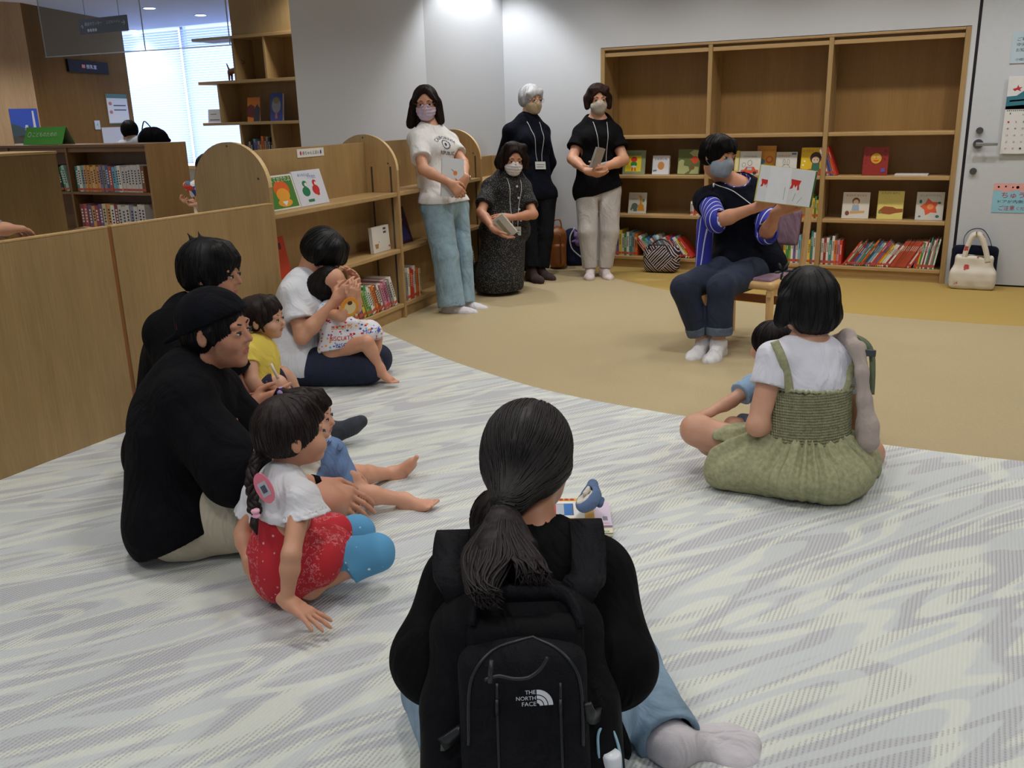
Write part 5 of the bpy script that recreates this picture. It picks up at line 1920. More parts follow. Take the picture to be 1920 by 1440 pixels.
def decal(ob, name, pieces, origin, u, v, direction, mats, lift=.0015, sub=0):
    """pieces: ('text', body, cx, cy, width, mat[, bend, height]) or ('poly', pts, mat); laid on the cloth as a print"""
    bm = bmesh.new()
    u, v = unit(u), unit(v)
    for pc in pieces:
        if pc[0] == 'text':
            bend = pc[6] if len(pc) > 6 else None
            hh = pc[7] if len(pc) > 7 else None
            text_bm(bm, pc[1], np.asarray(origin) + u * pc[2] + v * pc[3], u, v, pc[4], pc[5], 0, hh, bend, bold=True)
        else:
            vs = [bm.verts.new(V3(np.asarray(origin) + u * a + v * b)) for a, b in pc[1]]
            bm.faces.new(vs).material_index = pc[2]
    if sub:
        bmesh.ops.triangulate(bm, faces=bm.faces[:])
        bmesh.ops.subdivide_edges(bm, edges=bm.edges[:], cuts=sub, use_grid_fill=True)
    q = on_cloth(ob, [np.array(vv.co) for vv in bm.verts], direction, lift)
    for vv, c in zip(bm.verts, q):
        vv.co = V3(c)
    return bm_obj(name, bm, mats, ob.parent)


def lanyard(root, g, cloth, col=(206, 206, 206), card=None, drop=.36, tilt=0.0, side=0.0):
    """thin white cord round the neck with a name card"""
    cord = plain(col, .7)
    F, L, up = g.F, g.L, g.up
    s = g.s
    c = g.N - up * drop * s + F * .13 * s + L * side * s
    left, right = [], []
    pts = []
    for q in (1, -1):
        a = g.N + L * .062 * q * s + up * .012 * s - F * .01 * s
        for t in np.linspace(0, 1, 7):
            pts.append(a * (1 - t) + (c + L * .022 * q * s) * t + F * .12 * s * (1 - t) * (t > .05))
    pr = on_cloth(cloth, pts, -F, .004)
    for i_, q in enumerate((1, -1)):
        seg_ = pr[i_ * 7:(i_ + 1) * 7]
        seg_[0] = g.N + L * .062 * q * s + up * .015 * s
        (left if q == 1 else right).extend(seg_)
    bm = bmesh.new()
    back = g.N - F * .055 * s + up * .02 * s
    tube_bm(bm, smoothpath(left[::-1] + [back] + right, 3), .0024, 6)
    o = bm_obj('lanyard_cord', bm, [cord], root, smooth=True)
    if card is not None:
        cc_ = (np.array(left[-1]) + np.array(right[-1])) / 2 + F * .006
        u = unit(L + up * tilt)
        n = F
        v = np.cross(n, u)
        w, h = card
        bm = bmesh.new()
        prism_bm(bm, [(-w / 2, -h), (w / 2, -h), (w / 2, 0), (-w / 2, 0)], cc_, u, v, .003, 0)
        prism_bm(bm, [(-w * .4, -h * .45), (w * .4, -h * .45), (w * .4, -h * .35), (-w * .4, -h * .35)], cc_ + n * .003, u, v, .0006, 1)
        prism_bm(bm, [(-w * .4, -h * .75), (w * .3, -h * .75), (w * .3, -h * .65), (-w * .4, -h * .65)], cc_ + n * .003, u, v, .0006, 1)
        bm_obj('name_card', bm, [plain((200, 202, 200), .4), plain((110, 112, 120), .6)], root)
    return o

# ================================================================== THE STANDING AND KNEELING VOLUNTEERS
SK = skin((208, 156, 126))
SKD = skin((196, 142, 112))
BLACKC = fabric((13, 13, 16), .2, sheen=0)
NAVYC = fabric((12, 15, 26), .2, sheen=0)


def at_wr(a, b, ln):
    """point at length ln from a towards b"""
    return a + unit(np.asarray(b) - a) * ln


# ---- woman in the printed white tee
D = 6.30
base = on_floor(852, 583)
r = empty('person', base, 0, 'woman standing in a white printed tee, lilac mask and light blue jeans', 'person')
g = Fig(at(806, 238, 6.32), at(830, 378, 6.33), at(798, 193, 6.26), facing(42), facing(2, -8), head_u=unit(UP - CR * .02), h=.222, s=.98, wide=.97)
g.sh = [at(842, 266, 6.40), at(782, 262, 6.20)]
g.hp = [at(850, 388, 6.40), at(818, 388, 6.25)]
g.el = [at(868, 305, 6.30), at(794, 318, 6.06)]
g.wr = [at(872, 336, 6.08), at(843, 343, 6.02)]
g.kn = [at(862, 480, 6.38), at(836, 482, 6.24)]
g.an = [at(866, 563, 6.42), at(846, 570, 6.28)]
g.hands = [dict(wr=g.wr[0], D=CR * -.50 - UP * .85, P=CFW + CR * -.3, left=True, s=.95, curl=.45, spread=.03),
           dict(wr=g.wr[1], D=CR * .62 - UP * .62, P=CFW - UP * .3, left=False, s=.92, curl=.62, spread=.03)]
body_w1 = make_body(r, g, SK, .0062, legs=True)
TEE = fabric((226, 224, 222), .05)
sl = [sleeve(g, 0, .62, .058, .072), sleeve(g, 1, .66, .060, .074)]
hem = g.P - g.up * .03
pr = torso_prims(g, .022, True) + [Cone(g.C, g.P - UP * .06, .150, .158, .05, g.F, .72)] + sl[0][0] + sl[1][0]
pr += [Cut(hem + UP * .030, -UP)] + sl[0][1] + sl[1][1] + [Ell(g.N + UP * .035 + g.F * .02, (.062, .062, .045), None, .01, True)]
tee = blob('tee_shirt', pr, [TEE], r, res=.008, amp=.0035, freq=14, seed=5, aniso=(1, 1, .5))
TXT = plain((50, 62, 84), .8)
SEAL = [('poly', circ(0, .0, .036, .036, 24), 0), ]
ring = []
for k_ in range(16):
    a0, a1 = 2 * math.pi * k_ / 16, 2 * math.pi * (k_ + .72) / 16
    ring.append(('poly', [(.036 * math.cos(a0), .036 * math.sin(a0)), (.036 * math.cos(a1), .036 * math.sin(a1)), (.027 * math.cos(a1), .027 * math.sin(a1)), (.027 * math.cos(a0), .027 * math.sin(a0))], 0))
du = unit(g.L + UP * -.05); dv = UP
dec = [('text', 'CALIFORNIA', 0, .055, .19, 0, .10, .026), ('text', 'REPUBLIC', 0, -.062, .115, 0, None, .022)] + ring + [('poly', circ(0, 0, .010, .013, 10), 0)]
decal(tee, 'shirt_print', dec, g.C + g.F * .30 + UP * .015 - g.L * .0, du, dv, -g.F, [TXT], sub=1)
jl = [leggings(g, 0, 1.05, .026, .094, flare=.045), leggings(g, 1, 1.07, .026, .100, flare=.045)]
jeans = blob('jeans', [Cone(g.hp[0], g.hp[1], .112, .112, .03)] + jl[0][0] + jl[1][0] + leg_gap(g) + jl[0][1] + jl[1][1] + [Cut(hem + UP * .065, UP)],
             [denim((138, 164, 178))], r, res=.008, amp=.004, freq=13, seed=8, aniso=(1, 1, .35))
SOCKW = fabric((214, 210, 216), .06)
for i, q in ((0, facing(75)), (1, facing(70))):
    blob('sock', foot_prims(g.an[i] - UP * .0, q, .98, inf=.003, left=i == 0), [SOCKW], r, res=.006)
HB = hairmat((34, 22, 19), .2)
p, h = g.hpnt, g.h
ax = (g.hf, g.hl, g.hu)
hp_ = hair_cap(g, .055, (.44, 0, -.10), (.32, .29, .46), -.3)
hp_ += [Cone(p(-.05, .37, .0), p(.08, .44, -.56), .13 * h, .12 * h, .1 * h), Cone(p(-.05, -.37, .0), p(.05, -.52, -.62), .13 * h, .14 * h, .1 * h),
        Cone(p(-.2, .2, -.1), p(-.12, .22, -.60), .18 * h, .17 * h, .1 * h), Cone(p(-.2, -.2, -.1), p(-.12, -.26, -.62), .18 * h, .17 * h, .1 * h),
        Cone(p(.30, .05, .42), p(.30, .34, .08), .07 * h, .06 * h, .06 * h), Cone(p(.28, .02, .44), p(.24, -.34, .10), .07 * h, .06 * h, .06 * h)]
make_hair(r, g, hp_, HB, .007)
face_parts(r, g)
mask_part(r, g, fabric((206, 186, 208), .03), 'pleat')
glasses(r, g)
bm = bmesh.new()
wq = g.wr[0] - unit(g.wr[0] - g.el[0]) * .02
dd = unit(g.wr[0] - g.el[0]); o1 = unit(np.cross(dd, UP)); o2 = np.cross(dd, o1)
tube_bm(bm, [wq + (o1 * math.cos(t) + o2 * math.sin(t)) * .031 for t in (2 * math.pi * k / 20 for k in range(20))], .006, 6, closed=True)
tube_bm(bm, [wq + o1 * -.032, wq + o1 * -.040], .015, 14)
bm_obj('wrist_watch', bm, [STEEL], r, smooth=True)


def held_book(name, label, c, u, v, w, h, t, cover, art=(), mats=(), group=None, thick_side=0):
    """closed book centred on c in the plane u, v"""
    u, v = unit(u), unit(v)
    v = unit(v - u * (u @ v))
    n = np.cross(u, v)
    o = np.asarray(c, float) - u * w / 2 - v * h / 2 + n * t / 2
    bm = bmesh.new()
    prism_bm(bm, [(0, 0), (w, 0), (w, h), (0, h)], o - n * .002, u, v, .002, 0)
    prism_bm(bm, [(0.002, .003), (w - .003, .003), (w - .003, h - .003), (0.002, h - .003)], o - n * (t - .002), u, v, t - .004, 1)
    prism_bm(bm, [(0, 0), (w, 0), (w, h), (0, h)], o - n * t, u, v, .002, 0)
    prism_bm(bm, [(0, 0), (.003, 0), (.003, h), (0, h)], o - n * t, u, v, t, 0)
    for k_, a in enumerate(art):
        lift = .0003 + .0002 * k_
        if a[0] == 'poly':
            prism_bm(bm, [(q[0] * w, q[1] * h) for q in a[1]], o, u, v, lift, a[2])
        else:
            text_bm(bm, a[1], o + u * a[2] * w + v * a[3] * h, u, v, a[4] * w, a[5], lift + .0006)
    me = bpy.data.meshes.new(name)
    bm.to_mesh(me); bm.free()
    ob = link(name, me, [plain(cover, .45), BOOKPAGE] + [plain(m, .5) for m in mats], None, c)
    return tag(ob, label, 'book', group)


held_book('picture_book', 'white picture book with small orange figures, held by the woman in the white tee', at(848, 333, 6.06), CR * .97 - UP * .1 + CFW * .2, UP + CR * -.05 + CFW * .12, .15, .25, .012,
          (214, 218, 222), [('poly', EL(.62, .62, .09, .06), 2), ('poly', [(.62, .5), (.8, .42), (.84, .3), (.66, .36)], 2), ('poly', EL(.42, .38, .12, .06), 2),
                            ('poly', [(.45, .72), (.58, .66), (.57, .65), (.44, .71)], 3)], [(222, 132, 44), (90, 90, 90)])

# ---- woman kneeling in the speckled dark dress
base = on_floor(935, 547)
r = empty('person', base, 0, 'woman kneeling upright in a dark speckled shirt dress and white mask, holding books', 'person')
F_ = facing(22)
g = Fig(at(955, 325, 6.95), at(946, 432, 7.02), at(962, 299, 6.86), F_, facing(12, -10), head_u=unit(UP + CR * .08), h=.222, s=.95, wide=1.02)
g.sh = [at(980, 353, 6.98), at(920, 351, 6.92)]
g.el = [at(1000, 402, 6.86), at(902, 398, 6.78)]
g.wr = [at(958, 408, 6.70), at(926, 430, 6.62)]
g.kn = [at(962, 530, 6.86), at(925, 532, 6.86)]
g.an = [at(956, 520, 7.15), at(926, 522, 7.15)]
g.hands = [dict(wr=g.wr[0], D=-CR + UP * .05 - CFW * .1, P=-UP * .6 + CFW * .5, left=True, s=.93, curl=.3, spread=.06),
           dict(wr=g.wr[1], D=CR * .75 - UP * .55, P=UP * .7 + CR * .3, left=False, s=.93, curl=.35, spread=.05)]
make_body(r, g, SKD, .0062, legs=False)
SPK, nt, b = new_mat('speckled_cotton')
vo = N(nt, 'ShaderNodeTexVoronoi', Scale=120.0)
nt.links.new(coords(nt), vo.inputs['Vector'])
nt.links.new(ramp(nt, vo.outputs['Distance'], [(.20, srgb(140, 136, 124)), (.30, srgb(20, 20, 24))]), b.inputs['Base Color'])
b.inputs['Roughness'].default_value = .9
sl = [sleeve(g, 0, .72, .060, .074), sleeve(g, 1, .72, .060, .074)]
bot = at(938, 540, 6.90); bot[2] = .03
top_ = g.P + UP * .02
pr = torso_prims(g, .026, True) + [Cone(g.C - UP * .04, A3(bot[0], bot[1], .10), .150, .190, .05, g.F, .85)]
pr += [Cone(bot + UP * .09, bot + UP * .08 - F_ * .30, .13, .12, .06)]
pr += sl[0][0] + sl[1][0] + [Cut((0, 0, .025), -UP)] + sl[0][1] + sl[1][1] + [Ell(g.N + UP * .03 + g.F * .045, (.05, .05, .06), None, .01, True)]
dress = blob('shirt_dress', pr, [SPK], r, res=.008, amp=.005, freq=13, seed=11, aniso=(1, 1, .3))
bm = bmesh.new()
for q in (1, -1):
    cp = [g.N + g.L * .055 * q + UP * .035 - g.F * .02, g.N + g.L * .06 * q + UP * .0 + g.F * .05, g.N + g.L * .03 * q - UP * .055 + g.F * .105]
    ribbon_bm(bm, smoothpath(cp, 4), [unit(g.L * q * .8 - UP * .6)] * 9, .038, .003)
bm_obj('collar', bm, [SPK], r, smooth=True)
bm = bmesh.new()
for k_ in range(4):
    c_ = on_cloth(dress, [g.N + g.F * .1 - UP * (.10 + .085 * k_)], -g.F, .002)[0]
    tube_bm(bm, [c_, c_ + g.F * .004], .008, 12)
bm_obj('buttons', bm, [plain((214, 212, 206), .3)], r)
hk = hairmat((34, 23, 20), .15)
p, h = g.hpnt, g.h
hp_ = hair_cap(g, .10, (.50, 0, -.10), (.36, .31, .45), -.3)
hp_ += [Cone(p(-.02, .40, .05), p(.05, .42, -.22), .15 * h, .13 * h, .1 * h), Cone(p(-.02, -.40, .05), p(.05, -.42, -.22), .15 * h, .13 * h, .1 * h),
        Cone(p(.12, .30, .44), p(.12, -.26, .46), .13 * h, .13 * h, .1 * h)]
make_hair(r, g, hp_, hk, .007, amp=.005, freq=60, aniso=(1, 1, 1))
face_parts(r, g)
mask_part(r, g, fabric((224, 222, 226), .03), 'pleat')
lanyard(r, g, dress, card=(.085, .065), drop=.42, tilt=.1)
held_book('picture_book', 'thin pale picture books held slanting by the kneeling woman', at(947, 424, 6.62), CR * .62 - UP * .78 + CFW * .05, CFW * -.35 + CR * .70 + UP * .5, .175, .10, .018,
          (206, 206, 200), [('poly', [(.1, .2), (.9, .2), (.9, .5), (.1, .5)], 2)], [(150, 150, 120)])

# ---- white-haired woman standing behind
base = on_floor(1002, 522)
r = empty('person', base, 0, 'white-haired woman in glasses standing in a dark top and black trousers, beige mask', 'person')
F_ = facing(28)
g = Fig(at(990, 222, 7.40), at(1000, 355, 7.45), at(996, 187, 7.36), F_, facing(34, -4), h=.222, s=1.0, wide=1.0)
g.sh = [at(1017, 248, 7.44), at(957, 247, 7.36)]
g.hp = [at(1018, 366, 7.48), at(985, 366, 7.40)]
g.el = [at(1032, 305, 7.56), at(938, 305, 7.48)]
g.wr = [at(1012, 355, 7.66), at(960, 355, 7.62)]
g.kn = [at(1018, 440, 7.47), at(990, 442, 7.42)]
g.an = [at(1012, 505, 7.50), at(996, 508, 7.38)]
g.hands = [dict(wr=g.wr[0], D=-CR - UP * .3, P=CFW, left=True, s=.95, curl=.5), dict(wr=g.wr[1], D=CR - UP * .3, P=CFW, left=False, s=.95, curl=.5)]
make_body(r, g, SK, .0068)
sl = [sleeve(g, 0, 1.85, .056, .042), sleeve(g, 1, 1.85, .056, .042)]
pr = torso_prims(g, .018, True) + [Cone(g.C, g.P - UP * .05, .145, .152, .04, g.F, .74)] + sl[0][0] + sl[1][0] + [Cut(g.P - UP * .075, -UP)] + sl[0][1] + sl[1][1] + [Cone(g.N + UP * .02, g.N - UP * .05, .064, .07, .03, fs=True)]
top = blob('knit_top', pr, [NAVYC], r, res=.008, amp=.003, freq=15, seed=12)
jl = [leggings(g, 0, .95, .030, .078), leggings(g, 1, .95, .030, .078)]
blob('trousers', [Cone(g.hp[0], g.hp[1], .108, .108, .03)] + jl[0][0] + jl[1][0] + leg_gap(g) + jl[0][1] + jl[1][1], [fabric((22, 23, 26), .2, sheen=0)], r, res=.008, amp=.004, freq=12, seed=14, aniso=(1, 1, .4))
for i, q in ((0, facing(40)), (1, facing(25))):
    blob('sock', foot_prims(g.an[i], q, .98, inf=.003, left=i == 0), [fabric((72, 58, 58), .1)], r, res=.007)
p, h = g.hpnt, g.h
hp_ = hair_cap(g, .07, (.50, 0, -.20), (.34, .30, .42), -.24)
hp_ += [Cone(p(.28, .22, .30), p(.33, -.05, .20), .10 * h, .08 * h, .08 * h), Cone(p(.30, -.05, .30), p(.25, -.28, .22), .10 * h, .09 * h, .08 * h),
        Cone(p(0, -.36, .1), p(.05, -.37, -.12), .08 * h, .05 * h, .08 * h)]
make_hair(r, g, hp_, hairmat((186, 186, 188), .4), .007, amp=.003, freq=90)
face_parts(r, g, brow=(110, 100, 96))
mask_part(r, g, fabric((186, 168, 138), .04), None)
glasses(r, g, (150, 130, 130))
lanyard(r, g, top, card=(.095, .06), drop=.37, side=.01)

# ---- woman standing in black blouse and pale trousers
base = on_floor(1118, 520)
r = empty('person', base, 0, 'woman standing in a loose black blouse and pale grey trousers, holding a slim book', 'person')
F_ = facing(6)
g = Fig(at(1120, 222, 7.40), at(1120, 345, 7.45), at(1121, 186, 7.33), F_, facing(6, -6), h=.222, s=1.0, wide=1.02)
g.sh = [at(1150, 250, 7.40), at(1090, 250, 7.42)]
g.hp = [at(1138, 358, 7.45), at(1104, 358, 7.45)]
g.el = [at(1170, 300, 7.34), at(1073, 298, 7.36)]
g.wr = [at(1128, 316, 7.18), at(1103, 322, 7.18)]
g.kn = [at(1142, 435, 7.42), at(1103, 436, 7.42)]
g.an = [at(1134, 504, 7.48), at(1107, 504, 7.48)]
g.hands = [dict(wr=g.wr[0], D=-CR - UP * .1, P=CFW + UP * .4, left=True, s=.95, curl=.5, spread=.03), dict(wr=g.wr[1], D=CR - UP * .3, P=CFW * .6 + UP * .8, left=False, s=.95, curl=.4, spread=.03)]
make_body(r, g, SK, .0068, fat=1.12)
sl = [sleeve(g, 0, .60, .062, .082), sleeve(g, 1, .60, .062, .084)]
pr = torso_prims(g, .026, True) + [Cone(g.C, g.P - UP * .05, .150, .168, .05, g.F, .72)] + sl[0][0] + sl[1][0] + [Cut(g.P - UP * .075, unit(-UP - CR * -.32))] + sl[0][1] + sl[1][1]
pr += [Ell(g.N + UP * .022 + g.F * .03, (.088, .075, .05), None, .01, True)]
top = blob('blouse', pr, [BLACKC], r, res=.008, amp=.005, freq=13, seed=15, aniso=(1, 1, .6))
jl = [leggings(g, 0, .97, .030, .064), leggings(g, 1, .97, .030, .064)]
blob('trousers', [Cone(g.hp[0], g.hp[1], .112, .112, .03)] + jl[0][0] + jl[1][0] + leg_gap(g) + jl[0][1] + jl[1][1], [fabric((186, 180, 176), .06)], r, res=.008, amp=.004, freq=14, seed=16, aniso=(1, 1, .5))
for i, q in ((0, facing(10)), (1, facing(-10))):
    blob('sock', foot_prims(g.an[i], q, .96, inf=.003, left=i == 0), [fabric((216, 202, 202), .05)], r, res=.007)
p, h = g.hpnt, g.h
hp_ = hair_cap(g, .08, (.48, 0, -.14), (.34, .29, .44), -.28)
hp_ += [Cone(p(-.04, .40, .05), p(.08, .40, -.26), .14 * h, .10 * h, .1 * h), Cone(p(-.04, -.40, .05), p(.08, -.40, -.26), .14 * h, .10 * h, .1 * h),
        Cone(p(.20, .26, .36), p(.34, .14, .24), .12 * h, .07 * h, .08 * h), Cone(p(.20, -.28, .36), p(.28, .0, .40), .11 * h, .09 * h, .08 * h)]
make_hair(r, g, hp_, hairmat((44, 26, 22), .2), .007)
face_parts(r, g)
mask_part(r, g, fabric((188, 180, 170), .04), None)
lanyard(r, g, top, card=(.085, .07), drop=.37, side=.025, tilt=.25)
held_book('picture_book', 'slim grey book held upright by the woman in the black blouse', at(1120, 296, 7.12), CR * .45 + CFW * .8 - UP * .1, UP + CR * .38, .15, .16, .02,
          (160, 156, 152))

# ================================================================== THE READER ON THE CHAIR
# ---- chair
BEE = wood((206, 168, 112), 'Z'); BEEX = wood((206, 168, 112), 'X')
MAUVE = fabric((146, 118, 134), .12)
ch = empty('chair', (-1.15, 5.18, 0), 0, 'low beech chair with mauve seat and back pad under the reader', 'chair')
cf = A3(-.185, -.983, 0); cs = A3(.983, -.185, 0)          # front and right-hand directions of the seat
cb = A3(-1.345, 5.035, 0)                                  # foot of the front left leg


def chp(a, d, z):
    return cb + cs * a - cf * d + A3(0, 0, z)


def beam(name, a, b_, w, t, mat, parent, side):
    bm = bmesh.new()
    ax = unit(np.asarray(b_) - a); sd = unit(np.asarray(side) - ax * (np.asarray(side) @ ax)); th = np.cross(ax, sd)
    M = Matrix(((sd[0], th[0], ax[0], a[0]), (sd[1], th[1], ax[1], a[1]), (sd[2], th[2], ax[2], a[2]), (0, 0, 0, 1)))
    box_bm(bm, (-w / 2, -t / 2, 0), (w / 2, t / 2, float(np.linalg.norm(np.asarray(b_) - a))), bev=min(w, t) * .18, M=M)
    return bm_obj(name, bm, mat, parent)


CW, CD, CZ = .41, .40, .385
beam('leg', chp(0, 0, 0), chp(.015, .01, CZ - .04), .036, .036, BEE, ch, cs)
beam('leg', chp(CW, 0, 0), chp(CW - .015, .01, CZ - .04), .036, .036, BEE, ch, cs)
beam('leg', chp(.01, CD, 0), chp(.015, CD - .02, CZ - .04), .036, .036, BEE, ch, cs)
beam('leg', chp(CW - .01, CD, 0), chp(CW - .015, CD - .02, CZ - .04), .036, .036, BEE, ch, cs)
for a_ in (.012, CW - .012):
    beam('side_rail', chp(a_, -.02, CZ - .045), chp(a_, CD + .02, CZ - .045), .055, .022, BEEX, ch, (0, 0, 1))
    beam('back_post', chp(a_ + (.02 if a_ > .1 else -.02), CD + .0, CZ - .06), chp(a_ + (.02 if a_ > .1 else -.02), CD + .07, .765), .058, .024, BEE, ch, -cf)
beam('side_stretcher', chp(.014, .02, .20), chp(.014, CD - .02, .20), .05, .018, wood((150, 96, 56), 'X'), ch, (0, 0, 1))
beam('back_stretcher', chp(.02, CD - .02, .22), chp(CW - .02, CD - .02, .22), .05, .018, wood((150, 96, 56), 'X'), ch, (0, 0, 1))
blob('seat', [RBox(chp(CW / 2, CD / 2 - .01, CZ - .012), (CW / 2 + .012, CD / 2 + .02, .022), (cs, cf, UP), .02, .01)], [BEEX], ch, res=.008)
blob('seat_pad', [RBox(chp(CW / 2, CD / 2, CZ + .012), (CW / 2 - .012, CD / 2 - .0, .014), (cs, cf, UP), .012, .01)], [MAUVE], ch, res=.007)
bn = unit(np.cross(cs, unit(chp(0, CD + .07, .765) - chp(0, CD, CZ))))
bz = unit(chp(0, CD + .065, .72) - chp(0, CD, .42))
blob('back_pad', [RBox(chp(CW / 2, CD + .045, .635), (CW / 2 - .028, .018, .10), (cs, np.cross(bz, cs), bz), .016, .01)], [MAUVE], ch, res=.007)
beam('back_rail', chp(0, CD + .068, .735), chp(CW, CD + .068, .735), .05, .016, BEEX, ch, (0, 0, 1))

# ---- reader
base = on_floor(1340, 640)
r = empty('person', base, 0, 'woman seated on the chair in a navy vest over a blue striped shirt, reading', 'person')
F_ = unit(facing(-12, 0) + UP * .05)
g = Fig(at(1378, 346, 5.14), at(1402, 487, 5.26), at(1347, 293, 5.06), F_, facing(34, -6), head_u=unit(UP + CR * .18), h=.222, s=1.0, wide=1.05)
g.sh = [at(1432, 366, 5.16), at(1326, 376, 5.10)]
g.hp = [at(1428, 500, 5.22), at(1374, 502, 5.20)]
g.el = [at(1437, 438, 4.98), at(1344, 415, 4.86)]
g.wr = [at(1456, 398, 4.82), at(1420, 388, 4.76)]
g.kn = [at(1352, 539, 4.88), at(1282, 540, 4.93)]
g.an = [at(1347, 646, 4.98), at(1320, 642, 5.05)]
g.hands = [dict(wr=g.wr[0], D=CR * .75 + UP * .35 - CFW * .2, P=UP * .4 - CFW * .8, left=True, s=.95, curl=.35, spread=.1),
           dict(wr=g.wr[1], D=CR * .85 + UP * .45 - CFW * .1, P=CFW * .8 + UP * .2, left=False, s=.95, curl=.30, spread=.08)]
make_body(r, g, SKD, .0055)
STR, nt, b = new_mat('blue_striped_cotton')
wv = N(nt, 'ShaderNodeTexWave', Scale=9.0)
wv.wave_profile = 'SIN'
nt.links.new(coords(nt, rot=(0, .25, .5)), wv.inputs['Vector'])
nt.links.new(ramp(nt, wv.outputs[0], [(.93, srgb(34, 40, 150)), (.97, srgb(200, 204, 226))]), b.inputs['Base Color'])
b.inputs['Roughness'].default_value = .8
sl = [sleeve(g, 0, 1.02, .058, .066), sleeve(g, 1, 1.02, .060, .066)]
pr = torso_prims(g, .022, True) + [Cone(g.C, g.P, .140, .155, .05, g.F, .75)] + sl[0][0] + sl[1][0] + sl[0][1] + sl[1][1] + [Cut(g.P - UP * .06, -UP)]
pr += [Cone(at(1322, 420, 5.10), at(1318, 500, 5.06), .05, .045, .04), Ell(g.N + UP * .03 + g.F * .03, (.075, .07, .05), None, .01, True)]
shirt = blob('striped_shirt', pr, [STR], r, res=.007, amp=.005, freq=15, seed=21, aniso=(1, 1, .6))
pr = torso_prims(g, .030, True) + [Cone(g.C, g.P - UP * .02, .152, .160, .05, g.F, .78)]
pr += [Cone(g.sh[i], g.sh[i] + (g.el[i] - g.sh[i]) * .30, .056, .068, .03, fe=True) for i in (0, 1)]
pr += [Cut(g.P - UP * .07, unit(-UP - CR * .1)), Ell(g.N + UP * .035 + g.F * .04, (.082, .075, .055), None, .01, True)]
for i in (1,):
    pr.append(Cone(at(1312, 430, 5.04), at(1300, 500, 5.0), .030, .055, .01, sub=True))
vest = blob('navy_vest', pr, [NAVYC], r, res=.0075, amp=.005, freq=13, seed=22, aniso=(1, 1, .5))
jl = [leggings(g, 0, .80, .018, .070), leggings(g, 1, .80, .018, .070)]
DNAVY = denim((30, 40, 62))
blob('jeans', [Cone(g.hp[0], g.hp[1], .122, .122, .04)] + jl[0][0] + jl[1][0] + jl[0][1] + jl[1][1] + [Cut((0, 0, .375), UP * -1, c=g.P, rad=.2)], [DNAVY], r, res=.007, amp=.004, freq=16, seed=23)
for i in (0, 1):
    d = unit(g.an[i] - g.kn[i]); e = g.kn[i] + (g.an[i] - g.kn[i]) * .80
    blob('rolled_cuff', [Cone(e - d * .045, e + d * .004, .074, .074, .01, fe=True, fs=True), Cone(e - d * .01, e + d * .03, .060, .060, .002, sub=True, fs=True)], [denim((84, 96, 112))], r, res=.006, amp=.0015, freq=40)
SOCKB = fabric((222, 220, 222), .04)
g.toe = [facing(-28), facing(-38)]
for i in (0, 1):
    blob('sock', foot_prims(g.an[i], g.toe[i], 1.0, inf=.004, left=i == 0) + [Cone(g.an[i], g.an[i] + UP * .035, .040, .038, .02, fe=True)], [SOCKB], r, res=.006, amp=.001, freq=60)
p, h = g.hpnt, g.h
HK = hairmat((13, 10, 10), .12)
hp_ = hair_cap(g, .065, (.50, 0, -.20), (.36, .31, .42), -.20)
hp_ += [Cone(p(.22, .16, .34), p(.36, .10, .20), .13 * h, .05 * h, .1 * h), Cone(p(.22, -.10, .36), p(.38, -.06, .20), .13 * h, .05 * h, .1 * h), Cone(p(.18, -.26, .28), p(.33, -.20, .18), .12 * h, .05 * h, .1 * h),
        Cone(p(.0, -.36, .12), p(.08, -.36, -.10), .08 * h, .04 * h, .06 * h)]
make_hair(r, g, hp_, HK, .0055)
face_parts(r, g)
mask_part(r, g, fabric((150, 162, 176), .05), None, .0045)
# cord across the chest to a card behind the book
bm = bmesh.new()
pts = on_cloth(vest, [at(x_, y_, 5.0) for x_, y_ in ((1338, 344), (1352, 350), (1375, 358), (1395, 372), (1415, 388), (1428, 396))], CFW, .005)
tube_bm(bm, smoothpath(pts, 4), .003, 6)
tube_bm(bm, [pts[0], pts[0] - UP * .02], .005, 6)
bm_obj('lanyard_cord', bm, [plain((206, 206, 206), .7)], r, smooth=True)

# ---- open picture book held up towards the children
bk = empty('open_picture_book', at(1478, 350, 4.66), 0, 'open picture book with fold-out white pages and red tulip shapes, held up by the reader', 'book')
bu = unit(CR * .985 - UP * .14 - CFW * .10); bv = unit(UP + CR * .16 + CFW * .05); bv = unit(bv - bu * (bu @ bv)); bnn = np.cross(bu, bv)
bo = at(1416, 376, 4.68)
BW, BHh = .275, .180
COVY = plain((196, 190, 60), .5); PAGEW = plain((226, 228, 232), .6)
bm = bmesh.new()
prism_bm(bm, [(-.004, -.004), (BW + .012, -.004), (BW + .012, BHh + .004), (-.004, BHh + .004)], bo - bnn * .016, bu, bv, .004, 0)
prism_bm(bm, [(BW - .005, 0), (BW + .012, 0), (BW + .012, BHh), (BW - .005, BHh)], bo - bnn * .012, bu, bv, .003, 1)
bm_obj('cover', bm, [COVY, plain((60, 110, 60), .5)], bk)
bm = bmesh.new()
prism_bm(bm, [(0, 0), (BW, 0), (BW, BHh), (0, BHh)], bo - bnn * .012, bu, bv, .010, 0)
bm_obj('page_block', bm, [PAGEW], bk)
REDP = plain((206, 44, 40), .6); GRP = plain((90, 150, 110), .6)
tul = lambda cx, cy, s: [(cx - s, cy + s), (cx - s * .8, cy), (cx - s * 1.05, cy - s * .8), (cx - s * .5, cy - s * .6), (cx - s * .3, cy + s * .1), (cx, cy - s * .45), (cx + s * .35, cy + s * .1),
                         (cx + s * .45, cy - s * .85), (cx + s * .85, cy - s * .75), (cx + s * .7, cy), (cx + s, cy + s * .9)]


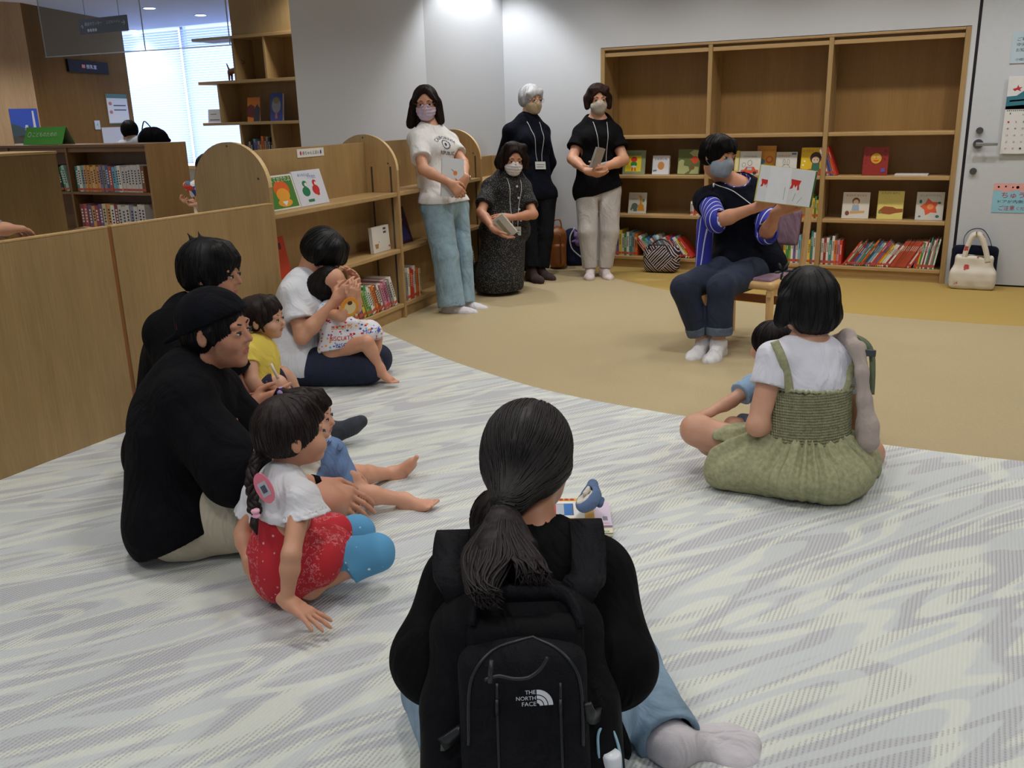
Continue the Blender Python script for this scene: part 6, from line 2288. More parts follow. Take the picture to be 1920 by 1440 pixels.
def page(name, x0, x1, lift0, lift1, art):
    """a leaf from x0 to x1 whose distance from the block grows from lift0 to lift1"""
    u2 = unit(bu * (x1 - x0) + bnn * (lift1 - lift0)); w = math.hypot(x1 - x0, lift1 - lift0)
    o = bo + bu * x0 + bnn * lift0
    bm = bmesh.new()
    prism_bm(bm, [(0, 0), (w, 0), (w, BHh + .001), (0, BHh + .001)], o, u2, bv, .0012, 0)
    for pl_, mi in art:
        prism_bm(bm, pl_, o + np.cross(u2, bv) * .0012, u2, bv, .0004, mi)
    return bm_obj(name, bm, [PAGEW, REDP, GRP], bk)


page('left_page', .0, .062, .004, .002, [(tul(.034, .090, .022), 1)])
page('folded_page', .045, .150, .006, .040, [([(.090, .02), (.092, .02), (.092, .085), (.090, .085)], 2)])
page('right_page', .150, BW, .038, .002, [(tul(.032, .100, .028), 1), ([(.055, .01), (.057, .01), (.080, .045), (.078, .045)], 2), ([(.03, .02), (.032, .02), (.040, .06), (.038, .06)], 2)])

# ================================================================== MOTHER IN THE GREEN SHIRRED DRESS, WITH TODDLER
base = on_floor(1500, 900)
r = empty('person', base, 0, 'woman with a black bob sitting in a sage green dress over a white tee', 'person')
g = Fig(at(1515, 640, 3.20), at(1510, 862, 3.22), at(1512, 566, 3.20), facing(-172), facing(-158, -4), head_u=unit(UP - CR * .03), h=.225, s=.98, wide=.98)
g.sh = [at(1452, 672, 3.15), at(1588, 676, 3.24)]
g.hp = [at(1470, 868, 3.22), at(1552, 868, 3.24)]
g.el = [at(1420, 798, 3.14), at(1618, 790, 3.32)]
g.wr = [at(1478, 805, 3.34), at(1560, 800, 3.48)]
g.kn = [at(1306, 806, 3.32), at(1628, 850, 3.46)]
g.an = [at(1400, 872, 3.58), at(1530, 880, 3.62)]
g.hands = [dict(wr=g.wr[0], D=CR + CFW * .4, P=-CFW, left=True, s=.95, curl=.4), dict(wr=g.wr[1], D=-CR, P=-CFW, left=False, s=.95, curl=.4)]
g.feet = [dict(an=g.an[0], T=CR, up=CFW + UP, bare=True, left=True), dict(an=g.an[1], T=-CR, up=CFW + UP, bare=True, left=False)]
SKM = skin((206, 158, 132))
make_body(r, g, SKM, .0055)
WHT = fabric((222, 222, 232), .04)
sl = [sleeve(g, 0, .42, .060, .066), sleeve(g, 1, .42, .060, .066)]
pr = torso_prims(g, .010, True) + sl[0][0] + sl[1][0] + [Cut(g.P + UP * .10, -UP)] + sl[0][1] + sl[1][1] + [Ell(g.N + UP * .028 + g.F * .01, (.080, .070, .030), None, .01, True)]
tee = blob('white_tee', pr, [WHT], r, res=.006, amp=.0035, freq=26, seed=31, aniso=(.5, .5, 1.6))
SAGE, nt, b = new_mat('sage_crinkle_cotton')
nz = N(nt, 'ShaderNodeTexNoise', Scale=70.0, Detail=5.0)
nt.links.new(coords(nt), nz.inputs['Vector'])
nt.links.new(ramp(nt, nz.outputs[0], [(.3, srgb(142, 142, 108)), (.7, srgb(168, 168, 132))]), b.inputs['Base Color'])
b.inputs['Roughness'].default_value = .9
bump(nt, b, nz.outputs[0], .4, .003)
SHIR, nt, b = new_mat('sage_shirred_cotton')
nz = N(nt, 'ShaderNodeTexNoise', Scale=70.0, Detail=5.0)
nt.links.new(coords(nt), nz.inputs['Vector'])
nt.links.new(ramp(nt, nz.outputs[0], [(.3, srgb(140, 140, 106)), (.7, srgb(166, 166, 130))]), b.inputs['Base Color'])
b.inputs['Roughness'].default_value = .9
w1 = N(nt, 'ShaderNodeTexWave', Scale=34.0, Distortion=1.0)
w1.bands_direction = 'Z'
nt.links.new(coords(nt), w1.inputs['Vector'])
w2 = N(nt, 'ShaderNodeTexWave', Scale=48.0, Distortion=3.0, Detail=2.0)
w2.bands_direction = 'X'
nt.links.new(coords(nt, rot=(0, 0, -.45)), w2.inputs['Vector'])
ad = N(nt, 'ShaderNodeMath', operation='ADD')
nt.links.new(w1.outputs[0], ad.inputs[0])
nt.links.new(w2.outputs[0], ad.inputs[1])
bump(nt, b, ad.outputs[0], .9, .006)
wz = float(at(1510, 842, 3.10)[2]); tz = float(at(1510, 742, 3.08)[2])
PX_, PY_ = float(g.P[0]), float(g.P[1])
ctr = g.P + UP * .1
def shir(X, Y, Z):
    a = np.arctan2(Y - PY_, X - PX_)
    return .0016 * np.sin(a * 105) * np.sin(Z * 620) + .0012 * np.sin(Z * 620)
pr = [Cone(A3(g.C[0], g.C[1], tz + .02), A3(PX_, PY_, wz - .03), .160, .158, .02, g.F, .72)]
pr += [Cut((0, 0, tz), UP), Cut((0, 0, wz - .03), -UP), Cone(A3(g.C[0], g.C[1], tz + .05), A3(g.C[0], g.C[1], tz - .03), .150, .150, .004, g.F, .70, sub=True, fe=True)]
bod = blob('shirred_bodice', pr, [SHIR], r, res=.0045, fn=shir, it=1)
bm = bmesh.new()
ringp = []
for k_ in range(120):
    a = 2 * math.pi * k_ / 120
    rr = .160 + .004 * math.sin(k_ * 1.9)
    ringp.append(A3(g.C[0], g.C[1], tz + .002 + .004 * math.sin(k_ * 2.7)) + g.L * math.cos(a) * rr + unit(A3(g.F[0], g.F[1], 0)) * math.sin(a) * rr * .73)
tube_bm(bm, ringp, .006, 6, closed=True)
bm_obj('ruffled_edge', bm, [SAGE], r, smooth=True)


def gather(X, Y, Z):
    a = np.arctan2(Y - PY_, X - PX_)
    f = np.clip((Z - .02) / .10, 0, 1)
    return .010 * (np.sin(a * 22 + 2 * np.sin(a * 5)) * .6 + .5 * np.sin(a * 37 + 1.3 + np.sin(a * 7))) * (.25 + .75 * f)


pr = [Ell(g.P - UP * .02, (.240, .220, .105), (CR, CFW, UP), .04), Cone(g.P + UP * .0, A3(PX_, PY_, wz + .008), .19, .150, .02, g.F, .76, fe=True),
      Cone(g.P + CR * .08, at(1612, 872, 3.34), .110, .080, .05),
      Cone(at(1600, 900, 3.25), at(1560, 905, 3.10), .06, .07, .05), Cone(g.P - CR * .04 + UP * .005, at(1340, 850, 3.30), .135, .104, .04, fe=True),
      Cone(at(1440, 880, 3.20), at(1360, 880, 3.22), .09, .07, .04)]
pr += [Cut((0, 0, .004), -UP), Cone(at(1362, 846, 3.30), at(1320, 850, 3.30), .080, .094, .004, sub=True, fs=True)]
blob('gathered_skirt', pr, [SAGE], r, res=.006, amp=.004, freq=24, seed=34, fn=gather)
for pts_ in ([(1452, 640), (1462, 665), (1474, 700), (1484, 745)], [(1618, 672), (1612, 700), (1598, 725), (1580, 750)]):
    q = on_cloth(tee, [at(x_, y_, 3.1) for x_, y_ in pts_], CFW, .004)
    bm = bmesh.new()
    ribbon_bm(bm, smoothpath(q, 5), CR, .030, .005)
    bm_obj('shoulder_strap', bm, [SAGE], r, smooth=True)
p, h = g.hpnt, g.h
HJ = hairmat((12, 10, 12), .35)
hp_ = hair_cap(g, .085, (.56, 0, -.22), (.36, .33, .42), -.36)
hp_ += [Cone(p(-.02, .40, .1), p(.05, .44, -.24), .13 * h, .12 * h, .1 * h), Cone(p(-.02, -.40, .1), p(.03, -.50, -.26), .14 * h, .13 * h, .1 * h),
        Ell(p(-.24, 0, -.20), [.30 * h, .44 * h, .30 * h], (g.hf, g.hl, g.hu), .08 * h)]
make_hair(r, g, hp_, HJ, .0055, freq=260)
bm = bmesh.new()
q0 = at(1468, 508, 3.12)
for a_ in (0, 1.1, 2.2, 3.3, 4.4):
    d_ = CR * math.cos(a_) + UP * math.sin(a_)
    tube_bm(bm, smoothpath([q0, q0 + d_ * .018 - CFW * .010, q0 + d_ * .030 + CR * .004, q0 + d_ * .012], 4), .0035, 6)
bm_obj('hair_bow', bm, [plain((16, 16, 18), .5)], r, smooth=True)
ex = p(-.0, .40, -.16)
bm = bmesh.new()
tube_bm(bm, [ex, ex - UP * .034], .0007, 5)
small_ell(bm, ex - UP * .038, (.005, .005, .005), ((1, 0, 0), (0, 1, 0), (0, 0, 1)))
bm_obj('pearl_earring', bm, [plain((226, 222, 214), .2)], r, smooth=True)

# toddler on her lap
base = on_floor(1430, 860)
r = empty('person', base, 0, 'toddler in a light blue shirt on the green-dressed woman lap, hand resting on her knee', 'person')
g2 = Fig(at(1452, 705, 3.44), at(1446, 808, 3.42), at(1446, 645, 3.46), facing(-150), facing(-150, -5), h=.17, s=.52, wide=1.1)
g2.sh = [at(1412, 722, 3.40), at(1482, 716, 3.48)]
g2.el = [at(1372, 752, 3.36), at(1500, 760, 3.56)]
g2.wr = [at(1328, 775, 3.33), at(1480, 790, 3.66)]
g2.kn = [at(1374, 798, 3.36), at(1440, 800, 3.66)]
g2.an = [at(1400, 850, 3.66), at(1420, 850, 3.72)]
g2.hands = [dict(wr=g2.wr[0], D=-CR * .95 - UP * .25, P=-UP, left=True, s=.62, curl=.28, spread=.25, fat=1.1), dict(wr=g2.wr[1], D=CFW, P=-UP, left=False, s=.55, curl=.4)]
g2.feet = [dict(an=g2.an[i], T=CFW * .8 - CR * .3, s=.55, bare=True, left=i == 0) for i in (0, 1)]
make_body(r, g2, SKM, .0045, child=True, fat=1.25, legfat=1.1, mouth=True)
sl = [sleeve(g2, 0, .60, .075, .090), sleeve(g2, 1, .60, .075, .090)]
blob('shirt', torso_prims(g2, .03, False) + sl[0][0] + sl[1][0] + sl[0][1] + sl[1][1] + [Cut(g2.P + UP * .015, -UP)], [fabric((150, 178, 206), .06)], r, res=.005, amp=.002, freq=30)
blob('romper', [Cone(g2.hp[0], g2.hp[1], .075, .075, .02), Cone(g2.C, g2.P, .080, .085, .02), Cone(g2.hp[0], g2.hp[0] + (g2.kn[0] - g2.hp[0]) * .8, .062, .055, .02, fe=True),
                Cone(g2.hp[1], g2.hp[1] + (g2.kn[1] - g2.hp[1]) * .8, .062, .055, .02, fe=True)], [fabric((92, 104, 124), .1)], r, res=.006, amp=.003, freq=26)
make_hair(r, g2, hair_cap(g2, .055, (.52, 0, -.2), (.36, .36, .42), -.34, child=True), hairmat((24, 18, 17), .2), .005)
face_parts(r, g2, True)

# beige sling bag over her right shoulder
SLING = fabric((178, 164, 156), .08)
sb_ = empty('sling_bag', at(1630, 800, 3.24), 0, 'beige cloth baby sling hanging from the right shoulder of the woman in green', 'bag')
pth = [at(*q) for q in ((1568, 636, 3.26), (1588, 632, 3.20), (1606, 655, 3.15), (1616, 700, 3.13), (1622, 750, 3.14), (1628, 800, 3.15), (1628, 828, 3.16))]
rad = (.020, .025, .026, .022, .026, .040, .046)
blob('sling_cloth', [Cone(pth[i], pth[i + 1], rad[i], rad[i + 1], .02, CFW, .7) for i in range(6)], [SLING], sb_, res=.005, amp=.006, freq=42, seed=37, aniso=(1.2, 1.2, .25))
bm = bmesh.new()
ribbon_bm(bm, smoothpath([at(1600, 628, 3.20), at(1622, 640, 3.16), at(1634, 662, 3.15), at(1636, 700, 3.15), at(1634, 740, 3.16)], 5), CR + CFW * .3, .022, .004)
bm_obj('webbing_strap', bm, [fabric((104, 112, 88), .1)], sb_, smooth=True)
bm = bmesh.new()
box_bm(bm, (-.018, -.006, -.012), (.018, .006, .012), bev=.003, M=Matrix.Translation(V3(at(1632, 662, 3.13))))
bm_obj('buckle', bm, [plain((60, 66, 70), .4)], sb_)

# ================================================================== FOREGROUND WOMAN WITH BACKPACK
base = on_floor(975, 1500)
r = empty('person', base, 0, 'woman with a long dark ponytail and black top sitting in the foreground', 'person')
g = Fig(at(990, 1015, 1.74), at(972, 1435, 1.70), at(994, 860, 1.80), facing(178), facing(158, -12), head_u=unit(UP + CFW * .2), h=.228, s=1.0, wide=1.0)
g.sh = [at(872, 1090, 1.70), at(1112, 1082, 1.72)]
g.hp = [at(918, 1448, 1.72), at(1040, 1448, 1.72)]
g.el = [at(824, 1240, 1.64), at(1146, 1250, 1.64)]
g.wr = [at(880, 1262, 1.92), at(1085, 1270, 1.92)]
g.kn = [at(816, 1296, 2.02), at(1175, 1242, 2.14)]
g.an = [at(872, 1398, 1.86), at(1262, 1398, 1.89)]
g.hands = [dict(wr=g.wr[0], D=CR + CFW * .3, P=UP - CFW * .3, left=True, s=.95, curl=.4), dict(wr=g.wr[1], D=-CR + CFW * .3, P=UP - CFW * .3, left=False, s=.95, curl=.4)]
make_body(r, g, skin((196, 142, 110)), .005, mouth=True)
TOPB = fabric((11, 11, 13), .25, sheen=0)
sl = [sleeve(g, 0, 1.45, .062, .070, k=.03), sleeve(g, 1, 1.45, .062, .070, k=.03)]
pr = torso_prims(g, .024, False) + sl[0][0] + sl[1][0] + [Cone(g.N + UP * .015, g.N - UP * .05, .066, .085, .03, fs=True)]
pr += [Cone(g.sh[0] - UP * .04, g.el[0] + UP * .01, .064, .078, .04, CFW, .8), Cone(g.sh[1] - UP * .04, g.el[1] + UP * .01, .064, .078, .04, CFW, .8)]
pr += [Cut(g.P + UP * .085, -UP)] + sl[0][1] + sl[1][1] + [Ell(g.N + UP * .045 + CFW * .01, (.060, .060, .030), None, .01, True)]
top = blob('black_top', pr, [TOPB], r, res=.006, amp=.005, freq=16, seed=41, aniso=(1, 1, .6))
jl = [leggings(g, 0, .98, .020, .066), leggings(g, 1, .96, .022, .070)]
LJ = denim((122, 146, 166))
blob('jeans', [Cone(g.hp[0], g.hp[1], .116, .116, .04), Ell(g.P - UP * .01, (.185, .150, .112), (CR, CFW, UP), .03), Cone(g.P, g.P + UP * .08, .12, .135, .03, g.F, .75)] + jl[0][0] + jl[1][0] + jl[0][1] + jl[1][1] + [Cut((0, 0, .004), -UP)], [LJ], r, res=.006, amp=.006, freq=24, seed=42)
blob('sock', foot_prims(g.an[1] - UP * .0, unit(CR * .98 + CFW * -.06 - UP * .05), .98, up=unit(UP * .55 - CFW * .85), inf=.004, left=False) + [Cone(g.an[1], g.an[1] + unit(g.kn[1] - g.an[1]) * .05, .042, .042, .02), Ell(g.an[1] + CR * .135 - UP * .044 - CFW * .005, (.048, .032, .028), (CR, CFW, UP), .04)],
     [fabric((206, 200, 204), .05)], r, res=.0045, amp=.0015, freq=45, seed=43)
blob('sock', foot_prims(g.an[0], unit(CR + CFW * .2), 1.0, up=unit(UP - CFW * .4), inf=.004, left=True), [fabric((206, 200, 204), .05)], r, res=.006, amp=.0015, freq=45, seed=44)
p, h = g.hpnt, g.h
HF = hairmat((22, 16, 15), .45)
ax = (g.hf, g.hl, g.hu)
tie = at(946, 946, 1.66)
pr = hair_cap(g, .035, (.50, 0, -.22), (.34, .33, .44), -.30)
pr += [Cone(p(-.30, .12, .05), tie, .16 * h, .085 * h, .12 * h), Cone(p(-.25, -.18, -.05), tie + CR * .01, .15 * h, .08 * h, .12 * h), Cone(p(-.1, .28, -.02), tie, .10 * h, .07 * h, .1 * h),
       Cone(p(-.05, -.30, -.05), tie + CR * .015, .08 * h, .07 * h, .1 * h)]
make_hair(r, g, pr, HF, .0042, amp=.0010, freq=480, n=900, toward=tie)
HT = hairmat((28, 19, 20), .4)
tail = [(946, 950, 1.655, .018), (940, 985, 1.625, .028), (932, 1035, 1.580, .036), (915, 1085, 1.530, .022), (912, 1110, 1.500, .008)]
pr = [Cone(at(*a[:3]), at(*b_[:3]), a[3], b_[3], .02, CFW, .6) for a, b_ in zip(tail, tail[1:])]
pr += [Cone(at(945, 960, 1.65), at(980, 1030, 1.61), .016, .030, .02, CFW, .6)]
blob('ponytail', pr, [HT], r, res=.004, amp=.0018, freq=480, aniso=(1, 1, .10), seed=5)
bm = bmesh.new()
tube_bm(bm, [tie + (CR * math.cos(t) + (UP * .5 + CFW * .8) * math.sin(t)) * .021 for t in (2 * math.pi * k / 16 for k in range(16))], .006, 6, closed=True)
bm_obj('hair_tie', bm, [plain((14, 14, 16), .6)], r, smooth=True)
rs = random.Random(7)
bm = bmesh.new()
for k_ in range(420):
    w_ = rs.uniform(-1, 1)
    dz_ = rs.uniform(0, 1)
    x1_ = 938 + w_ * 34 + rs.uniform(-4, 4)
    x2_ = 940 + w_ * 70 + rs.uniform(-6, 6)
    if w_ < .25:
        x3_ = 915 + w_ * 34 + rs.uniform(-10, 10); y3_ = 1098 + rs.uniform(-14, 14)
        x4_ = 925 + w_ * 26 + rs.uniform(-14, 22); y4_ = 1134 + rs.uniform(-26, 12)
    else:
        x3_ = 958 + w_ * 64 + rs.uniform(-10, 10); y3_ = 1068 + rs.uniform(-12, 10)
        x4_ = 960 + w_ * 72 + rs.uniform(-14, 14); y4_ = 1088 + rs.uniform(-16, 14)
    q = [at(946 + w_ * 12, 952 + rs.uniform(-3, 3), 1.650 - .012 * dz_), at(x1_, 990, 1.600 - .022 * dz_ * (1 - abs(w_))), at(x2_, 1040, 1.548 - .030 * dz_ * (1 - abs(w_)) + .02 * abs(w_)),
         at(x3_, y3_, 1.500 - .020 * dz_ + (.03 if w_ >= .25 else 0)), at(x4_, y4_, 1.462 - .012 * dz_ + (.05 if w_ >= .25 else 0))]
    pp = smoothpath(q, 4)
    tube_bm(bm, pp, [.0030] * (len(pp) - 5) + [.0027, .0022, .0016, .0010, .0003], 4)
bm_obj('loose_strands', bm, [HT], r)
face_parts(r, g)

# ---- backpack
bpk = empty('backpack', at(975, 1400, 1.55), 0, 'black backpack with white logo lettering worn by the foreground woman', 'backpack')
bxR = unit(CR + UP * .02); bz = unit(g.up * 1.0 + CFW * -.02); bzn = unit(bz - bxR * (bz @ bxR)); bf = np.cross(bxR, bzn)        # bf points forward, away from the camera
PACK = fabric((13, 13, 16), .2, 700, sheen=0, bumpy=.4, rough=.75)
PACK2 = fabric((19, 19, 23), .2, 700, sheen=0, bumpy=.5, rough=.7)
AX = (bxR, bf, bzn)
c0 = at(975, 1335, 1.555)
pr = [RBox(c0, (.150, .062, .190), AX, .055, .03), Ell(c0 + bzn * .150, (.112, .060, .085), AX, .05), RBox(c0 - bzn * .06, (.168, .060, .12), AX, .05, .05)]
main = blob('main_compartment', pr, [PACK], bpk, res=.005, amp=.0025, freq=28, seed=51)
c1_ = at(985, 1395, 1.470)
pr = [RBox(c1_, (.104, .034, .160), AX, .03, .02), Ell(c1_ + bzn * .115, (.085, .034, .055), AX, .03)]
pock = blob('front_pocket', pr, [PACK2], bpk, res=.0045, amp=.0018, freq=34, seed=52)
c2_ = at(985, 1300, 1.50)
blob('bungee_panel', [RBox(at(985, 1215, 1.502), (.098, .030, .055), AX, .028, .02)], [PACK], bpk, res=.005, amp=.0018, freq=34, seed=53)


def on_pack(obs, pts, lift=.003):
    out = None
    for ob in obs:
        q = on_cloth(ob, [np.asarray(t) - CFW * .1 for t in pts], CFW, lift)
        out = q if out is None else [a if np.dot(a, CFW) < np.dot(b__, CFW) else b__ for a, b__ in zip(out, q)]
    return out


ZIP = plain((24, 24, 28), .4)
bm = bmesh.new()
arc = [(880, 1390), (880, 1300), (890, 1255), (915, 1228), (950, 1215), (1000, 1210), (1050, 1222), (1078, 1250), (1090, 1300), (1092, 1390)]
tube_bm(bm, on_pack([main, pock], smoothpath([at(x_, y_, 1.45) for x_, y_ in arc], 4), .001), .003, 6)
bm_obj('pocket_zip', bm, [ZIP], bpk, smooth=True)
bm = bmesh.new()
for x_ in (932, 1050):
    tube_bm(bm, on_pack([pock], smoothpath([at(x_, 1272, 1.45), at(x_ + 1, 1340, 1.45), at(x_ + 4, 1432, 1.45)], 4), .001), .0028, 6)
    tube_bm(bm, on_pack([pock], [at(x_, 1300, 1.45), at(x_, 1330, 1.45)], .004), .0032, 6)
bm_obj('pocket_seam', bm, [ZIP], bpk, smooth=True)
bm = bmesh.new()
tube_bm(bm, on_pack([main, pock], smoothpath([at(x_, y_, 1.45) for x_, y_ in ((912, 1205), (935, 1198), (965, 1203), (990, 1200), (1010, 1185), (1022, 1165))], 5), .006), .0028, 6)
tube_bm(bm, on_pack([main, pock], [at(924, 1170, 1.45), at(922, 1210, 1.45)], .004), .004, 6)
bm_obj('zip_cord', bm, [ZIP], bpk, smooth=True)
bm = bmesh.new()
ribbon_bm(bm, [q - CFW * .012 for q in on_pack([main], smoothpath([at(x_, y_, 1.45) for x_, y_ in ((884, 1200), (895, 1172), (925, 1158), (985, 1152), (1045, 1158), (1078, 1175), (1090, 1205))], 5), .004)], UP, .030, .012)
bm_obj('top_hood_band', bm, [PACK2], bpk, smooth=True)
for pts_ in (((842, 1385, 1.50), (830, 1395, 1.47), (868, 1368, 1.47)), ((1128, 1335, 1.50), (1110, 1345, 1.46), (1096, 1320, 1.45))):
    bm = bmesh.new()
    ribbon_bm(bm, smoothpath([at(*q) for q in pts_], 4), UP, .022, .006)
    bm_obj('side_buckle_strap', bm, [ZIP], bpk, smooth=True)
for sx, pts_ in (('l', ((868, 1022, 1.84), (850, 1008, 1.72), (842, 1035, 1.60), (858, 1095, 1.565), (885, 1150, 1.56))),
                 ('r', ((1080, 1010, 1.84), (1098, 995, 1.72), (1104, 1030, 1.60), (1088, 1100, 1.565), (1062, 1150, 1.56)))):
    q = [at(*t) for t in pts_]
    q2 = on_cloth(top, q[:3], -UP, .012)
    bm = bmesh.new()
    ribbon_bm(bm, smoothpath([q2[0], q2[1], q2[2] * .5 + q[2] * .5] + q[3:], 6), CR, .062, .016)
    bm_obj('shoulder_strap', bm, [PACK2], bpk, smooth=True)
bm = bmesh.new()
ribbon_bm(bm, smoothpath([at(1130, 1320, 1.60), at(1150, 1345, 1.58), at(1172, 1400, 1.56), at(1168, 1420, 1.56)], 5), CR + UP * .4, .022, .003)
bm_obj('loose_webbing', bm, [PACK], bpk, smooth=True)
LOGO = plain((206, 208, 214), .5)
lc = at(994, 1306, 1.44)
pc = [('text', 'THE', .0, .0105, .0235, 0), ('text', 'NORTH', -.0075, .0, .040, 0), ('text', 'FACE', -.0028, -.0105, .030, 0)]
pc = [('text', 'THE', .0005, .0098, .0165, 0), ('text', 'NORTH', -.0068, .0, .031, 0), ('text', 'FACE', -.0022, -.0098, .0225, 0)]
for r0_, r1_ in ((.0045, .0105), (.0120, .0175), (.0190, .0270)):
    n_ = 10
    o_ = [(.0105 + r1_ * math.sin(t) * .95, -.0135 + r1_ * math.cos(t)) for t in np.linspace(0, math.pi / 2, n_)]
    i_ = [(.0105 + r0_ * math.sin(t) * .95, -.0135 + r0_ * math.cos(t)) for t in np.linspace(math.pi / 2, 0, n_)]
    pc.append(('poly', o_ + i_, 0))
decal(pock, 'logo_patch', pc, lc, bxR, unit(bzn), CFW, [LOGO], .0015)

# ---- drink bottle with blue cord on the pack side
bt = empty('drink_bottle', at(1146, 1436, 1.50), 0, 'small bottle with white cap and pale blue cord hanging at the backpack side', 'bottle')
ctr_ = at(1146, 1455, 1.50)
bm = bmesh.new(); tube_bm(bm, [ctr_ - UP * .09, ctr_ - UP * .085, ctr_ - UP * .0, ctr_ + UP * .012], [.024, .027, .027, .019], 20); bm_obj('bottle_body', bm, [plain((150, 186, 200), .25)], bt, smooth=True)
bm = bmesh.new(); tube_bm(bm, [ctr_ + UP * .010, ctr_ + UP * .013, ctr_ + UP * .042, ctr_ + UP * .046], [.015, .017, .0165, .013], 20); bm_obj('cap', bm, [plain((222, 226, 232), .3)], bt, smooth=True)
bm = bmesh.new()
tube_bm(bm, smoothpath([at(1127, 1462, 1.49), at(1122, 1410, 1.48), at(1122, 1375, 1.48), at(1135, 1358, 1.50), at(1150, 1372, 1.50), at(1162, 1410, 1.50), at(1165, 1450, 1.49)], 6), .0026, 6)
bm_obj('carry_cord', bm, [plain((150, 190, 210), .5)], bt, smooth=True)

# ---- child in front of her
base = on_floor(950, 1260)
r = empty('person', base, 0, 'small dark-haired child mostly hidden in front of the foreground woman ponytail', 'person')
g3 = Fig(at(948, 1058, 2.06), at(950, 1180, 2.02), at(946, 988, 2.08), facing(170), facing(-170, -5), h=.18, s=.52, wide=1.1)
g3.el = [at(900, 1130, 2.1), at(1000, 1130, 2.1)]; g3.wr = [at(910, 1170, 2.2), at(990, 1170, 2.2)]
g3.kn = [at(915, 1180, 2.25), at(985, 1180, 2.25)]; g3.an = [at(915, 1180, 2.42), at(985, 1180, 2.42)]
g3.hands = [dict(wr=g3.wr[i], D=CFW, P=-UP, left=i == 0, s=.52, curl=.4) for i in (0, 1)]
g3.feet = [dict(an=g3.an[i], T=UP + CFW * .2, up=-CFW, s=.55, bare=True, left=i == 0) for i in (0, 1)]
make_body(r, g3, SKM, .006, child=True, fat=1.2)
sl = [sleeve(g3, 0, .6, .075, .085), sleeve(g3, 1, .6, .075, .085)]
blob('shirt', torso_prims(g3, .03, False) + [Cone(g3.hp[i], g3.kn[i], .06, .05, .02) for i in (0, 1)] + sl[0][0] + sl[1][0], [fabric((60, 62, 70), .1)], r, res=.006)
make_hair(r, g3, hair_cap(g3, .055, (.52, 0, -.2), (.36, .36, .42), -.34, child=True), hairmat((24, 18, 17), .2), .005)
face_parts(r, g3, True)

# ---- stack of books with a pair of baby shoes on the carpet
def flat_book(label, c, yaw, w, d, z, t, cover, art=(), mats=()):
    u = A3(math.cos(yaw), math.sin(yaw), 0); v = A3(-math.sin(yaw), math.cos(yaw), 0)
    o = A3(c[0], c[1], z) - u * w / 2 - v * d / 2
    bm = bmesh.new()
    prism_bm(bm, [(0, 0), (w, 0), (w, d), (0, d)], o, u, v, .002, 0)
    prism_bm(bm, [(.003, .003), (w - .003, .003), (w - .003, d - .003), (.003, d - .003)], o + UP * .002, u, v, t - .004, 1)
    prism_bm(bm, [(0, 0), (w, 0), (w, d), (0, d)], o + UP * (t - .002), u, v, .002, 0)
    prism_bm(bm, [(0, 0), (w, 0), (w, .003), (0, .003)], o, u, v, t, 0)
    ot = o + UP * t
    for k_, a in enumerate(art):
        if a[0] == 'poly':
            prism_bm(bm, [(q[0] * w, q[1] * d) for q in a[1]], ot, u, v, .0003 + .0002 * k_, a[2])
        elif a[0] == 'spine':
            text_bm(bm, a[1], o + u * a[2] * w + UP * t * .5, u, UP, a[4] * w, a[5], .0006)
        else:
            text_bm(bm, a[1], ot + u * a[2] * w + v * a[3] * d, u, v, a[4] * w, a[5], .0014)
    me = bpy.data.meshes.new('picture_book'); bm.to_mesh(me); bm.free()
    ob = link('picture_book', me, [plain(cover, .4), BOOKPAGE] + [plain(m, .5) for m in mats], None, A3(c[0], c[1], z))
    return tag(ob, label, 'book')


yw = math.atan2(CR[1], CR[0]) - .03
q = on_floor(1075, 985)
flat_book('white book at the very bottom of the stack on the carpet', q - CFW * .03 - CR * .02, yw, .17, .20, .0005, .006, (222, 222, 216), [('poly', [(.8, .03), (.9, .03), (.88, .12), (.82, .14)], 2)], [(60, 130, 80)])
flat_book('cream picture book with a green nine, second from the bottom of the stack', q + CR * .025 + CFW * .005, yw - .02, .20, .21, .007, .012, (224, 214, 190),
          [('poly', EL(.90, .07, .05, .03), 2), ('poly', EL(.90, .07, .03, .012), 0)], [(50, 150, 90)])
flat_book('lilac picture book with red lettering under the yellow book', q + CR * .040 + CFW * .035, yw, .17, .19, .0195, .005, (214, 196, 216),
          [('poly', [(.84, .22), (.93, .22), (.93, .38), (.84, .38)], 2), ('text', 'えほん', .88, .10, .16, 3)], [(120, 120, 130), (200, 60, 60)])
flat_book('yellow picture book with a train picture, on top of the stack under the shoes', q - CR * .018 + CFW * .03, yw, .175, .20, .025, .014, (222, 166, 44),
          [('poly', [(.10, .22), (.82, .22), (.82, .88), (.10, .88)], 2), ('poly', [(.12, .32), (.62, .32), (.62, .78), (.12, .78)], 3), ('poly', [(.20, .34), (.44, .34), (.44, .76), (.20, .76)], 4),
           ('poly', [(.24, .36), (.29, .36), (.29, .74), (.24, .74)], 5), ('poly', [(.44, .32), (.60, .32), (.60, .78), (.44, .78)], 6), ('text', '●●●', .5, .95, .3, 5),
           ('spine', 'ちいさなきかんしゃ', .65, 0, .45, 7)], [(226, 224, 222), (90, 84, 90), (170, 176, 186), (180, 50, 44), (40, 110, 180), (60, 120, 70)])
sh_ = empty('baby_shoe', on_floor(1100, 960, .039), 0, 'blue-grey baby shoe with pale lining lying on the yellow book', 'shoe')
sc_ = at(1103, 938, 2.945)
sd = unit(CR * .55 + UP * .10 + CFW * .85); su = unit(UP * .75 - CR * .55 - CFW * .2); su = unit(su - sd * (su @ sd)); ss = np.cross(su, sd)
